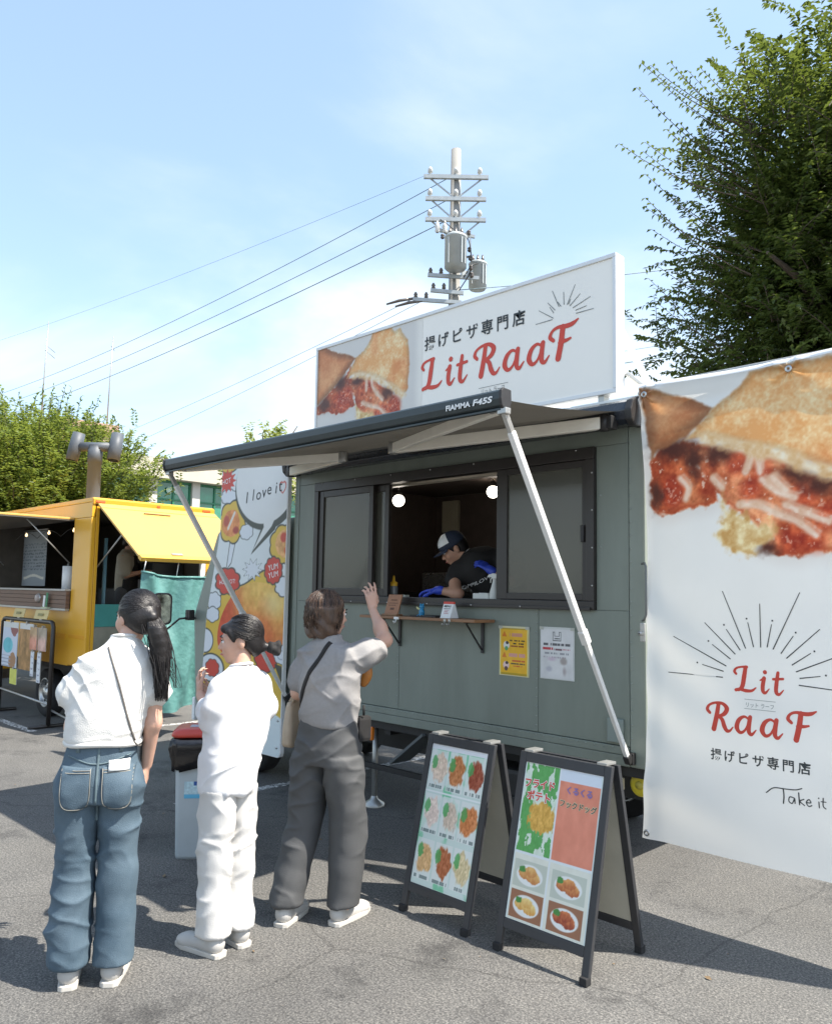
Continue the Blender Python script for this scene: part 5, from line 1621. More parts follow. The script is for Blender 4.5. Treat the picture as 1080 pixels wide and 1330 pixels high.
tx([('フライド', -0.118, 0.715, 0.044, 0.075, 0.03), ('ポテト', -0.118, 0.660, 0.046, 0.075, 0.0)], M_whiteink, d=0.0070)
tx([('フライド', -0.118, 0.715, 0.044, 0.030, 0.03), ('ポテト', -0.118, 0.660, 0.046, 0.030, 0.0)], M_red)
tx([('くるくる', 0.10, 0.720, 0.036, 0.02, 0.0)], mat('violet_print', (0.18, 0.16, 0.42), 0.5), d=0.0085)
tx([('フックドッグ', 0.10, 0.660, 0.033, 0.06, -0.02)], mat('lemon_print', (0.80, 0.70, 0.42), 0.5), d=0.0070)
tx([('フックドッグ', 0.10, 0.660, 0.033, 0.015, -0.02)], M_ink)
# ------------------------------------------------------------------ litter bin with a red box on it
BI = thing('litter_bin', 'slim pale grey bin with a black bag over its rim and a red lid', 'bin', (-2.30, -1.375, 0), R(52))
bm_ = MB()
def sq(hw, hd, z, r=0.03):
    return [(x, y, z) for x, y in rr(hw, hd, r, 4)]
def loft(m_, rings, cap=True):
    n_ = len(rings[0])
    vs = [p for r_ in rings for p in r_]
    fs = [(i*n_+k, i*n_+(k+1) % n_, (i+1)*n_+(k+1) % n_, (i+1)*n_+k) for i in range(len(rings)-1) for k in range(n_)]
    if cap:
        fs += [tuple(range(n_-1, -1, -1)), tuple((len(rings)-1)*n_+k for k in range(n_))]
    m_.add(vs, fs, True)
    return m_
loft(MB(), [sq(0.095, 0.105, 0.0), sq(0.10, 0.11, 0.02), sq(0.118, 0.13, 0.66), sq(0.118, 0.13, 0.67)]).build('body', mat('pale_grey_plastic', (0.42, 0.47, 0.49), 0.4, vary=0.05), BI)
rg = []
for z, k, s_ in ((0.575, 1.03, 0.0), (0.60, 1.12, 0.012), (0.64, 1.22, 0.010), (0.69, 1.30, 0.006), (0.715, 1.26, 0.003), (0.72, 1.0, 0)):
    r_ = []
    for i, (x, y) in enumerate(rr(0.118*k, 0.13*k, 0.05, 6)):
        w_ = 1+0.05*math.sin(i*2.3+z*40)
        r_.append((x*w_, y*w_, z-s_*2*(1+math.sin(i*1.3))-(0.05*(0.72-z)/0.15 if x < 0 else 0)))
    rg.append(r_)
bag = loft(MB(), rg).build('bin_bag', mat('black_bag', (0.014, 0.012, 0.012), 0.22, vary=0.2, bump=0.5, bscale=24, coat=0.3), BI)
lid = loft(MB(), [sq(0.140, 0.150, 0.722, 0.05), sq(0.146, 0.155, 0.732, 0.05), sq(0.140, 0.150, 0.752, 0.05), sq(0.118, 0.128, 0.768, 0.05), sq(0.06, 0.07, 0.770, 0.03)]).build('lid', mat('red_plastic', (0.50, 0.055, 0.035), 0.35, vary=0.06), BI)
MB().box((0.0, -0.015, 0.772), (0.09, 0.075, 0.003)).build('label', mat('grey_label', (0.42, 0.44, 0.50), 0.5), lid)
print_grid('sticker', -0.055, 0.055, 0.36, 0.46, 40, 40, lambda U, V: np.where((V > 0.435)[..., None] & (U > -0.0)[..., None], np.array([0.20, 0.36, 0.62]), np.where((V < 0.385)[..., None], np.array([0.40, 0.72, 0.86]), np.array([0.74, 0.85, 0.88])+(fbm2(U*90, V*90, 2)[..., None]-0.5)*0.2)), lambda u, v, d: (u, np.full_like(u, -0.1235)-(v-0.36)*0.03, v), PR_gloss, BI)
MB().bb(0.055, 0.085, 0.10, 0.13, 0.722, 0.95).build('lid_hinge_post', M_blackp, BI, 0.004)
# yellow round cap and small box under the truck corner
yc = thing('hose_reel', 'round yellow plastic reel under the rear corner of the truck', 'reel', (-0.085, 0.10, 0.575))
MB().lathe([(0.0, -0.03), (0.058, -0.03), (0.064, -0.02), (0.064, 0.02), (0.056, 0.03), (0.03, 0.034), (0.0, 0.03)], (0, 0, 0), 24, (0, -1, 0)).build('drum', mat('yellow_plastic', (0.55, 0.45, 0.03), 0.4, vary=0.12), yc)
MB().lathe([(0.024, 0.034), (0.022, 0.042), (0, 0.044)], (0, 0, 0), 16, (0, -1, 0)).build('hub', mat('dull_yellow', (0.40, 0.34, 0.05), 0.5), yc)
MB().bb(-0.012, 0.012, 0.0, 0.03, 0.060, 0.11).build('bracket', M_blackp, yc)
yc = thing('socket_box', 'small beige socket box under the truck floor beside the yellow reel', 'box', (-0.19, 0.02, 0.575))
MB().box((0, 0, 0), (0.055, 0.05, 0.065)).build('box', mat('beige_plastic', (0.42, 0.38, 0.28), 0.5), yc, 0.005)
MB().box((0, -0.027, -0.005), (0.04, 0.006, 0.04)).bb(-0.01, 0.01, -0.01, 0.015, 0.0325, 0.105).build('cover', mat('beige_plastic', (0.42, 0.38, 0.28), 0.5), yc, 0.002)
# ------------------------------------------------------------------ yellow kitchen van
M_yel = mat('yellow_paint', (0.72, 0.37, 0.022), 0.36, vary=0.06, vscale=1.6, coat=0.15)
M_yel2 = mat('yellow_paint_trim', (0.66, 0.30, 0.018), 0.40, vary=0.05, vscale=3)
M_flap = mat('pale_yellow_paint', (0.57, 0.355, 0.090), 0.42, vary=0.04, vscale=2)
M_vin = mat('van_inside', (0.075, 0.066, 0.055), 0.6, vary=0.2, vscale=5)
M_teal = mat('teal_board', (0.05, 0.25, 0.22), 0.5, vary=0.1, vscale=6)
YV = thing('kitchen_van', 'bright yellow kitchen van with raised side and rear hatches', 'food van', (-8.4, 0.67, 0))
def yv(o):
    o.location = (8.4, -0.67, 0)
    return o
def yb(name, m_, x0, x1, y0, y1, z0, z1, bv=0.006):
    return yv(MB().bb(x0, x1, y0, y1, z0, z1).build(name, m_, YV, bv))
Y0, Y1, XR, XL = -0.127, 1.46, -6.93, -10.3
yb('roof', M_yel, XL, XR-0.002, Y0+0.002, Y1, 2.60, 2.655, 0.012)
yb('side_panel', M_yel, XL, XR, Y0, Y0+0.04, 2.425, 2.598)
yb('corner_post', M_yel, -7.41, XR, Y0-0.004, Y0+0.05, 0.70, 2.423, 0.012)
yb('side_panel', M_yel, XL, -7.412, Y0, Y0+0.04, 0.69, 1.353)
yb('panel_trim', M_yel2, -9.9, -7.50, Y0-0.006, Y0-0.001, 1.00, 1.06)
yb('panel_trim', M_yel2, -7.40, XR-0.05, Y0-0.010, Y0-0.0045, 1.02, 1.06)
yb('far_side', M_yel, XL, XR, Y1-0.03, Y1-0.001, 0.69, 2.598)
yb('front_wall', M_yel, XL-0.03, XL-0.002, Y0, Y1, 0.69, 2.65)
yb('floor', M_chassis, XL, XR, Y0+0.042, Y1-0.032, 0.62, 0.71)
yb('rear_post', M_yel, XR-0.05, XR-0.001, Y0+0.052, Y0+0.09, 0.71, 2.56)
yb('rear_header', M_yel2, XR-0.04, XR+0.015, Y0+0.003, Y1, 2.575, 2.640, 0.008)
yb('rear_post', M_yel, XR-0.05, XR, 1.375, Y1-0.033, 0.71, 2.574)
yb('rear_post', M_white, XR-0.04, XR-0.004, 1.30, 1.372, 0.71, 2.574)
yb('rear_lower', M_teal, XR-0.04, XR-0.005, Y0+0.092, 0.62, 1.16, 1.42)
yb('rear_lower', mat('dull_panel', (0.22, 0.21, 0.16), 0.6, vary=0.2), XR-0.04, XR-0.005, Y0+0.092, 1.298, 0.72, 1.158)
for y_ in (-0.043, 1.34, 0.68):
    yb('marker_lamp', mat('red_orange_lens', (0.70, 0.12, 0.03), 0.25, coat=0.4), XR+0.0155, XR+0.026, y_-0.055 if abs(y_-0.68) > 0.1 else y_-0.02, y_+0.055 if abs(y_-0.68) > 0.1 else y_+0.02, 2.594, 2.622, 0.004)
# interior
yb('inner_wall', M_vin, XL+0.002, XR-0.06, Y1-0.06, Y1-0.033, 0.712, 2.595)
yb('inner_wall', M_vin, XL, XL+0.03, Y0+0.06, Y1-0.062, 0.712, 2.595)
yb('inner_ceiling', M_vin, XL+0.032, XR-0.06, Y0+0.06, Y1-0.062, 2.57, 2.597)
yb('counter_top', mat('pale_counter', (0.44, 0.42, 0.38), 0.5, vary=0.06), -9.95, -7.415, Y0-0.07, Y0+0.16, 1.565, 1.588, 0.004)
for k in range(4):
    yb('counter_board', mat('brown_board', (0.165, 0.095, 0.062), 0.55, vary=0.18, vscale=5, bump=0.1, bscale=20, stretch=(1, 5, 5)), -9.9, -7.42, Y0-0.052, Y0-0.004, 1.358+k*0.052, 1.407+k*0.052, 0.003)
yb('counter_rail', M_alug, -9.9, -7.42, Y0-0.058, Y0-0.004, 1.330, 1.356, 0.003)
yb('back_shelf', M_vin, -9.9, -7.2, 1.05, 1.39, 1.50, 1.53)
yb('stove', M_blackp, -9.0, -8.2, 0.9, 1.39, 0.712, 1.60, 0.01)
yb('cooler', mat('dark_cooler', (0.05, 0.055, 0.06), 0.4), -8.15, -7.5, 0.95, 1.38, 0.712, 1.95, 0.02)
yv(MB().tube([(-7.1, 0.13, 0.71), (-7.1, 0.13, 2.20)], 0.022, 10).build('inner_pole', mat('blue_grey_pole', (0.10, 0.22, 0.27), 0.45), YV))
# side hatch, level above the counter, and rear hatch pushed out
fl_ = yv(MB().bb(-10.2, -7.41, Y0-0.86, Y0-0.004, 2.415, 2.440).build('side_hatch', M_flap, YV, 0.005))
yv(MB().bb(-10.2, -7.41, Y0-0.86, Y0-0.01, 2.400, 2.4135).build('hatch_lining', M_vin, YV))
for x in (-7.55, -9.8):
    yv(MB().tube([(x, Y0+0.02, 1.90), (x, Y0-0.50, 2.40)], 0.008, 8).build('gas_strut', M_alug, YV))
hp0, hp1 = (XR+0.02, 2.565), (-5.79, 1.905)
d_ = Vector((hp1[0]-hp0[0], 0, hp1[1]-hp0[1])).normalized()
nn_ = Vector((-d_.z, 0, d_.x))
L_ = (Vector((hp1[0], 0, hp1[1]))-Vector((hp0[0], 0, hp0[1]))).length
def hf_(u, v, w):
    p = Vector((hp0[0], 0, hp0[1]))+d_*u+nn_*w
    return (p.x, v, p.z)
def slab(name, m_, u0, u1, v0, v1, w0, w1, bv=0.005):
    return yv(MB().prism([(u0, v0), (u1, v0), (u1, v1), (u0, v1)], lambda u, v, d: hf_(u, v, d), w0, w1).build(name, m_, YV, bv))
slab('rear_hatch', M_flap, 0.0, L_-0.075, -0.076, 1.45, 0.0, 0.025)
slab('hatch_edge', mat('hatch_edge_paint', (0.78, 0.46, 0.07), 0.4), L_-0.073, L_, -0.076, 1.45, -0.01, 0.040)
slab('hatch_handle', mat('handle_brown', (0.22, 0.13, 0.04), 0.5), 0.19, 0.205, 0.40, 0.74, 0.0252, 0.040, 0.003)
slab('hatch_seam', M_yel2, 0.11, 0.118, -0.07, 1.44, 0.0252, 0.028, 0.001)
for v0 in (0.30, 1.05):
    slab('hatch_clip', M_alug, L_-0.10, L_-0.06, v0, v0+0.13, 0.0402, 0.055, 0.004)
slab('lamp_rim', M_yel2, L_-0.32, L_-0.10, 1.16, 1.32, 0.0252, 0.034, 0.004)
slab('plate_lamp', mat('clear_lens', (0.45, 0.48, 0.48), 0.15, coat=0.4), L_-0.30, L_-0.12, 1.175, 1.30, 0.0345, 0.045, 0.006)
for y_ in (-0.03, 1.40):
    yv(MB().tube([(XR-0.02, y_, 1.85), (-6.35, y_, 2.20)], 0.008, 8).build('gas_strut', M_alug, YV))
# roof cowl: pipe with an H-shaped head
pp = MB().lathe([(0.088, 0.0), (0.088, 0.62), (0.096, 0.622), (0.096, 0.80), (0.088, 0.805), (0.088, 0.86)], (-8.40, 0.5, 2.66), 24)
M_cowl = mat('grey_cowl', (0.075, 0.088, 0.105), 0.55, vary=0.1)
co = yv(pp.build('chimney_pipe', M_cowl, YV))
ax = Vector((0.71, 0.70, 0)).normalized()
cc = Vector((-8.40, 0.5, 3.50))
MB().tube([cc-ax*0.22, cc+ax*0.22], 0.062, 18).build('cross_pipe', M_cowl, co)
for s_ in (-1, 1):
    p = cc+ax*0.27*s_
    MB().lathe([(0.070, -0.19), (0.080, -0.19), (0.086, 0.0), (0.080, 0.19), (0.070, 0.19), (0.070, -0.18)], p, 22, (0.10*s_*-1, 0.18, 1)).build('cowl_drum', M_cowl, co)
wheel(-8.22, 0.02, 0.295, 0.17, YV)
for o in YV.children:
    if o.name.split('.')[0] == 'wheel':
        o.location = (8.4, -0.67, 0)
yv(MB().bb(XL, -7.0, 0.2, 0.28, 0.45, 0.62).bb(XL, -7.0, 1.05, 1.13, 0.45, 0.62).build('chassis_rail', M_chassis, YV))
yb('rear_bumper', M_chassis, -6.99, -6.93, -0.05, 1.4, 0.42, 0.56, 0.01)
yb('under_guard', M_chassis, -7.75, -7.0, 0.0, 0.03, 0.28, 0.33)
yb('cab', M_yel, -11.9, XL-0.032, 0.0, 1.40, 0.40, 2.0, 0.08)
# hanging price sheet and second sheet inside the side opening
ps = thing('price_sheet', 'long pale grey sheet of small writing hanging in the yellow van window', 'sheet', (-9.80, 0.3, 1.62))
def p_sheet(U, V):
    img = np.empty(U.shape+(3,))
    img[:] = (0.58, 0.61, 0.63)
    n = vnoise2(U*60, V*60, 3)
    k = (V > 0.20) & (V < 0.62) & (np.sin(V*140) > -0.3) & (n > 0.5)
    img[k] = (0.38, 0.42, 0.45)
    img[(np.abs(V-0.13-0.02*np.cos(U*9)) < 0.018) & (np.abs(U) < 0.36)] = (0.86, 0.85, 0.80)
    return img
print_grid('print', -0.44, 0.44, 0.0, 0.78, 110, 100, p_sheet, lambda u, v, d: (u, 0.01*np.sin(u*7), v), PR_matte, ps)
MB().tube([(-0.46, 0, 0.80), (0.46, 0, 0.80)], 0.012, 8).build('rod', M_alug, ps)
ps = thing('chalk_menu', 'dark green sheet of chalk writing beside the pale sheet in the yellow van', 'menu board', (-9.28, 0.8, 1.62))
def p_ch(U, V):
    img = np.empty(U.shape+(3,))
    img[:] = (0.16, 0.21, 0.19)
    k = (vnoise2(U*70, V*70, 8) > 0.62) & (np.sin(V*110) > 0.0) & (V > 0.05)
    img[k] = (0.32, 0.40, 0.37)
    return img
MB().bb(-0.16, 0.16, 0.003, 0.02, 0, 0.62).build('board', M_blackp, ps)
print_grid('print', -0.15, 0.15, 0.01, 0.61, 60, 90, p_ch, lambda u, v, d: (u, 0*u, v), PR_matte, ps)
# string of bulbs
sb = thing('string_light', 'string of three small warm bulbs along the top of the yellow van window', 'string lights', (-8.6, 0.05, 2.36))
pts = [Vector((-1.25+2.4*i/24, 0, -0.10+0.09*abs(math.sin(i*math.pi/8)))) for i in range(25)]
MB().tube(pts, 0.004, 6).build('wire', M_blackp, sb)
for i in (4, 12, 20):
    MB().lathe([(0.0, -0.055), (0.016, -0.045), (0.018, -0.03), (0.008, -0.012), (0.008, 0)], pts[i], 12).build('bulb', mat('warm_bulb', (0.9, 0.75, 0.5), 0.3, emit=(1.0, 0.72, 0.38), estr=0.9), sb)
pr = thing('paper_roll', 'white kitchen paper roll on the counter of the yellow van', 'paper roll', (-7.80, -0.02, 1.589))
MB().lathe([(0.0, 0), (0.062, 0), (0.062, 0.28), (0.02, 0.28), (0.018, 0.27)], (0, 0, 0), 20).build('roll', M_white, pr)
MB().lathe([(0.0, 0), (0.01, 0), (0.01, 0.31), (0, 0.315)], (0, 0, 0), 10).build('holder', M_alug, pr)
cd_ = thing('pop_card', 'small green and white card standing on a clip on the brown counter front', 'card', (-7.93, -0.215, 1.365))
MB().box((0.03, 0, 0.09), (0.055, 0.008, 0.17), 0, 0, R(8)).build('leaf', mat('leaf_green', (0.03, 0.20, 0.08), 0.5, vary=0.15), cd_, 0.003)
MB().box((-0.045, -0.002, 0.07), (0.05, 0.008, 0.14), 0, 0, R(8)).build('card', M_white, cd_, 0.002)
MB().bb(-0.10, 0.08, -0.02, 0.03, -0.02, 0.0).build('clip', mat('pale_green_clip', (0.50, 0.55, 0.36), 0.5), cd_, 0.004)
lt = thing('counter_lamp', 'small round pale button on the brown counter front of the yellow van', 'button', (-8.25, -0.184, 1.47))
MB().lathe([(0.05, 0), (0.05, 0.02), (0.04, 0.034), (0.0, 0.04)], (0, 0, 0), 18, (0, -1, 0)).build('cap', mat('pale_knob', (0.42, 0.36, 0.33), 0.4), lt)
MB().lathe([(0.058, -0.006), (0.058, 0.006), (0.05, 0.01)], (0, 0, 0), 18, (0, -1, 0)).build('ring', M_alug, lt)
# ------------------------------------------------------------------ teal sheet tied below the rear hatch
TS = thing('teal_sheet', 'teal green tarpaulin hanging from the rear hatch of the yellow van', 'tarpaulin', (-5.85, 0.4, 0))
nu, nv = 60, 70
V, F = [], []
for j in range(nv+1):
    for i in range(nu+1):
        p, q = i/nu, j/nv
        z1 = 1.79-0.05*p-0.05*math.sin(p*math.pi)*(1-p)
        z0 = 0.30+0.02*math.sin(p*9)
        z = z1+(z0-z1)*q
        yl_ = -0.24+0.20*math.exp(-(q**2)*3.0)
        y = yl_+p*(0.83-yl_)
        x = 0.0+0.05*math.sin(p*11+q*1.5)*(0.4+q)+0.035*math.sin((p*3+q)*7.0)*0.7+0.02*math.sin(p*25-q*6)*q-0.10*p*q
        x += 0.06*math.exp(-((p-0.10-q*0.75)/0.09)**2)*(1-q)+0.05*math.exp(-((p-0.95+q*0.6)/0.10)**2)*(1-q)
        V.append((x, y-0.4+0.0, z))
for j in range(nv):
    for i in range(nu):
        F.append((j*(nu+1)+i, j*(nu+1)+i+1, (j+1)*(nu+1)+i+1, (j+1)*(nu+1)+i))
M_tarp = mat('teal_tarp', (0.072, 0.195, 0.185), 0.5, col2=(0.110, 0.265, 0.25), vscale=4, bump=0.9, bscale=17)
raw('cloth', V, np.array(F), M_tarp, TS, True)
hm = MB()
MB().tube([V[i] for i in range(0, nu+1, 3)], 0.014, 6).build('top_hem', M_tarp, TS)
for p in (0.02, 0.5, 0.97):
    i = int(p*nu)
    MB().tube([V[i], (V[i][0]+0.04, V[i][1], 1.90)], 0.005, 6).build('cord', M_white, TS)
# ------------------------------------------------------------------ black pipe rack with papers
RK = thing('poster_rack', 'black pipe frame rack hung with posters beside the yellow van', 'rack', (-8.2, -0.33, 0))
RX0, RX1, RH = -0.80, 0.86, 1.20
fr = MB().tube([(RX1-0.01, 0, 0.02), (RX1-0.01, 0, RH-0.05), (RX1-0.04, 0, RH-0.01), (RX1-0.09, 0, RH), (RX0+0.09, 0, RH), (RX0+0.04, 0, RH-0.01), (RX0, 0, RH-0.05), (RX0, 0, 0.02)], 0.026, 10)
fr.build('frame', M_black, RK)
MB().tube([(RX0, 0, 0.30), (RX1-0.01, 0, 0.26)], 0.014, 8).build('crossbar', M_alug, RK)
for x in (RX0, RX1-0.01):
    MB().tube([(x, -0.22, 0.02), (x, 0.22, 0.02)], 0.02, 8).build('foot', M_black, RK)
MB().tube([(RX1-0.01, 0.02, 0.2), (RX1+0.35, 0.10, 0.12), (RX1+0.42, 0.12, 0.2), (RX1+0.42, 0.12, 0.55), (RX1+0.36, 0.11, 0.62)], 0.012, 8).build('side_hoop', M_alug, RK)
def paper(nm, label, x, z, w, h, paint, dy=-0.035, tilt=0.0, cat='poster'):
    P = thing(nm, label, cat, (x, -0.33+dy, z), 0)
    MB().box((0, 0.004, h/2), (w, 0.004, h)).build('backing', mat('paper_back', (0.6, 0.6, 0.57), 0.6), P)
    print_grid('print', -w/2, w/2, 0, h, 60, 90, paint, lambda u, v, d: (u, 0.0006-0.002*np.sin(v*8)-0.0, v), PR_matte, P)
    MB().bb(-0.012, 0.012, -0.006, 0.03, h-0.01, h+0.025).build('clip', M_alug, P)
    return P
def p_left(U, V):
    img = np.empty(U.shape+(3,))
    img[:] = (0.80, 0.83, 0.88)
    n = fbm2(U*9, V*9, 2)
    k = sst(0.05, -0.05, np.hypot((U+0.06)/0.17, (V-0.36)/0.13)-1)
    img[:] = img*(1-k[..., None])+(np.array([0.40, 0.74, 0.78])+(n[..., None]-0.5)*0.2)*k[..., None]
    k = sst(0.06, -0.06, np.hypot((U-0.13)/0.12, (V-0.62)/0.11)-1+(n-0.5))
    img[:] = img*(1-k[..., None])+np.array([0.58, 0.36, 0.34])*k[..., None]
    k = sst(0.06, -0.06, np.hypot((U-0.13)/0.12, (V-0.10)/0.15)-1+(n-0.5))
    img[:] = img*(1-k[..., None])+np.array([0.66, 0.50, 0.36])*k[..., None]
    m_ = (V < 0.2) & (np.sin(V*110) > 0.75) & (U < 0.05)
    img[m_] = (0.60, 0.62, 0.68)
    return img
paper('poster', 'pale poster with a round turquoise picture on the black pipe rack', -8.62, 0.60, 0.52, 0.56, lambda U, V: p_left(U, V*0.75/0.56))
def p_brown(U, V):
    n = fbm2(U*14, V*14, 6)
    return np.array([0.66, 0.50, 0.30])+(n[..., None]-0.5)*np.array([0.5, 0.36, 0.30])
paper('poster', 'brown patterned poster hanging behind the other papers on the rack', -8.10, 0.60, 0.44, 0.56, p_brown, -0.030)
def p_pic(c1, c2):
    def f(U, V):
        n = fbm2(U*12, V*12, 9)
        k = sst(0.10, 0.20, V)
        img = np.array(c1)*(1-k[..., None])+np.array(c2)*k[..., None]
        return img+(n[..., None]-0.5)*0.4
    return f
paper('picture_card', 'orange and grey picture card on the right of the pipe rack', -7.82, 0.86, 0.22, 0.27, p_pic((0.82, 0.55, 0.45), (0.72, 0.60, 0.45)), -0.045, cat='picture card')
paper('picture_card', 'pink and beige picture card next to the right post of the pipe rack', -7.555, 0.86, 0.24, 0.27, p_pic((0.82, 0.66, 0.60), (0.66, 0.60, 0.52)), -0.045, cat='picture card')
wh_ = lambda U, V: np.where(((np.sin(V*90) > 0.55) & (vnoise2(U*80, V*80, 4) > 0.45) & (np.abs(U) < 0.035))[..., None], np.array([0.62, 0.64, 0.70]), np.array([0.86, 0.88, 0.90]))
paper('paper_strip', 'short narrow white paper strip hanging under the orange picture card', -7.81, 0.55, 0.095, 0.29, wh_, -0.05, cat='paper strip')
paper('paper_strip', 'longer white paper strip hanging beside the right post of the rack', -7.60, 0.49, 0.105, 0.35, wh_, -0.05, cat='paper strip')
paper('yellow_slip', 'lemon yellow paper slip hanging below the pale poster', -8.43, 0.40, 0.23, 0.19, lambda U, V: np.array([0.84, 0.84, 0.40])+(fbm2(U*20, V*20, 3)[..., None]-0.5)*0.12, -0.04, cat='slip')
M_card = mat('straw_card', (0.58, 0.46, 0.20), 0.6, vary=0.1)
for x, lb_, w in ((-8.42, 'small straw coloured card standing on top of the pipe rack at the left', 0.28), (-7.70, 'pale straw card tilted on top of the pipe rack near the right post', 0.32)):
    c_ = thing('price_card', lb_, 'price card', (x, -0.34, 1.226), R(6))
    MB().box((0, 0.0, 0.055), (w, 0.008, 0.11), 0, R(-14)).build('card', M_card, c_, 0.002)
    MB().box((0, -0.012, 0.055), (w*0.4, 0.004, 0.03), 0, R(-14)).build('mark', mat('olive_mark', (0.25, 0.22, 0.08), 0.6), c_)
    MB().bb(-0.03, 0.03, -0.012, 0.02, -0.01, 0.012).build('clip', M_alug, c_)
# ------------------------------------------------------------------ people
M_skin = mat('skin', (0.56, 0.335, 0.245), 0.5, vary=0.05, vscale=14, subsurf=0.12)
M_skin2 = mat('skin_tan', (0.50, 0.28, 0.19), 0.5, vary=0.05, vscale=14, subsurf=0.12)
M_lip = mat('lip', (0.45, 0.15, 0.13), 0.45, vary=0.05)
M_eyew = mat('eye_white', (0.72, 0.70, 0.68), 0.25)
M_iris = mat('iris', (0.025, 0.015, 0.012), 0.15)
M_hairb = mat('black_hair', (0.014, 0.012, 0.012), 0.42, vary=0.4, vscale=22, bump=0.2, bscale=120, spec=0.45)
M_hairn = mat('brown_hair', (0.040, 0.022, 0.014), 0.40, col2=(0.105, 0.058, 0.034), vscale=26, bump=0.6, bscale=110, stretch=(1, 1, 0.15))
M_knit = mat('white_knit', (0.66, 0.65, 0.62), 0.8, vary=0.03, bump=0.30, bscale=260)
M_tee = mat('white_cotton', (0.70, 0.70, 0.71), 0.75, vary=0.02, bump=0.15, bscale=240)
M_greytee = mat('grey_marl', (0.25, 0.243, 0.24), 0.8, vary=0.07, vscale=60, bump=0.15, bscale=260)
M_denim = mat('blue_denim', (0.042, 0.076, 0.108), 0.75, col2=(0.092, 0.136, 0.172), vscale=5, bump=0.30, bscale=300)
M_denim2 = mat('denim_seam', (0.10, 0.145, 0.165), 0.7, vary=0.15, vscale=40)
M_thread = mat('denim_thread', (0.24, 0.23, 0.20), 0.7)
M_slack = mat('charcoal_slacks', (0.062, 0.064, 0.066), 0.7, vary=0.12, vscale=7, bump=0.12, bscale=200)
M_wpants = mat('white_trousers', (0.58, 0.57, 0.55), 0.75, vary=0.03, bump=0.15, bscale=220)
M_blackc = mat('black_cotton', (0.012, 0.011, 0.011), 0.8, vary=0.2, vscale=30)
M_canvas = mat('natural_canvas', (0.52, 0.42, 0.31), 0.8, vary=0.06, bump=0.25, bscale=220)
M_shoe = mat('white_shoe', (0.42, 0.41, 0.39), 0.5, vary=0.06)
M_shoeb = mat('black_shoe', (0.02, 0.02, 0.02), 0.45, vary=0.2)
M_sole = mat('rubber_sole', (0.48, 0.46, 0.42), 0.7)
from mathutils.bvhtree import BVHTree
def rotm(yaw_=0.0, pit=0.0, tilt=0.0):
    """yaw turns left, pitch nods down, tilt leans right"""
    M = Matrix.Rotation(yaw_, 3, 'Z') @ Matrix.Rotation(tilt, 3, 'Y') @ Matrix.Rotation(-pit, 3, 'X')
    return np.array(M)
def head(s, c, M, sc=1.0, ears=True):
    c = np.array(c, float)
    P = lambda *p: c+M@(np.array(p)*sc)
    def el(p, r, k, cut=False):
        s.ell(P(*p), np.array(r)*sc, k, M, cut)
    el((0, -0.012, 0.028), (0.073, 0.092, 0.088), 0.02)
    el((0, 0.030, -0.035), (0.058, 0.062, 0.078), 0.03)
    el((0, 0.055, -0.092), (0.026, 0.026, 0.022), 0.025)
    for q in (-1, 1):
        el((q*0.036, 0.060, -0.030), (0.024, 0.024, 0.026), 0.02)
        s.cone(P(q*0.012, 0.083, 0.020), P(q*0.040, 0.072, 0.018), 0.010*sc, 0.010*sc, 0.015)
        if ears:
            el((q*0.074, -0.010, -0.012), (0.009, 0.018, 0.031), 0.006)
        el((q*0.031, 0.097, 0.0), (0.017, 0.014, 0.011), 0.010, True)
    s.cone(P(0, 0.086, 0.006), P(0, 0.107, -0.030), 0.008*sc, 0.0105*sc, 0.010)
    for q in (-1, 1):
        el((q*0.011, 0.096, -0.034), (0.009, 0.009, 0.008), 0.006)
    el((0, 0.090, -0.058), (0.022, 0.010, 0.0075), 0.006)
    el((0, 0.088, -0.070), (0.020, 0.010, 0.0085), 0.006)
    return P
def face_parts(par, P, M, sc, sides=(-1, 1)):
    for q in sides:
        e = P(q*0.031, 0.083, 0.001)
        MBe = MB()
        vs, fs = ellv(e, (0.0125*sc, 0.010*sc, 0.0075*sc), M)
        eo = MBe.add(vs, fs, True).build('eye', M_eyew, par)
        vs, fs = ellv(P(q*0.031, 0.0905, 0.001), (0.0058*sc, 0.004*sc, 0.0062*sc), M)
        MB().add(vs, fs, True).build('iris', M_iris, eo)
        MB().tube([P(q*0.019, 0.0945, 0.010), P(q*0.031, 0.0955, 0.0125), P(q*0.044, 0.087, 0.008)], 0.0022*sc, 6).build('eyelash', M_iris, eo)
        MB().tube([P(q*0.015, 0.0965, 0.024), P(q*0.031, 0.0955, 0.0290), P(q*0.049, 0.083, 0.023)], [0.0026*sc, 0.0034*sc, 0.0018*sc], 6).build('eyebrow', M_hairb, par)
    MB().tube([P(-0.022, 0.0925, -0.064), P(0, 0.1015, -0.0625), P(0.022, 0.0925, -0.064)], [0.003*sc, 0.0055*sc, 0.003*sc], 8).build('lips', M_lip, par)
def ellv(c, r, M, n=14, m_=9):
    vs, fs = [], []
    for j in range(m_+1):
        t = math.pi*j/m_
        for i in range(n):
            a = 2*math.pi*i/n
            vs.append(tuple(np.array(c)+M@np.array((r[0]*math.sin(t)*math.cos(a), r[1]*math.sin(t)*math.sin(a), r[2]*math.cos(t)))))
    for j in range(m_):
        for i in range(n):
            fs.append((j*n+i, j*n+(i+1) % n, (j+1)*n+(i+1) % n, (j+1)*n+i))
    return vs, fs
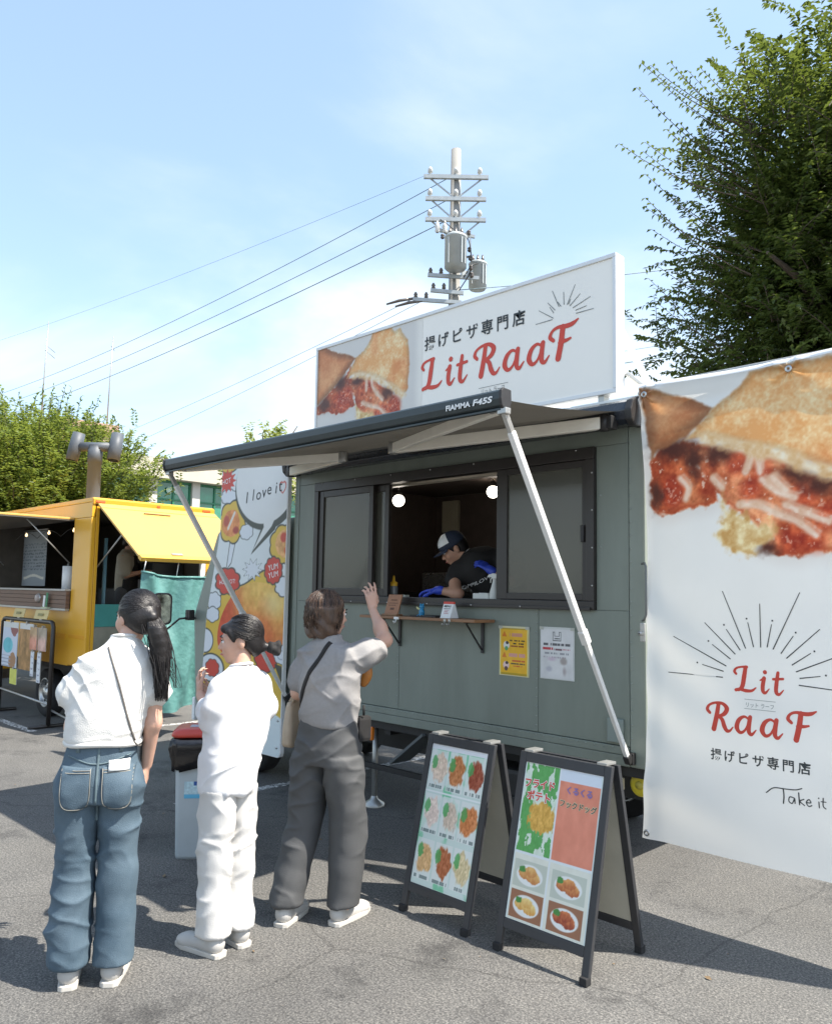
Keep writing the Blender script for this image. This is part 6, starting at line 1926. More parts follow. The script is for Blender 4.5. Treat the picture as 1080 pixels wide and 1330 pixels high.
def hand(s, w, d, nrm, side, curl=0.35, sc=1.0, spread=0.06, thick=1.0, curls=None):
    """w wrist, d direction of the hand, nrm palm normal, side=+1 puts the thumb towards d x nrm"""
    w, d, nrm = np.array(w, float), np.array(d, float), np.array(nrm, float)
    d /= np.linalg.norm(d)
    nrm = nrm-d*(nrm@d)
    nrm /= np.linalg.norm(nrm)
    a = np.cross(d, nrm)*side
    k = 0.006
    for i in range(4):
        off = (0.030-0.020*i)*sc
        kn = w+d*(0.082-0.006*abs(i-1))*sc+a*off
        s.cone(w+a*off*0.55+d*0.008, kn, 0.0125*sc*thick, 0.0108*sc*thick, 0.012)
        ln = [(0.038, 0.024, 0.018), (0.043, 0.027, 0.020), (0.039, 0.025, 0.019), (0.031, 0.019, 0.016)][i]
        p = kn
        an = spread*(1.5-i)
        b_ = d*math.cos(an)+a*math.sin(an)
        th = 0
        cu = curls[i] if curls else curl*(0.8+0.15*i)
        for j in range(3):
            th += cu*(0.7 if j == 0 else 1.0)
            q = p+(b_*math.cos(th)+nrm*math.sin(th))*ln[j]*sc
            s.cone(p, q, (0.0088-0.0008*j)*sc*thick, (0.0080-0.0009*j)*sc*thick, k)
            p = q
    t0 = w+d*0.018*sc+a*0.022*sc+nrm*0.006*sc
    t1 = t0+(d*0.62+a*0.62+nrm*0.35)*0.042*sc
    t2 = t1+(d*0.85+a*0.25+nrm*0.40)*0.033*sc
    t3 = t2+(d*0.90+a*0.02+nrm*0.42)*0.026*sc
    s.cone(t0, t1, 0.0135*sc*thick, 0.0108*sc*thick, 0.010)
    s.cone(t1, t2, 0.0105*sc*thick, 0.0095*sc*thick, k)
    s.cone(t2, t3, 0.0095*sc*thick, 0.0075*sc*thick, k)
def folds(a, dirs):
    """cloth folds: warped bands; dirs = (kx,ky,kz,phase,weight)"""
    def f(X, Y, Z):
        w1 = 0.6*np.sin(9*X+5*Z+1.0)+0.5*np.sin(7*Y-6*Z)
        t = 0
        for kx, ky, kz, ph, wt in dirs:
            v = np.sin(kx*X+ky*Y+kz*Z+ph+w1*1.6)
            t = t+wt*(np.abs(v)**1.5*np.sign(v))*(0.55+0.45*np.sin(5*Z+4*X+ph*2))
        return a*t
    return f
def bvh(o):
    me = o.data
    return BVHTree.FromPolygons([v.co[:] for v in me.vertices], [p.vertices[:] for p in me.polygons])
def cast(tree, x, z, dirv=(0, 1, 0), y0=-1.0, off=0.004):
    d = Vector(dirv).normalized()
    o = Vector((x, 0, z))-d*1.0
    loc, nr, _, _ = tree.ray_cast(o, d)
    if loc is None:
        return None
    return loc-d*off
def strip(tree, pts, w, name, m_, par, off=0.004, n=24, dirv=(0, 1, 0)):
    c = catmull(pts, 6)
    s_ = np.linspace(0, len(c)-1, n)
    V = []
    last = None
    for q in s_:
        i = min(int(q), len(c)-2)
        p = c[i]+(c[i+1]-c[i])*(q-i)
        t = c[i+1]-c[i]
        t /= np.linalg.norm(t)
        nn = np.array([-t[1], t[0]])
        for sd in (-1, 1):
            h = cast(tree, *(p+nn*sd*w/2), dirv=dirv, off=off)
            if h is None:
                h = last if last is not None else Vector((p[0], 0, p[1]))
            last = h
            V.append(h)
    F = [(2*i, 2*i+1, 2*i+3, 2*i+2) for i in range(n-1)]
    o = raw(name, np.array([tuple(v) for v in V]), np.array(F), m_, par, True)
    md = o.modifiers.new('thickness', 'SOLIDIFY')
    md.thickness = 0.003
    md.offset = 1.0
    return o
def patch(tree, u0, u1, v0, v1, name, m_, par, off=0.004, nu=10, nv=12, shape=None, dirv=(0, 1, 0)):
    V, ok = [], []
    for j in range(nv+1):
        for i in range(nu+1):
            a, b_ = i/nu, j/nv
            x, z = u0+(u1-u0)*a, v0+(v1-v0)*b_
            if shape:
                x, z = shape(a, b_)
            h = cast(tree, x, z, dirv=dirv, off=off)
            V.append(h if h is not None else Vector((x, 0, z)))
            ok.append(h is not None)
    F = []
    for j in range(nv):
        for i in range(nu):
            q = (j*(nu+1)+i, j*(nu+1)+i+1, (j+1)*(nu+1)+i+1, (j+1)*(nu+1)+i)
            if all(ok[k] for k in q):
                F.append(q)
    if not F:
        return None
    o = raw(name, np.array([tuple(v) for v in V]), np.array(F), m_, par, True)
    md = o.modifiers.new('thickness', 'SOLIDIFY')
    md.thickness = 0.004
    md.offset = 1.0
    return o
def strands(name, m_, par, curves, r):
    mb = MB()
    for c in curves:
        n_ = len(c)
        mb.tube(c, [r*(0.55+0.45*math.sin(math.pi*min(1, (i+0.6)/n_*1.15))) for i in range(n_)], 4, False)
    o = mb.build(name, m_, par)
    o['kind'] = 'stuff'
    return o
def shoe(par, x, y, yaw_, m_, l=0.245):
    s = SDF((-0.07, -0.12, -0.01), (0.07, 0.20, 0.12), 0.006)
    s.cone((0, -0.055, 0.045), (0, 0.10, 0.034), 0.036, 0.034, 0.02).cone((0, -0.06, 0.06), (0, -0.045, 0.10), 0.034, 0.033, 0.03).ell((0, 0.125, 0.030), (0.042, 0.05, 0.028), 0.03)
    s.f = np.maximum(s.f, (0.012-s.ax[2])[None, None, :])
    o = s.build('shoe', m_, par)
    o.location = (x, y, 0)
    o.rotation_euler = (0, 0, yaw_)
    for k in range(4):
        MB().tube([(-0.022, 0.050+0.018*k, 0.066-0.006*k), (0.0, 0.055+0.018*k, 0.078-0.008*k), (0.022, 0.050+0.018*k, 0.066-0.006*k)], 0.0035, 6).build('lace', M_sole, o)
    q = MB().prism([(0.038, -0.09), (0.045, 0.05), (0.044, 0.12), (0.025, 0.172), (0, 0.18), (-0.025, 0.172), (-0.042, 0.12), (-0.040, 0.05), (-0.036, -0.09), (-0.02, -0.102), (0.02, -0.102)], lambda u, v, d: (u, v, d), 0.0, 0.022).build('sole', M_sole, o, 0.004)
    return o
rs = np.random.default_rng(3)
# ---- woman in the white knit top --------------------------------------
W1 = thing('person', 'woman with a long black ponytail in a white knit top and blue jeans', 'person', (-1.10, -2.47, 0), R(58))
s = SDF((-0.34, -0.30, 0.0), (0.34, 0.34, 1.66), 0.0058)
HM = rotm(R(38), R(4), R(2))
HC = (0.052, 0.015, 1.492)
P = head(s, HC, HM, 0.97)
s.cone((0.045, -0.005, 1.43), (0.008, -0.008, 1.34), 0.045, 0.050, 0.012)
s.chain([(-0.01, 0, 1.28), (-0.045, 0, 1.12), (-0.055, 0, 0.90)], [0.070, 0.080, 0.085], 0.02)
s.chain([(0.07, 0, 1.27), (0.140, -0.005, 1.235), (0.140, 0.0, 1.045), (0.118, 0.07, 0.855)], [0.045, 0.043, 0.035, 0.023], 0.025)
hand(s, (0.115, 0.077, 0.845), (-0.06, 0.16, -1), (-1, 0.1, 0), -1, 0.30, 0.92)
s.chain([(-0.09, 0, 1.27), (-0.160, 0.0, 1.225), (-0.180, 0.03, 1.03), (-0.08, 0.21, 1.03)], [0.045, 0.043, 0.035, 0.024], 0.025)
hand(s, (-0.07, 0.225, 1.03), (0.8, 0.6, 0.2), (0.2, -0.2, -1), 1, 0.5, 0.92)
for sx in (-1, 1):
    cx = -0.060+sx*0.084
    s.chain([(cx, 0, 0.82), (cx, 0.01, 0.48), (cx, -0.005, 0.08)], [0.066, 0.050, 0.034], 0.01)
b1 = s.build('body', M_skin, W1)
face_parts(b1, P, HM, 0.97, (-1,))
t = SDF((-0.34, -0.22, 0.90), (0.30, 0.22, 1.48), 0.006)
t.column([(0.965, -0.055, 0, 0.138, 0.112), (0.99, -0.054, 0, 0.148, 0.120), (1.04, -0.050, 0, 0.156, 0.124), (1.12, -0.040, 0, 0.160, 0.122), (1.22, -0.026, 0, 0.158, 0.112), (1.29, -0.014, -0.004, 0.148, 0.098), (1.335, -0.004, -0.006, 0.120, 0.084), (1.375, 0.006, -0.006, 0.078, 0.068), (1.408, 0.014, -0.006, 0.055, 0.054)], 0.02)
t.cone((-0.115, 0, 1.275), (-0.190, 0.0, 1.170), 0.066, 0.062, 0.03)
t.cone((0.088, 0, 1.285), (0.150, -0.004, 1.180), 0.062, 0.058, 0.03)
t.noise(folds(0.0030, [(10, 6, 24, 0.4, 1.0), (-16, 4, 14, 2.0, 0.8), (26, 0, -10, 1.1, 0.5)]))
t1 = t.build('knit_top', M_knit, W1, 2, (0.011, [(0.9, 16, 5, 1.0), (-0.7, 15, 5, 0.8), (0.25, 22, 6, 0.5)], 5))
MB().tube([(-0.055+0.147*math.cos(a), 0.119*math.sin(a), 0.975+0.004*math.sin(3*a)) for a in np.linspace(0, 2*math.pi, 49)], 0.013, 8).build('hem_rib', M_knit, t1)
MB().tube([(0.014+0.055*math.cos(a), -0.006+0.054*math.sin(a), 1.407-0.012*math.sin(a)) for a in np.linspace(0, 2*math.pi, 33)], 0.008, 8).build('neck_rib', M_knit, t1)
for p0, p1, rr_ in (((-0.186, 0.0, 1.172), (-0.196, 0.0, 1.158), 0.059), ((0.149, -0.004, 1.182), (0.155, -0.004, 1.166), 0.055)):
    MB().tube([p0, p1], [rr_, rr_-0.002], 24).build('cuff_rib', M_knit, t1, 0.0)
j = SDF((-0.32, -0.22, 0.0), (0.22, 0.24, 1.05), 0.0065)
j.column([(0.74, -0.060, 0.0, 0.160, 0.116), (0.82, -0.060, -0.004, 0.158, 0.122), (0.90, -0.058, 0.0, 0.144, 0.112), (1.0, -0.055, 0, 0.130, 0.102)], 0.03)
for sx in (-1, 1):
    cx = -0.060+sx*0.082
    j.column([(0.085, cx+sx*0.006, -0.004, 0.080, 0.082), (0.30, cx+sx*0.006, 0.004, 0.078, 0.080), (0.50, cx+sx*0.003, 0.010, 0.076, 0.082), (0.66, cx, 0.002, 0.080, 0.092), (0.78, cx, -0.006, 0.083, 0.108)], 0.012, pw=2.0)
    j.cone((cx, -0.030, 0.80), (cx, -0.024, 0.76), 0.084, 0.074, 0.03)
j.noise(folds(0.0022, [(20, 6, 38, 0.2, 0.8), (-30, 8, 30, 1.7, 0.7), (10, 14, 60, 0.9, 0.5)]))
j1 = j.build('jeans', M_denim, W1, 2, (0.013, [(0.35, 13, 6, 0.9), (-0.40, 14, 6, 0.9), (1.35, 14, 3.5, 0.7)], 3))
tree = bvh(j1)
for cx, nm in ((-0.140, 0), (0.022, 1)):
    shp_ = lambda a, b_, cx=cx: (cx+(a-0.5)*0.125*(0.86+0.14*b_), 0.735+0.155*b_+(-0.022*(1-abs(2*a-1)) if b_ == 0 else -0.022*(1-abs(2*a-1))*(1-b_)))
    pk = patch(tree, 0, 1, 0, 1, 'back_pocket', M_denim, j1, 0.005, shape=shp_)
    if pk:
        for path in ([(cx-0.058, 0.885), (cx-0.052, 0.745), (cx, 0.722), (cx+0.052, 0.745), (cx+0.058, 0.885)], [(cx-0.058, 0.878), (cx+0.058, 0.878)], [(cx-0.055, 0.868), (cx+0.055, 0.868)]):
            strip(tree, path, 0.003, 'stitching', M_thread, pk, 0.0105, 26)
strip(tree, [(-0.055, 0.985), (-0.058, 0.86), (-0.060, 0.74), (-0.060, 0.66)], 0.010, 'back_seam', M_denim2, j1, 0.003)
strip(tree, [(-0.18, 0.930), (-0.058, 0.900), (0.065, 0.930)], 0.006, 'yoke_seam', M_denim2, j1, 0.003)
for x in (-0.14, 0.03):
    strip(tree, [(x, 0.985), (x, 0.945)], 0.014, 'belt_loop', M_denim2, j1, 0.005, 5)
pn = thing('paper_slip', 'white folded paper sticking out of the right back jeans pocket', 'paper', (0, 0, 0))
pn.location = W1.location
pn.rotation_euler = W1.rotation_euler
patch(tree, -0.015, 0.062, 0.872, 0.916, 'paper', M_white, pn, 0.012, 6, 4)
for sx in (-1, 1):
    shoe(W1, -0.060+sx*0.088, 0.03, R(-6*sx), M_shoe)
hs = SDF((-0.14, -0.22, 1.34), (0.24, 0.18, 1.66), 0.005)
hP = lambda *p: np.array(HC)+HM@(np.array(p)*0.97)
hs.ell(hP(0, -0.024, 0.030), (0.084, 0.094, 0.092), 0.01, HM)
hs.ell(hP(0, -0.062, -0.020), (0.064, 0.055, 0.060), 0.03, HM)
hs.ell(hP(0, 0.095, -0.035), (0.10, 0.075, 0.085), 0.02, HM, True)
hs.ell(hP(0.0, 0.02, -0.11), (0.11, 0.085, 0.07), 0.02, HM, True)
tie = hP(0.0, -0.125, -0.005)
hs.cone(hP(0, -0.095, 0.0), tie, 0.040, 0.024, 0.03)
hs.build('hair', M_hairb, W1)
pt = SDF((0.02, -0.26, 1.08), (0.28, 0.08, 1.46), 0.005)
cp3 = [(tie[0]+0.010*f+0.050*math.sin(f*1.6)*0.8, tie[1]-0.022*math.sin(min(1, f*3)*math.pi*0.5)+0.02*f, tie[2]-0.27*(f*f*0.35+f*0.72)+0.012*math.sin(f*math.pi)) for f in np.linspace(0, 0.95, 9)]
pt.chain(cp3, [0.020, 0.030, 0.036, 0.038, 0.038, 0.035, 0.030, 0.022, 0.010], 0.008)
pt.build('ponytail', M_hairb, W1)
tail = []
for i in range(620):
    a, q = rs.uniform(0, 2*math.pi), rs.uniform(0.75, 1.05)
    ox, oz = math.cos(a)*q, math.sin(a)*q
    L = rs.uniform(0.21, 0.33)
    pts = []
    for k in range(10):
        f = k/9
        sw = (0.018+0.026*math.sin(min(1, f*1.5)*math.pi*0.5)-0.020*f*f)
        pts.append((tie[0]+ox*sw+0.010*f+0.050*math.sin(f*1.6)*0.8+0.004*math.sin(f*9+i), tie[1]-0.022*math.sin(min(1, f*3)*math.pi*0.5)+oz*sw*0.8+0.02*f, tie[2]+oz*sw*0.5*(1-f)-L*f*f*0.35-L*f*0.72+0.012*math.sin(f*math.pi)))
    tail.append(pts)
for i in range(26):
    a = rs.uniform(-1, 1)
    tail.append([(tie[0]+0.03*a+0.07*f*(1+0.4*a)+0.02*math.sin(4*f+i), tie[1]-0.03*f+0.02*a, tie[2]-0.28*f) for f in np.linspace(0.1, 1.05, 8)])
strands('hair_strand', M_hairb, W1, tail, 0.0020)
cap = []
for i in range(420):
    az = rs.uniform(-2.5, 2.5)
    st = np.array((math.sin(az)*0.083, -0.024+math.cos(az)*0.090 if False else -0.024+0.075*math.cos(az), 0.030))
    ph0 = rs.uniform(0.05, 1.45)
    e0 = np.array((math.sin(az)*math.cos(ph0), math.cos(az)*math.cos(ph0), math.sin(ph0)-0.25))
    e1 = np.array((0.02*rs.normal(), -1.0, 0.05+0.15*rs.normal()))
    pts = []
    for k in range(9):
        f = k/8
        v = e0*(1-f)+e1*f
        v /= np.linalg.norm(v)
        pts.append(hP(*(np.array((0, -0.024, 0.030))+v*np.array((0.0875, 0.098, 0.096))*(1.0+0.004*rs.normal()))))
    if e0[1] < 0.55:
        cap.append(pts)
strands('hair_strand', M_hairb, W1, cap, 0.0016)
MB().lathe([(0.020, -0.012), (0.028, -0.006), (0.028, 0.006), (0.020, 0.012)], tie, 16, tuple(HM@np.array((0, -1, 0)))).build('hair_tie', M_blackc, W1)
SB1 = thing('shoulder_bag', 'thin grey bag cord across the back of the white knit top', 'bag', W1.location, R(58))
tr1 = bvh(t1)
strip(tr1, [(-0.045, 1.372), (0.0, 1.25), (0.045, 1.10), (0.078, 0.985)], 0.007, 'cord', mat('grey_cord', (0.12, 0.11, 0.10), 0.6), SB1, 0.004, 30)
MB().box((0.11, 0.11, 0.93), (0.05, 0.10, 0.14), R(10)).build('pouch', M_blackc, SB1, 0.015)
MB().tube([(0.078, -0.112, 0.988), (0.092, -0.085, 0.965), (0.096, -0.03, 0.955), (0.100, 0.06, 0.96)], 0.0035, 6).tube([(-0.045, -0.06, 1.372), (-0.05, 0.02, 1.385), (-0.02, 0.11, 1.25), (0.08, 0.13, 1.0)], 0.0035, 6).build('cord', MATS['grey_cord'], SB1)
# ---- girl in the long white shirt --------------------------------------
GI = thing('person', 'girl with a low bun in a long white shirt and white trousers facing left', 'person', (-1.03, -1.92, 0), R(96.5))
s = SDF((-0.34, -0.26, 0.0), (0.34, 0.42, 1.53), 0.0056)
HM = rotm(R(46), R(6), R(-2))
HC = (0.012, 0.02, 1.382)
P = head(s, HC, HM, 0.93)
s.cone((0.008, 0.0, 1.31), (0.0, -0.008, 1.215), 0.041, 0.046, 0.012)
s.chain([(0, 0, 1.15), (0, 0, 1.0), (-0.02, 0, 0.80)], [0.065, 0.070, 0.075], 0.02)
s.chain([(-0.07, 0, 1.17), (-0.130, 0.0, 1.14), (-0.124, 0.025, 1.025), (-0.072, 0.195, 1.115)], [0.036, 0.032, 0.026, 0.022], 0.025)
hand(s, (-0.068, 0.208, 1.127), (0.30, 0.60, 0.75), (0.6, -0.5, 0.1), -1, 0.55, 0.86)
s.chain([(0.07, 0, 1.17), (0.130, 0.0, 1.14), (0.16, 0.04, 0.99), (0.05, 0.17, 1.08)], [0.036, 0.032, 0.026, 0.022], 0.025)
hand(s, (0.035, 0.185, 1.09), (-0.6, 0.5, 0.5), (-0.3, -0.6, 0.2), 1, 0.6, 0.86)
for sx in (-1, 1):
    s.chain([(-0.035+sx*0.066, 0, 0.75), (-0.035+sx*0.066, 0.006, 0.44), (-0.035+sx*0.066, -0.005, 0.08)], [0.055, 0.045, 0.032], 0.01)
b2 = s.build('body', M_skin, GI)
face_parts(b2, P, HM, 0.93)
t = SDF((-0.30, -0.22, 0.64), (0.30, 0.24, 1.33), 0.006)
t.column([(0.705, -0.042, 0.0, 0.126, 0.092), (0.73, -0.042, 0, 0.130, 0.096), (0.85, -0.030, 0, 0.142, 0.104), (0.98, -0.012, 0, 0.148, 0.108), (1.10, 0.0, 0, 0.146, 0.104), (1.17, 0.0, 0, 0.136, 0.092), (1.215, 0, 0, 0.108, 0.076), (1.245, 0, -0.004, 0.072, 0.060), (1.268, 0.002, -0.004, 0.050, 0.048)], 0.02)
t.chain([(-0.105, 0, 1.165), (-0.126, 0.008, 1.08), (-0.123, 0.028, 1.018)], [0.054, 0.054, 0.048], 0.03)
t.cone((-0.123, 0.030, 1.020), (-0.098, 0.112, 1.072), 0.050, 0.044, 0.02)
t.chain([(0.105, 0, 1.165), (0.142, 0.012, 1.06), (0.145, 0.055, 0.98)], [0.056, 0.060, 0.056], 0.03)
t.cone((0.145, 0.06, 0.98), (0.075, 0.145, 1.055), 0.052, 0.042, 0.02)
t.noise(folds(0.0030, [(26, 12, 6, 0.7, 0.9), (-14, 18, 24, 2.2, 0.8), (34, -12, -10, 0.1, 0.6)]))
t2 = t.build('shirt', M_tee, GI, 2, (0.017, [(1.25, 13, 3, 1.0), (-1.0, 13, 4, 0.8), (0.5, 18, 5, 0.6)], 9))
MB().tube([(0.002+0.050*math.cos(a), -0.004+0.048*math.sin(a), 1.267-0.010*math.sin(a)) for a in np.linspace(0, 2*math.pi, 33)], 0.007, 8).build('collar_rib', M_tee, t2)
j = SDF((-0.25, -0.2, 0.0), (0.18, 0.2, 0.95), 0.007)
j.column([(0.70, -0.035, 0, 0.124, 0.092), (0.80, -0.035, 0, 0.122, 0.092), (0.90, -0.03, 0, 0.105, 0.08)], 0.03)
for sx in (-1, 1):
    cx = -0.035+sx*0.066
    j.column([(0.085, cx, -0.004, 0.070, 0.072), (0.30, cx, 0.004, 0.067, 0.069), (0.50, cx, 0.008, 0.066, 0.074), (0.72, cx, 0.0, 0.068, 0.086)], 0.012, pw=2.0)
j.noise(folds(0.0022, [(12, 3, 30, 0.2, 0.8), (-20, 5, 22, 1.7, 0.7)]))
j.build('trousers', M_wpants, GI, 2, (0.013, [(0.35, 13, 6, 0.9), (-0.40, 14, 6, 0.9), (1.35, 14, 3.5, 0.7)], 6))
for sx in (-1, 1):
    shoe(GI, -0.035+sx*0.078, 0.03, R(-7*sx), M_shoe)
hP = lambda *p: np.array(HC)+HM@(np.array(p)*0.93)
hs = SDF((-0.16, -0.20, 1.22), (0.18, 0.18, 1.52), 0.005)
hs.ell(hP(0, -0.020, 0.034), (0.080, 0.092, 0.087), 0.01, HM)
hs.ell(hP(0, -0.062, -0.030), (0.060, 0.048, 0.060), 0.03, HM)
hs.ell(hP(0, 0.112, -0.040), (0.11, 0.086, 0.095), 0.010, HM, True)
hs.ell(hP(0.0, 0.012, -0.105), (0.11, 0.062, 0.075), 0.012, HM, True)
for q in (-1, 1):
    hs.ell(hP(q*0.082, 0.004, -0.022), (0.030, 0.034, 0.036), 0.008, HM, True)
    hs.cone(hP(q*0.060, 0.050, 0.052), hP(q*0.073, 0.026, 0.000), 0.012, 0.006, 0.012)
hs.cone(hP(-0.03, 0.072, 0.066), hP(0.03, 0.072, 0.066), 0.020, 0.020, 0.02)
hs.cone(hP(0, -0.095, -0.040), hP(0, -0.130, -0.050), 0.026, 0.020, 0.015)
hs.build('hair', M_hairb, GI)
cap = []
for i in range(360):
    az = rs.uniform(-2.6, 2.6)
    ph0 = rs.uniform(0.1, 1.45)
    e0 = np.array((math.sin(az)*math.cos(ph0), math.cos(az)*math.cos(ph0), math.sin(ph0)-0.2))
    e1 = np.array((0.03*rs.normal(), -1.0, -0.45+0.12*rs.normal()))
    pts = []
    for k in range(9):
        f = k/8
        v = e0*(1-f)+e1*f
        v /= np.linalg.norm(v)
        pts.append(hP(*(np.array((0, -0.020, 0.034))+v*np.array((0.0895, 0.1015, 0.0965)))))
    if e0[1] < 0.5 and e0[2] > -0.1:
        cap.append(pts)
strands('hair_strand', M_hairb, GI, cap, 0.0015)
bn_ = SDF((-0.10, -0.09, -0.09), (0.10, 0.09, 0.09), 0.005)
bn_.ell((0, 0, 0), (0.030, 0.024, 0.030), 0.01).ell((0.004, -0.03, 0.012), (0.022, 0.020, 0.022), 0.012).ell((-0.004, -0.028, -0.018), (0.022, 0.020, 0.022), 0.012)
bn_.noise(lambda X, Y, Z: 0.004*np.sin(150*X+40*Z)*np.sin(130*Y+90*Z))
o = bn_.build('hair_bun', M_blackc, GI)
o.location = hP(0, -0.152, -0.055)
o.rotation_euler = (0, 0, R(46))
# ---- woman in the grey T-shirt -------------------------------------------
W2 = thing('person', 'woman with bobbed brown hair in a grey t-shirt raising her hand at the counter', 'person', (-0.98, -1.42, 0), R(15.9))
s = SDF((-0.34, -0.32, 0.0), (0.36, 0.50, 1.72), 0.0058)
HM = rotm(R(-28), R(4), R(0))
HC = (-0.030, 0.01, 1.505)
P = head(s, HC, HM, 0.97)
s.cone((-0.028, -0.01, 1.43), (-0.010, -0.010, 1.325), 0.044, 0.050, 0.012)
s.chain([(0, 0, 1.26), (0, 0, 1.10), (0, 0, 0.90)], [0.070, 0.080, 0.085], 0.02)
s.chain([(0.07, 0.0, 1.28), (0.135, 0.02, 1.295), (0.160, 0.27, 1.365), (0.045, 0.330, 1.515)], [0.045, 0.042, 0.036, 0.023], 0.025)
s.ell((0.115, 0.295, 1.420), (0.034, 0.034, 0.05), 0.03)
hand(s, (0.038, 0.333, 1.527), (-0.16, 0.05, 1.0), (-0.85, 0.45, -0.1), -1, 0.3, 0.95, 0.05, 1.0, [0.16, 0.36, 0.50, 0.55])
s.chain([(-0.07, 0.0, 1.27), (-0.145, 0.0, 1.245), (-0.186, -0.015, 1.095), (-0.150, 0.170, 1.12)], [0.045, 0.042, 0.035, 0.023], 0.025)
hand(s, (-0.147, 0.183, 1.122), (0.35, 0.9, 0.1), (0.5, -0.2, -0.8), 1, 0.65, 0.92)
s.chain([(0.070, 0.0, 0.82), (0.100, 0.04, 0.48), (0.100, 0.02, 0.08)], [0.055, 0.045, 0.034], 0.01)
s.chain([(-0.085, 0.0, 0.84), (-0.108, -0.02, 0.48), (-0.136, -0.125, 0.09)], [0.055, 0.045, 0.034], 0.01)
b3 = s.build('body', M_skin, W2)
face_parts(b3, P, HM, 0.97, (1,))
t = SDF((-0.34, -0.24, 0.86), (0.34, 0.30, 1.46), 0.006)
t.column([(0.945, 0.005, 0, 0.138, 0.110), (0.965, 0.005, 0, 0.144, 0.116), (1.06, 0.0, 0, 0.152, 0.118), (1.17, 0.0, 0, 0.158, 0.112), (1.255, 0.0, 0, 0.154, 0.100), (1.305, 0.0, -0.002, 0.134, 0.086), (1.340, -0.004, -0.004, 0.098, 0.074), (1.366, -0.008, -0.006, 0.064, 0.060), (1.388, -0.010, -0.006, 0.053, 0.052)], 0.02)
t.chain([(0.098, 0.0, 1.282), (0.143, 0.06, 1.298), (0.155, 0.148, 1.320)], [0.058, 0.058, 0.057], 0.03)
t.chain([(-0.105, 0.0, 1.272), (-0.165, -0.003, 1.20), (-0.184, -0.010, 1.145)], [0.060, 0.060, 0.056], 0.03)
t.noise(folds(0.0030, [(-26, 12, 30, 0.4, 1.0), (-14, 8, 40, 2.3, 0.8), (30, 6, -16, 1.2, 0.6)]))
t3 = t.build('t_shirt', M_greytee, W2, 2, (0.015, [(0.75, 15, 4, 1.0), (0.45, 18, 4, 0.8), (-0.8, 16, 5, 0.6)], 14))
MB().tube([(-0.010+0.053*math.cos(a), -0.006+0.052*math.sin(a), 1.386-0.014*math.sin(a)) for a in np.linspace(0, 2*math.pi, 33)], 0.007, 8).build('collar_rib', M_greytee, t3)
j = SDF((-0.32, -0.34, 0.0), (0.32, 0.26, 1.02), 0.007)
j.column([(0.76, 0.0, 0.0, 0.162, 0.118), (0.84, 0, -0.004, 0.156, 0.120), (0.92, 0, 0, 0.140, 0.108), (1.0, 0.0, 0, 0.126, 0.095)], 0.03)
j.column([(0.085, 0.100, 0.020, 0.080, 0.082), (0.30, 0.102, 0.034, 0.086, 0.088), (0.50, 0.100, 0.040, 0.088, 0.094), (0.66, 0.092, 0.020, 0.090, 0.102), (0.80, 0.084, 0.0, 0.086, 0.112)], 0.015, pw=2.0)
j.column([(0.095, -0.136, -0.125, 0.076, 0.080), (0.30, -0.124, -0.070, 0.082, 0.086), (0.50, -0.108, -0.020, 0.085, 0.092), (0.66, -0.094, -0.005, 0.088, 0.102), (0.80, -0.084, 0.0, 0.084, 0.112)], 0.015, pw=2.0)
j.noise(folds(0.0022, [(22, 6, 36, 0.2, 0.9), (-30, 8, 28, 1.7, 0.8), (10, 16, 60, 0.9, 0.6)]))
j3 = j.build('trousers', M_slack, W2, 2, (0.016, [(0.35, 13, 6, 0.9), (-0.40, 14, 6, 0.9), (1.35, 14, 3.5, 0.7)], 8))
shoe(W2, 0.098, 0.045, R(-6), M_shoe)
shoe(W2, -0.137, -0.10, R(10), M_shoe)
hP = lambda *p: np.array(HC)+HM@(np.array(p)*0.97)
hs = SDF((-0.19, -0.20, 1.33), (0.14, 0.20, 1.66), 0.005)
hs.ell(hP(0, -0.018, 0.034), (0.088, 0.100, 0.090), 0.01, HM)
hs.column([(1.382, HC[0]-0.012, HC[1]-0.035, 0.070, 0.066), (1.40, HC[0]-0.012, HC[1]-0.03, 0.082, 0.078), (1.46, HC[0]-0.008, HC[1]-0.028, 0.090, 0.086), (1.53, HC[0]-0.004, HC[1]-0.02, 0.088, 0.090)], 0.03)
hs.ell(hP(0.0, 0.120, -0.045), (0.085, 0.095, 0.105), 0.012, HM, True)
hs.ell(hP(0.055, 0.085, -0.05), (0.055, 0.065, 0.085), 0.012, HM, True)
hs.noise(lambda X, Y, Z: 0.004*np.sin(95*X+10*np.sin(9*Z))*np.clip((1.56-Z)*9, 0, 1))
hs.build('hair', M_hairn, W2)
cur = []
for i in range(520):
    az = rs.uniform(0.75, 2*math.pi-0.35)
    az = az+R(28)*0
    d0 = np.array((math.sin(az), math.cos(az)))
    L = rs.uniform(0.10, 0.145)
    pts = []
    for k in range(9):
        f = k/8
        if f < 0.45:
            a = f/0.45*math.pi/2
            p = np.array((d0[0]*0.0925*math.sin(a), -0.020+d0[1]*0.1030*math.sin(a), 0.034+0.0935*math.cos(a)))
        else:
            g_ = (f-0.45)/0.55
            rr_ = 1.0+0.02*math.sin(g_*3)-0.20*g_**4
            p = np.array((d0[0]*0.0925*rr_, -0.020+d0[1]*0.1030*rr_, 0.034-g_*L))
        pts.append(hP(*p)+np.array((0.0045, 0.0045, 0.002))*rs.normal(size=3)*(0.3+0.7*f))
    cur.append(pts)
strands('hair_strand', M_hairn, W2, cur[::2], 0.0021)
strands('hair_strand', mat('brown_hair_light', (0.17, 0.10, 0.06), 0.42, vary=0.3, vscale=30), W2, cur[1::5], 0.0016)
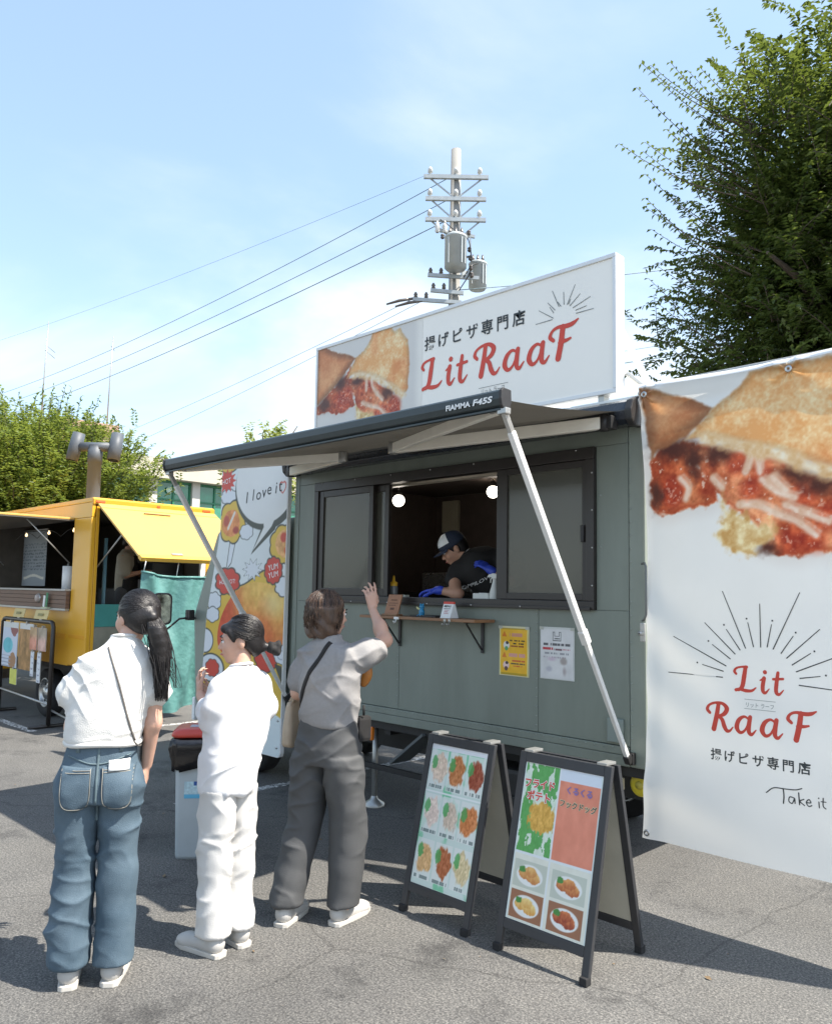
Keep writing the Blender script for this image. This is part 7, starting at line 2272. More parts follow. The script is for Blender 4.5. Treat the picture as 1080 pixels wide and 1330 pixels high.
strands('hair_strand', mat('brown_hair_dark', (0.026, 0.015, 0.010), 0.42, vary=0.3, vscale=30), W2, cur[3::4], 0.0020)
TB = thing('tote_bag', 'natural canvas tote bag hanging from the left arm of the woman in grey', 'tote bag', W2.location, R(15.9))
tb_ = MB()
rg = []
for z, hw, th in ((0.815, 0.066, 0.028), (0.83, 0.074, 0.034), (0.92, 0.070, 0.032), (1.02, 0.058, 0.022), (1.045, 0.052, 0.012)):
    rg.append([(-0.262+y*0.96, 0.060+x, z+0.012*math.sin(x*40)) for x, y in rr(hw, th, min(hw, th)*0.7, 5)])
loft(MB(), rg).build('body', M_canvas, TB)
for q in (-1, 1):
    MB().tube([(-0.262+q*0.008, 0.030, 1.035), (-0.240+q*0.006, 0.055, 1.10), (-0.185, 0.075, 1.150), (-0.225+q*0.006, 0.085, 1.10), (-0.26+q*0.006, 0.090, 1.035)], 0.008, 6).build('handle', M_canvas, TB)
SB2 = thing('shoulder_bag', 'black webbing strap across the back of the grey t-shirt with a small black bag', 'bag', W2.location, R(15.9))
tr3 = bvh(t3)
strip(tr3, [(0.045, 1.365), (0.005, 1.29), (-0.05, 1.19), (-0.105, 1.08), (-0.145, 1.03)], 0.022, 'strap', M_blackc, SB2, 0.004, 30)
MB().box((0.150, 0.085, 0.930), (0.045, 0.09, 0.13), R(-12)).build('pouch', M_blackc, SB2, 0.02)
MB().tube([(0.17, 0.06, 1.0), (0.172, 0.055, 1.05)], 0.006, 6).build('cord', M_blackc, SB2)
OP = thing('orange_pouch', 'rounded orange brown pouch held in front of the woman in grey', 'pouch', W2.location, R(15.9))
o = SDF((-0.08, -0.08, -0.09), (0.08, 0.08, 0.09), 0.006)
o.ell((0, 0, 0), (0.050, 0.034, 0.062), 0.01).ell((0.0, 0, -0.045), (0.022, 0.02, 0.03), 0.02)
oo = o.build('body', mat('orange_leather', (0.42, 0.16, 0.03), 0.4, vary=0.1), OP)
oo.location = (0.102, 0.158, 1.20)
MB().tube([(-0.03, 0, 0.05), (-0.04, -0.01, 0.075), (-0.06, 0.0, 0.085)], 0.006, 6).build('strap', M_blackc, OP).location = (0.102, 0.158, 1.20)
# ---- cook behind the counter ----------------------------------------------
WK = thing('person', 'cook in a navy and white cap, black t-shirt and blue gloves bending over the counter', 'person', (-1.36, 0.66, 0.70))
wo = np.array((-1.36, 0.66, 0.70))
A_ = lambda *p: np.array(p)-wo
s = SDF(A_(-2.0, 0.0, 0.69), A_(-1.0, 0.95, 2.16), 0.006)
HM = rotm(R(140), R(32), R(0))
HC = A_(-1.735, 0.335, 1.945)
P = head(s, HC, HM, 0.97)
s.cone(A_(-1.70, 0.37, 1.905), A_(-1.60, 0.43, 1.86), 0.050, 0.060, 0.03)
s.chain([A_(-1.55, 0.45, 1.80), A_(-1.45, 0.56, 1.62), A_(-1.37, 0.66, 1.48)], [0.13, 0.12, 0.13], 0.04)
s.chain([A_(-1.67, 0.34, 1.775), A_(-1.685, 0.29, 1.735), A_(-1.60, 0.22, 1.618)], [0.055, 0.048, 0.040], 0.025)
s.chain([A_(-1.58, 0.225, 1.615), A_(-1.72, 0.17, 1.635)], [0.040, 0.026], 0.025)
s.chain([A_(-1.40, 0.52, 1.86), A_(-1.30, 0.50, 1.80), A_(-1.23, 0.36, 1.70), A_(-1.34, 0.30, 1.775)], [0.055, 0.050, 0.040, 0.027], 0.025)
for sx in (-1, 1):
    s.chain([A_(-1.36+sx*0.09, 0.67, 1.50), A_(-1.35+sx*0.09, 0.68, 1.15), A_(-1.35+sx*0.09, 0.70, 0.79)], [0.09, 0.06, 0.04], 0.03)
b4 = s.build('body', M_skin2, WK)
face_parts(b4, P, HM, 0.97)
for w_, d_, n_, sd in ((A_(-1.725, 0.168, 1.636), (-0.95, -0.18, -0.05), (0.1, 0.0, -1), 1), (A_(-1.345, 0.298, 1.78), (-0.62, -0.12, 0.42), (-0.5, 0.3, -0.8), -1)):
    gsd = SDF(np.array(w_)-0.26, np.array(w_)+0.26, 0.006)
    d_ = np.array(d_)/np.linalg.norm(d_)
    gsd.cone(np.array(w_)-d_*0.020, np.array(w_)+d_*0.01, 0.034, 0.031, 0.02)
    hand(gsd, w_, d_, n_, sd, 0.40, 0.98, 0.03, 1.15)
    gsd.build('glove', mat('blue_nitrile', (0.035, 0.075, 0.52), 0.42, vary=0.08, bump=0.2, bscale=60), WK)
t = SDF(A_(-2.0, 0.0, 1.30), A_(-1.0, 1.0, 2.1), 0.0065)
t.chain([A_(-1.56, 0.44, 1.80), A_(-1.45, 0.56, 1.62), A_(-1.37, 0.66, 1.42)], [0.155, 0.150, 0.155], 0.05)
t.cone(A_(-1.66, 0.35, 1.765), A_(-1.42, 0.52, 1.86), 0.080, 0.085, 0.05)
t.chain([A_(-1.67, 0.34, 1.77), A_(-1.685, 0.285, 1.72)], [0.078, 0.066], 0.04)
t.chain([A_(-1.40, 0.52, 1.85), A_(-1.30, 0.50, 1.80), A_(-1.255, 0.42, 1.74)], [0.085, 0.080, 0.068], 0.04)
t.cone(A_(-1.63, 0.405, 1.875), A_(-1.60, 0.43, 1.86), 0.068, 0.08, 0.02)
t.noise(folds(0.0030, [(16, 8, 16, 0.7, 0.9), (-10, 14, 20, 2.2, 0.7)]))
tk = t.build('t_shirt', M_blackc, WK, 2, (0.012, [(0.9, 16, 5, 1.0), (-0.7, 15, 5, 0.8), (0.25, 22, 6, 0.5)], 8))
nk = Vector(A_(-1.655, 0.395, 1.885))
na = Vector((-0.75, -0.40, 0.48)).normalized()
MB().lathe([(0.062, -0.02), (0.070, -0.004), (0.068, 0.012), (0.060, 0.016)], nk, 28, na).build('neck_towel', mat('pale_collar', (0.50, 0.47, 0.46), 0.8, vary=0.12, vscale=40), WK)
trk = bvh(tk)
cdv = Vector((-0.63, 0.76, 0.03)).normalized()
ft = Flat()
V_, F_ = text2d('SLOPPILOW', 0.0)
lo, hi = V_.min(0), V_.max(0)
V3 = []
for x, y in V_:
    f = (x-lo[0])/(hi[0]-lo[0])
    base = Vector(A_(-1.640, 0.26, 1.632)).lerp(Vector(A_(-1.425, 0.40, 1.735)), f)
    p = base+Vector((-0.10, 0.0, 1.0)).normalized()*(y*0.036-0.012*math.sin(f*math.pi))
    h = trk.ray_cast(p-cdv*0.5, cdv)[0]
    V3.append((h-cdv*0.003) if h else p)
raw('shirt_lettering', np.array([tuple(v) for v in V3]), F_, M_whiteink, WK)
hP = lambda *p: np.array(HC)+HM@(np.array(p)*0.97)
hs = SDF(HC-0.18, HC+0.18, 0.005)
hs.ell(hP(0, -0.024, 0.020), (0.082, 0.094, 0.088), 0.01, HM)
hs.ell(hP(0, -0.062, -0.035), (0.064, 0.045, 0.055), 0.03, HM)
hs.ell(hP(0, 0.105, -0.035), (0.10, 0.085, 0.085), 0.012, HM, True)
hs.ell(hP(0.0, 0.012, -0.110), (0.11, 0.075, 0.075), 0.012, HM, True)
for q in (-1, 1):
    hs.ell(hP(q*0.082, -0.008, -0.018), (0.028, 0.024, 0.034), 0.008, HM, True)
hs.build('hair', M_hairb, WK)
cs_ = SDF(HC-0.24, HC+0.24, 0.005)
cs_.ell(hP(0, -0.010, 0.045), (0.089, 0.106, 0.088), 0.01, HM)
cs_.ell(hP(0, -0.02, -0.045), (0.13, 0.15, 0.075), 0.004, HM, True)
cs_.ell(hP(0, 0.010, -0.055), (0.12, 0.14, 0.075), 0.004, HM, True)
cp_ = cs_.build('cap', mat('navy_twill', (0.018, 0.028, 0.055), 0.75, vary=0.12, vscale=20), WK)
bb2 = []
for k in range(15):
    a = R(-62+124*k/14)
    for r_, dz in ((0.100, 0.026), (0.175-0.02*abs(math.sin(a)), 0.016-0.014*abs(math.sin(a)))):
        bb2.append(hP(math.sin(a)*0.083*(1.0 if r_ < 0.12 else 1.06), -0.010+math.cos(a)*r_, dz))
o = raw('peak', np.array(bb2), np.array([(2*i, 2*i+1, 2*i+3, 2*i+2) for i in range(14)]), MATS['navy_twill'], cp_, True)
md = o.modifiers.new('thickness', 'SOLIDIFY')
md.thickness = 0.006
V = []
for jj in range(9):
    for ii in range(13):
        az, el = R(-74+148*ii/12), R(8+66*jj/8)
        V.append(hP(math.sin(az)*math.cos(el)*0.0925, -0.010+math.cos(az)*math.cos(el)*0.1100, 0.045+math.sin(el)*0.0915))
raw('front_panel', np.array(V), np.array([(jj*13+ii, jj*13+ii+1, (jj+1)*13+ii+1, (jj+1)*13+ii) for jj in range(8) for ii in range(12)]), M_white, cp_, True)
MB().tube([hP(0, -0.010, 0.131), hP(0, -0.010, 0.139)], [0.008, 0.005], 10).build('button', MATS['navy_twill'], cp_)
j = SDF(A_(-1.7, 0.4, 0.70), A_(-1.05, 0.95, 1.62), 0.009)
j.chain([A_(-1.37, 0.66, 1.50), A_(-1.36, 0.67, 1.42)], [0.145, 0.15], 0.03)
for sx in (-1, 1):
    j.chain([A_(-1.36+sx*0.09, 0.67, 1.45), A_(-1.35+sx*0.09, 0.68, 1.15), A_(-1.35+sx*0.09, 0.70, 0.80)], [0.105, 0.09, 0.08], 0.03)
j.build('trousers', M_slack, WK)
for sx in (-1, 1):
    o = shoe(WK, 0.01+sx*0.09, 0.02, R(180), M_shoeb)
# ---- attendant inside the yellow van --------------------------------------
AT_ = thing('person', 'attendant in a beige shirt and black apron inside the yellow van', 'person', (-7.82, 0.74, 0.712), R(-40))
s = SDF((-0.30, -0.24, 0.0), (0.30, 0.42, 1.68), 0.008)
HM = rotm(R(20), R(20), 0)
HC = (0, 0.05, 1.50)
P = head(s, HC, HM, 0.97)
s.cone((0, 0.02, 1.43), (0, 0, 1.33), 0.046, 0.052, 0.012)
s.chain([(0, 0, 1.26), (0, 0, 1.10), (0, 0, 0.90)], [0.070, 0.080, 0.085], 0.02)
for sx in (-1, 1):
    s.chain([(sx*0.12, 0, 1.32), (sx*0.17, 0.0, 1.28), (sx*0.20, 0.06, 1.06), (sx*0.10, 0.26, 1.12)], [0.055, 0.048, 0.038, 0.025], 0.025)
    hand(s, (sx*0.09, 0.275, 1.125), (-sx*0.4, 0.8, 0.0), (0, -0.2, -1), sx, 0.5, 0.95)
    s.chain([(sx*0.09, 0, 0.86), (sx*0.09, 0.02, 0.48), (sx*0.09, 0, 0.08)], [0.09, 0.06, 0.038], 0.03)
b5 = s.build('body', M_skin2, AT_)
face_parts(b5, P, HM, 0.97)
t = SDF((-0.32, -0.24, 0.80), (0.32, 0.26, 1.46), 0.008)
t.column([(0.86, 0, 0, 0.17, 0.13), (1.0, 0, 0, 0.172, 0.13), (1.2, 0, 0, 0.18, 0.125), (1.30, 0, 0, 0.172, 0.11), (1.35, 0, 0, 0.12, 0.085), (1.40, 0, 0, 0.06, 0.058)], 0.02)
for sx in (-1, 1):
    t.chain([(sx*0.13, 0, 1.29), (sx*0.19, 0.01, 1.20), (sx*0.205, 0.04, 1.10)], [0.078, 0.072, 0.066], 0.05)
t.noise(folds(0.0030, [(16, 8, 16, 0.7, 0.9), (-10, 14, 20, 2.2, 0.7)]))
ts = t.build('shirt', mat('beige_linen', (0.40, 0.36, 0.28), 0.8, vary=0.06), AT_)
ap = SDF((-0.24, -0.05, 0.40), (0.24, 0.22, 1.42), 0.008)
ap.column([(0.45, 0, 0.02, 0.185, 0.145), (0.90, 0, 0.005, 0.182, 0.142), (1.10, 0, 0.005, 0.165, 0.142), (1.32, 0, 0.012, 0.10, 0.118)], 0.01)
ap.f = np.maximum(ap.f, (0.0-ap.ax[1])[None, :, None])
ap.build('apron', M_blackc, AT_)
j = SDF((-0.25, -0.2, 0.0), (0.25, 0.2, 0.95), 0.009)
for sx in (-1, 1):
    j.chain([(sx*0.09, 0, 0.85), (sx*0.09, 0.012, 0.48), (sx*0.09, -0.005, 0.10)], [0.105, 0.09, 0.08], 0.03)
j.build('trousers', M_slack, AT_)
for sx in (-1, 1):
    shoe(AT_, sx*0.09, 0.03, 0, M_shoeb)
hP = lambda *p: np.array(HC)+HM@(np.array(p)*0.97)
hs = SDF(np.array(HC)-0.17, np.array(HC)+0.17, 0.006)
hs.ell(hP(0, -0.020, 0.034), (0.084, 0.098, 0.090), 0.01, HM)
hs.ell(hP(0, -0.062, -0.030), (0.066, 0.045, 0.060), 0.03, HM)
hs.ell(hP(0, 0.112, -0.040), (0.10, 0.080, 0.085), 0.012, HM, True)
hs.build('hair', M_hairb, AT_)
# ------------------------------------------------------------------ trees
def leaf_mat(name, c1, c2, tr_col, tr=0.3, rough=0.45):
    m = bpy.data.materials.new(name)
    m.use_nodes = True
    n = m.node_tree
    b = n.nodes['Principled BSDF']
    a = n.nodes.new('ShaderNodeAttribute')
    a.attribute_name = 'tone'
    x = n.nodes.new('ShaderNodeMix')
    x.data_type = 'RGBA'
    x.inputs['A'].default_value = (*c1, 1)
    x.inputs['B'].default_value = (*c2, 1)
    n.links.new(a.outputs['Fac'], x.inputs['Factor'])
    n.links.new(x.outputs['Result'], b.inputs['Base Color'])
    b.inputs['Roughness'].default_value = rough
    b.inputs['Specular IOR Level'].default_value = 0.35
    t = n.nodes.new('ShaderNodeBsdfTranslucent')
    y = n.nodes.new('ShaderNodeMix')
    y.data_type = 'RGBA'
    y.blend_type = 'MULTIPLY'
    y.inputs['Factor'].default_value = 0.6
    y.inputs['A'].default_value = (*tr_col, 1)
    n.links.new(x.outputs['Result'], y.inputs['B'])
    t.inputs['Color'].default_value = (*tr_col, 1)
    s_ = n.nodes.new('ShaderNodeMixShader')
    s_.inputs[0].default_value = tr
    n.links.new(b.outputs[0], s_.inputs[1])
    n.links.new(t.outputs[0], s_.inputs[2])
    n.links.new(s_.outputs[0], n.nodes['Material Output'].inputs['Surface'])
    return m
M_bark = mat('bark', (0.085, 0.066, 0.050), 0.9, vary=0.3, vscale=6, bump=0.8, bscale=18, stretch=(4, 4, 1))
def leaves(name, m_, par, C, D, N, L, Wd, tone):
    """one folded four-sided leaf per row"""
    D = D/np.linalg.norm(D, axis=1)[:, None]
    S = np.cross(D, N)
    S /= np.linalg.norm(S, axis=1)[:, None]+1e-9
    U = np.cross(S, D)
    L, Wd = L[:, None], Wd[:, None]
    droop = U*L*0.10
    V = np.stack([C, C+D*L*0.45-S*Wd*0.5+droop, C+D*L-droop, C+D*L*0.45+S*Wd*0.5+droop], 1).reshape(-1, 3)
    F = np.arange(len(C)*4).reshape(-1, 4)
    T = np.concatenate([F[:, [0, 1, 2]], F[:, [0, 2, 3]]])
    o = raw(name, V, T, m_, par, False)
    at = o.data.attributes.new('tone', 'FLOAT', 'POINT')
    at.data.foreach_set('value', np.repeat(tone, 4).astype(np.float32))
    return o
def twigs_tree(T, crown, trunk, n_twig, tw_len, n_leaf, leaf_len, leaf_w, lm, seed, up=0.5, droop=0.35, shell=0.55, clump=9, tone_bias=0.0, lobes=None):
    """crown (cx,cy,cz,rx,ry,rz) relative to T; limbs reach into clumps and every twig carries rows of leaves"""
    r = np.random.default_rng(seed)
    c, rad = np.array(crown[:3]), np.array(crown[3:])
    tb_ = MB()
    base = np.array(trunk[0])
    top = c-np.array([0, 0, rad[2]*0.35])
    pts = [base+(top-base)*f+np.array([0.05*math.sin(5*f), 0.05*math.cos(4*f), 0]) for f in np.linspace(0, 1, 6)]
    tb_.tube(pts, [trunk[1]*(1.25-0.65*f) for f in np.linspace(0, 1, 6)], 10)
    cl = []
    for i in range(clump):
        d = r.normal(size=3)
        d /= np.linalg.norm(d)
        d[2] = d[2]*0.9+0.15
        q = c+d*rad*r.uniform(0.35, 0.85)
        cl.append(q)
        mid = top+(q-top)*0.5+r.normal(size=3)*0.12
        tb_.tube([top-np.array([0, 0, 0.2*r.random()]), mid, q], [trunk[1]*0.42, trunk[1]*0.26, trunk[1]*0.10], 7)
    cl = np.array(cl)
    Cs, Ds, Ns, To = [], [], [], []
    tw = MB()
    for i in range(n_twig):
        d = r.normal(size=3)
        d /= np.linalg.norm(d)
        s = r.uniform(shell, 1.0)**0.7
        lob = 1.0+0.16*math.sin(3*math.atan2(d[1], d[0])+seed)*(1-abs(d[2]))+0.12*math.sin(5*d[2]+2*d[0]+seed)+0.10*r.normal()
        tip = c+d*rad*s*lob
        dr = d*0.75+np.array([0, 0, up*(0.5+r.random())])+r.normal(size=3)*0.30
        dr /= np.linalg.norm(dr)
        L = tw_len*r.uniform(0.6, 1.3)
        st = tip-dr*L
        side = np.cross(dr, [0, 0, 1.0])+1e-6
        side /= np.linalg.norm(side)
        path = []
        nl = int(n_leaf*r.uniform(0.7, 1.2))
        for k in range(5):
            f = k/4
            path.append(st+dr*L*f+np.array([0, 0, -droop*L*f*f])+side*0.06*L*math.sin(f*3+i))
        if i % 3 == 0:
            tw.tube(path, [0.006, 0.005, 0.004, 0.003, 0.002], 4, False)
        path = np.array(path)
        f = np.linspace(0.05, 1.0, nl)
        pos = np.stack([np.interp(f, np.linspace(0, 1, 5), path[:, j]) for j in range(3)], 1)
        tan = np.stack([np.gradient(pos[:, j]) for j in range(3)], 1)
        tan /= np.linalg.norm(tan, axis=1)[:, None]+1e-9
        sg = np.where(np.arange(nl) % 2 == 0, 1.0, -1.0)[:, None]
        sd = np.cross(tan, np.array([0, 0, 1.0]))
        sd /= np.linalg.norm(sd, axis=1)[:, None]+1e-9
        Cs.append(pos)
        Ds.append(tan*0.55+sd*sg*0.85+np.array([0, 0, -0.25])+r.normal(size=(nl, 3))*0.22)
        Ns.append(np.tile([0, 0, 1.0], (nl, 1))+r.normal(size=(nl, 3))*0.35)
        t0 = np.clip(0.35+0.22*r.normal()+tone_bias, 0, 1)
        To.append(np.clip(t0+0.16*r.normal(size=nl)+0.15*(f-0.5), 0, 1))
    Cs, Ds, Ns, To = map(np.concatenate, (Cs, Ds, Ns, To))
    n_ = len(Cs)
    leaves('crown', lm, T, Cs, Ds, Ns, leaf_len*r.uniform(0.7, 1.25, n_), leaf_w*r.uniform(0.75, 1.25, n_), To)
    tb_.build('trunk', M_bark, T)
    tw.build('twig', M_bark, T)['kind'] = 'stuff'
M_leafd = leaf_mat('dark_leaf', (0.030, 0.052, 0.014), (0.085, 0.115, 0.030), (0.20, 0.26, 0.04), 0.28)
M_leafl = leaf_mat('light_leaf', (0.050, 0.092, 0.018), (0.150, 0.185, 0.040), (0.34, 0.42, 0.07), 0.34)
M_leafy = leaf_mat('spring_leaf', (0.085, 0.130, 0.025), (0.200, 0.235, 0.060), (0.42, 0.48, 0.12), 0.38)
T1 = thing('broadleaf_tree', 'large dark green tree with arching leafy sprays rising behind the hanging banner', 'tree', (0.06, 5.21, 0))
twigs_tree(T1, (-0.42, -0.36, 5.25, 1.85, 1.80, 2.75), ((0, 0, 0), 0.16), 5600, 0.75, 30, 0.078, 0.034, M_leafd, 11, up=0.55, droop=0.30, shell=0.10, clump=14)
# long drooping sprays on the side towards the sign
r = np.random.default_rng(4)
Cs, Ds, Ns, To = [], [], [], []
sp = MB()
for i in range(34):
    z0 = r.uniform(3.5, 6.6)
    st = np.array([-1.0+0.2*r.random(), -1.15+0.5*r.normal()*0.6, z0])
    dv = np.array([-0.80, -0.72, 0.25+0.5*r.random()])
    L = r.uniform(0.7, 1.15)
    path = np.array([st+dv*L*f+np.array([0, 0, 0.35*f*f-0.10*f]) for f in np.linspace(0, 1, 6)])
    sp.tube(path, [0.008, 0.007, 0.006, 0.004, 0.003, 0.002], 5, False)
    nl = 36
    f = np.linspace(0.1, 1, nl)
    pos = np.stack([np.interp(f, np.linspace(0, 1, 6), path[:, j_]) for j_ in range(3)], 1)
    sg = np.where(np.arange(nl) % 2 == 0, 1.0, -1.0)[:, None]
    Cs.append(pos)
    Ds.append(dv*0.4+sg*np.array([0.65, -0.6, 0.1])+np.array([0, 0, -0.30])+r.normal(size=(nl, 3))*0.2)
    Ns.append(np.tile([0, 0, 1.0], (nl, 1))+r.normal(size=(nl, 3))*0.3)
    To.append(np.clip(0.45+0.25*r.normal(size=nl), 0, 1))
Cs, Ds, Ns, To = map(np.concatenate, (Cs, Ds, Ns, To))
leaves('spray', M_leafd, T1, Cs, Ds, Ns, 0.068*r.uniform(0.7, 1.2, len(Cs)), 0.030*r.uniform(0.8, 1.2, len(Cs)), To)['kind'] = 'stuff'
sp.build('twig', M_bark, T1)['kind'] = 'stuff'
T2 = thing('broadleaf_tree', 'rounded sunlit bushy green tree behind the yellow van', 'tree', (-13.1, 1.0, 0))
twigs_tree(T2, (0.62, 0.32, 3.30, 2.05, 2.05, 1.58), ((0, 0, 0), 0.13), 6200, 0.55, 24, 0.082, 0.038, M_leafl, 23, up=0.9, droop=0.18, shell=0.15, clump=12, tone_bias=0.12)
r = np.random.default_rng(9)
Cs, Ds, Ns, To = [], [], [], []
sp = MB()
for i in range(46):
    a = r.uniform(0, 2*math.pi)
    q = math.sqrt(r.random())*1.45
    st = np.array([0.62+q*math.cos(a), 0.32+q*math.sin(a), 4.35-0.30*q*q])
    L = r.uniform(0.35, 1.0)*(1.0-0.15*q)
    dv = np.array([0.15*math.cos(a), 0.15*math.sin(a), 1.0])
    path = np.array([st+dv*L*f+0.05*np.array([math.sin(i+3*f), math.cos(2*i+3*f), 0])*f for f in np.linspace(0, 1, 6)])
    sp.tube(path, [0.008, 0.007, 0.006, 0.004, 0.003, 0.002], 5, False)
    nl = 30
    f = np.linspace(0.0, 1, nl)
    pos = np.stack([np.interp(f, np.linspace(0, 1, 6), path[:, j_]) for j_ in range(3)], 1)
    Cs.append(pos)
    Ds.append(np.array([0, 0, 0.45])+r.normal(size=(nl, 3))*0.75)
    Ns.append(r.normal(size=(nl, 3)))
    To.append(np.clip(0.55+0.25*r.normal(size=nl), 0, 1))
Cs, Ds, Ns, To = map(np.concatenate, (Cs, Ds, Ns, To))
leaves('shoot', M_leafl, T2, Cs, Ds, Ns, 0.075*r.uniform(0.7, 1.2, len(Cs)), 0.032*r.uniform(0.8, 1.2, len(Cs)), To)['kind'] = 'stuff'
sp.build('twig', M_bark, T2)['kind'] = 'stuff'
T4 = thing('broadleaf_tree', 'green tree at the left edge partly behind the rounded tree', 'tree', (-15.5, -0.6, 0))
twigs_tree(T4, (0, 0, 3.4, 1.9, 1.9, 1.7), ((0, 0, 0), 0.13), 2200, 0.6, 24, 0.085, 0.038, M_leafl, 31, up=0.9, droop=0.2, shell=0.2, clump=10, tone_bias=0.05)
T3 = thing('broadleaf_tree', 'slender pale green tree top showing above the black awning', 'tree', (-10.95, 5.1, 0))
twigs_tree(T3, (0, 0, 4.30, 0.90, 0.90, 0.85), ((0, 0, 0), 0.09), 260, 0.8, 20, 0.115, 0.050, M_leafy, 41, up=1.2, droop=0.25, shell=0.3, clump=9, tone_bias=0.25)
# ------------------------------------------------------------------ pale building with green windows
BL = thing('building', 'long low pale concrete building with green framed windows behind the yellow van', 'building', (-26, 12, 0))
M_conc = mat('pale_concrete', (0.46, 0.42, 0.35), 0.85, vary=0.08, vscale=1.2, bump=0.1, bscale=14)
M_conc2 = mat('pale_render', (0.52, 0.50, 0.45), 0.85, vary=0.06, vscale=1.0)
M_gfr = mat('green_frame', (0.025, 0.17, 0.085), 0.45, vary=0.1)
M_gpane = mat('green_glass', (0.03, 0.20, 0.12), 0.12, vary=0.35, vscale=1.5, spec=0.8)
def lb_(name, m_, x0, x1, y0, y1, z0, z1, par=None, bv=0.0):
    return MB().bb(x0+26, x1+26, y0-12, y1-12, z0, z1).build(name, m_, par or BL, bv)
YA, YB = 2.0, 32.0
lb_('eave', M_conc, -38, -25.6, YA-0.6, YB+0.6, 5.74, 6.45)
lb_('roof_slab', mat('roof_felt', (0.30, 0.29, 0.27), 0.9, vary=0.1), -37.6, -26.2, YA, YB, 6.452, 6.60)
lb_('wall', M_conc2, -37.6, -26.22, YA, YB, 0.0, 5.738)
k0 = 10.15
bays = [k0+1.80*k for k in range(-4, 12)]
for y_ in bays:
    lb_('pillar', M_conc2, -26.218, -25.98, y_, y_+0.33, 0.0, 5.738)
for y_ in bays[:-1]:
    lb_('spandrel', M_conc2, -26.218, -26.06, y_+0.332, y_+1.798, 3.5, 4.28)
    for z0, z1 in ((4.285, 5.735), (0.9, 3.495)):
        ya, yb_ = y_+0.334, y_+1.796
        wm = MB()
        for a, b_, c_, d_ in ((ya, ya+0.07, z0, z1), (yb_-0.07, yb_, z0, z1), (ya+0.07, yb_-0.07, z1-0.09, z1), (ya+0.07, yb_-0.07, z0, z0+0.09), ((ya+yb_)/2-0.035, (ya+yb_)/2+0.035, z0+0.09, z1-0.09), (ya+0.07, (ya+yb_)/2-0.036, (z0+z1)/2-0.03, (z0+z1)/2+0.03), ((ya+yb_)/2+0.036, yb_-0.07, (z0+z1)/2-0.03, (z0+z1)/2+0.03)):
            wm.bb(-26.20+26, -26.10+26, a-12, b_-12, c_, d_)
        w_ = wm.build('window', M_gfr, BL)
        for a, b_ in ((ya+0.072, (ya+yb_)/2-0.037), ((ya+yb_)/2+0.037, yb_-0.072)):
            for c_, d_ in ((z0+0.092, (z0+z1)/2-0.032), ((z0+z1)/2+0.032, z1-0.092)):
                lb_('pane', M_gpane, -26.17, -26.15, a, b_, c_, d_, w_)
for dy in (-0.20, 0.12):
    MB().lathe([(0.0, 0), (0.12, 0.0), (0.13, 0.03), (0, 0.05)], (-0.10+0.001, k0+1.06+dy-12, 5.36), 18, (1, 0, 0)).build('round_lamp', mat('pale_globe', (0.55, 0.75, 0.66), 0.3), BL)
HS = thing('house', 'brown roofed block showing between the leaves of the rounded tree', 'building', (-33.6, 9.55, 0))
M_brn = mat('brown_wall', (0.42, 0.28, 0.21), 0.8, vary=0.08)
MB().bb(-3, 3, -1.2, 1.2, 0, 8.1).build('wall', M_brn, HS)
MB().bb(-3.2, 3.2, -1.35, 1.35, 8.102, 8.42).build('roof', mat('brown_roof', (0.36, 0.22, 0.17), 0.8, vary=0.1), HS)
for y_ in (-0.55, 0.6):
    w_ = MB().bb(3.002, 3.05, y_-0.5, y_+0.5, 5.6, 6.9).build('window', M_white, HS)
    MB().bb(3.052, 3.06, y_-0.42, y_+0.42, 5.7, 6.8).build('pane', M_darkglass, w_)
for lb2, x, y, zt, yag in (('thin television aerial with two side rods above the rounded tree', -32.4, 8.42, 12.8, True), ('bare thin aerial mast beside the grey roof cowl', -30.95, 10.6, 12.4, False)):
    A1 = thing('antenna', lb2, 'aerial', (x, y, 8.42), R(40))
    h = zt-8.42
    MB().tube([(0, 0, 0), (0.03, 0.02, h*0.5), (0.06, 0.05, h)], [0.035, 0.028, 0.018], 8).build('mast', M_alug, A1)
    for z_ in ((h-1.25, h-1.0) if yag else (h-0.45,)):
        e_ = MB().tube([(0, 0.0, z_), (0, 0.8 if yag else 0.35, z_-0.12)], 0.014, 6)
        e_.build('boom', M_alug, A1)
# ------------------------------------------------------------------ utility pole, transformers and wires
UP = thing('utility_pole', 'concrete utility pole with two transformer cans behind the shop sign', 'utility pole', (-9.95, 9.34, 0))
M_pole = mat('pole_concrete', (0.27, 0.265, 0.25), 0.85, vary=0.1, vscale=3)
M_can = mat('transformer_grey', (0.40, 0.43, 0.43), 0.45, vary=0.07, metal=0.1)
M_ins = mat('insulator', (0.10, 0.085, 0.075), 0.3, vary=0.2)
M_pori = mat('porcelain', (0.62, 0.62, 0.60), 0.3)
M_galv = mat('galvanised', (0.36, 0.39, 0.40), 0.5, metal=0.4, vary=0.12)
MB().tube([(0, 0, 0), (0, 0, 12.0)], [0.18, 0.115], 16).build('pole', M_pole, UP)
rtd = Vector((0.71, 0.705, 0))
fwd = Vector((-0.705, 0.71, 0))
def up(v, side, dep=0.0):
    return rtd*side+fwd*dep+Vector((0, 0, v))
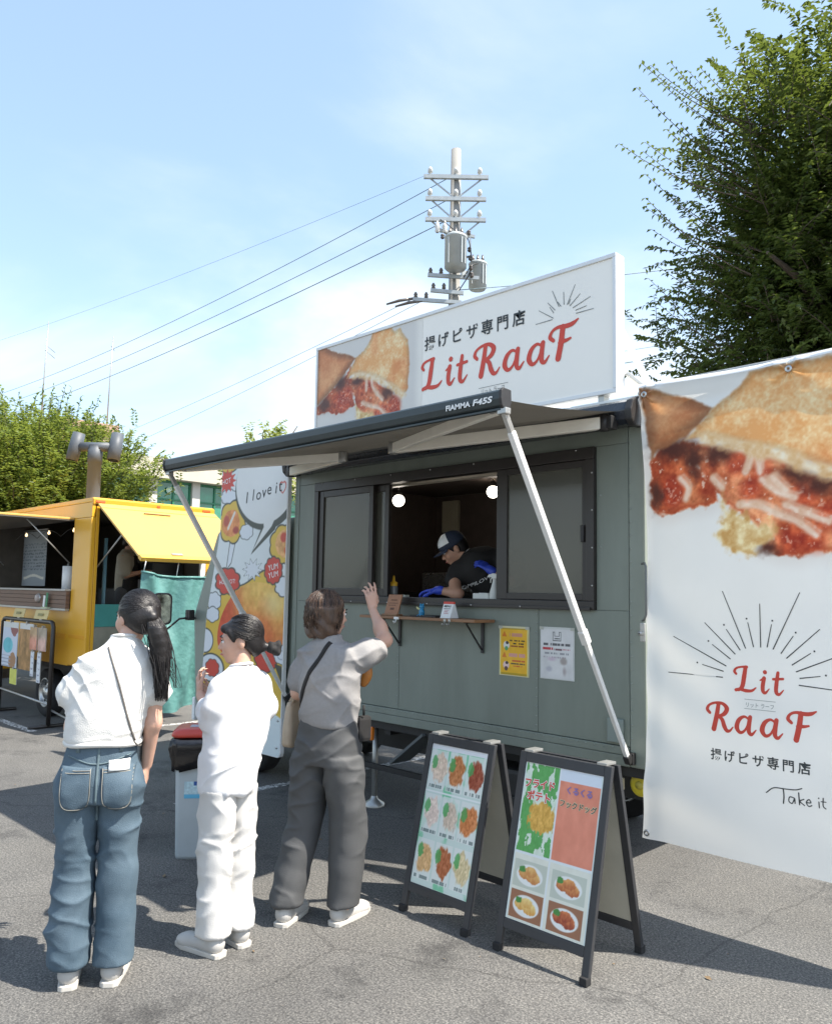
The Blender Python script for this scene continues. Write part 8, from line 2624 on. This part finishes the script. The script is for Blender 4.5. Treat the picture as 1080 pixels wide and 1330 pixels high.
for v, l in ((11.25, 0.75), (10.72, 0.7), (10.22, 0.7)):
    arm_ = MB().bar(up(v, -l, -0.16), up(v, l, -0.16), 0.08, 0.09).build('crossarm', M_galv, UP)
    for s_ in (-0.6, 0.0, 0.55):
        MB().lathe([(0.025, 0), (0.025, 0.05), (0.06, 0.06), (0.05, 0.10), (0.06, 0.11), (0.045, 0.16), (0.02, 0.19)], up(v+0.045, s_, -0.16), 12).build('insulator', M_pori, arm_)
    MB().bar(up(v-0.02, -l*0.8, -0.12), up(v-0.5, 0, -0.10), 0.03, 0.03).bar(up(v-0.02, l*0.8, -0.12), up(v-0.5, 0, -0.10), 0.03, 0.03).build('brace', M_galv, arm_)
for s_, dp, v0, v1, r_ in ((0.0, -0.42, 8.92, 9.75, 0.25), (0.55, 0.20, 8.70, 9.38, 0.21)):
    c_ = up(v0, s_, dp)
    H_ = v1-v0
    can = MB().lathe([(0, 0), (r_*0.86, 0.0), (r_*0.86, 0.03), (r_, 0.04), (r_, H_*0.86), (r_*1.05, H_*0.87), (r_*1.05, H_*0.92), (r_*0.8, H_*0.98), (0, H_)], c_, 24).build('transformer', M_can, UP)
    for a in np.linspace(-1.1, 1.1, 3):
        p = c_+rtd*(r_*0.6*math.sin(a))+Vector((0, 0, H_*0.95))
        MB().lathe([(0.03, 0), (0.045, 0.03), (0.03, 0.06), (0.045, 0.09), (0.03, 0.12), (0.015, 0.2)], p, 10).build('bushing', M_ins, can)
    for a in (-0.7, 0.5, 0.9):
        p = c_+(rtd*math.sin(a)-fwd*math.cos(a))*(r_+0.012)
        MB().bar(p+Vector((0, 0, 0.08)), p+Vector((0, 0, H_*0.82)), 0.03, 0.025).build('fin', M_can, can)
    MB().bar(up(v0+H_*0.5, s_*0.3, dp*0.3), up(v0+H_*0.5, s_*0.75, dp*0.75), 0.08, 0.12).build('bracket', M_galv, can)
for v, a, b_ in ((8.86, -0.62, 0.55), (8.50, -0.55, 0.20), (8.28, -0.95, 0.15)):
    q = MB().bar(up(v, a, -0.24), up(v-0.06, b_, -0.24), 0.07, 0.08).build('crossarm', M_galv, UP)
    for s_ in (a+0.06, a+0.3):
        MB().lathe([(0.025, 0), (0.05, 0.02), (0.035, 0.06), (0.05, 0.08), (0.02, 0.14)], up(v+0.03, s_, -0.24), 10).build('insulator', M_ins, q)
for s_, v in ((0.32, 9.45), (0.34, 9.25), (0.36, 9.02), (0.38, 8.85), (-0.30, 9.75), (0.30, 9.85)):
    MB().lathe([(0.0, -0.07), (0.035, -0.05), (0.05, -0.02), (0.03, 0.0), (0.05, 0.02), (0.035, 0.05), (0, 0.07)], up(v, s_, -0.30), 10).build('cutout', M_ins, UP)
MB().bar(up(9.9, 0.33, -0.27), up(8.75, 0.38, -0.27), 0.03, 0.03).bar(up(9.3, 0.0, -0.1), up(9.3, 0.36, -0.28), 0.04, 0.04).build('cutout_rail', M_galv, UP)
MB().bar(up(9.95, -0.42, -0.2), up(9.80, 0.45, -0.2), 0.06, 0.07).build('crossarm', M_galv, UP)
for s_ in (-0.42, -0.25):
    MB().lathe([(0.03, -0.14), (0.06, -0.10), (0.04, -0.05), (0.07, 0.0), (0.04, 0.06), (0.02, 0.14)], up(10.0, s_, -0.25), 12).build('arrester', M_pori, UP)
for q, dl in ((0, 0.0), (1, 0.16)):
    st = up(8.30-0.05*q, -0.93+0.20*q, -0.24)
    MB().tube([st, st+Vector((-0.22, -0.24, -0.06)), st+Vector((-0.42, -0.46, -0.16))], [0.03, 0.035, 0.02], 8).build('strain_clamp', M_ins, UP)
for pts in ([up(10.2, -0.35, -0.2), up(9.95, -0.2, -0.5), up(9.85, -0.05, -0.45)], [up(9.85, 0.1, -0.45), up(9.6, 0.3, -0.4), up(9.0, 0.36, -0.3), up(8.5, 0.1, -0.25)], [up(9.3, 0.6, 0.1), up(9.1, 0.38, -0.25), up(8.8, 0.2, -0.3)]):
    MB().tube([tuple(p) for p in catmull([tuple(p) for p in pts], 6)], 0.012, 6).build('lead_wire', M_blackp, UP)
M_wire = mat('wire', (0.22, 0.30, 0.33), 0.6, vary=0.05)
PO = Vector((-9.95, 9.34, 0))
def wire(a, b_, sag, r_, label):
    a, b_ = Vector(a), Vector(b_)
    pts = []
    for i in range(33):
        f = i/32
        p = a.lerp(b_, f)
        p.z -= sag*4*f*(1-f)
        pts.append(p)
    o = MB().tube(pts, r_, 6).build('overhead_wire', M_wire)
    tag(o, label, 'wire', 'overhead wires')
wire(PO+up(11.33, 0.0, -0.16), (-47.4, 9.1, 11.44), 0.62, 0.011, 'highest of the three long dark wires running left from the utility pole')
wire(PO+up(10.80, 0.0, -0.16), (-47.4, 9.16, 10.80), 0.55, 0.011, 'middle of the three long dark wires running left from the utility pole')
wire(PO+up(10.31, 0.0, -0.16), (-47.4, 9.2, 10.16), 0.50, 0.013, 'lowest of the three long dark wires running left from the utility pole')
wire(PO+up(11.33, -0.6, -0.16), (-47.9, 6.5, 13.2), 0.4, 0.005, 'faint thin wire crossing the sky above the three dark wires')
wire(PO+up(8.30, -0.93, -0.24), (-47.6, 9.4, 6.75), 0.5, 0.006, 'faint upper low wire reaching left from the pole clamps')
wire(PO+up(8.25, -0.73, -0.24), (-47.6, 9.9, 5.9), 0.5, 0.006, 'faint lower wire reaching left from the pole clamps')
wire(PO+up(8.57, 0.1, -0.1), (0.1, 23.5, 12.6), 0.3, 0.012, 'wire passing right from the pole high behind the shop sign')
wire(PO+up(6.30, 0.0, -0.2), (0.0, 23.7, 10.7), 0.3, 0.016, 'thicker low wire right of the shop sign in front of the tree')
wire(PO+up(6.55, 0.0, -0.2), (0.0, 23.7, 11.1), 0.3, 0.008, 'thin low wire just above the thicker wire right of the sign')
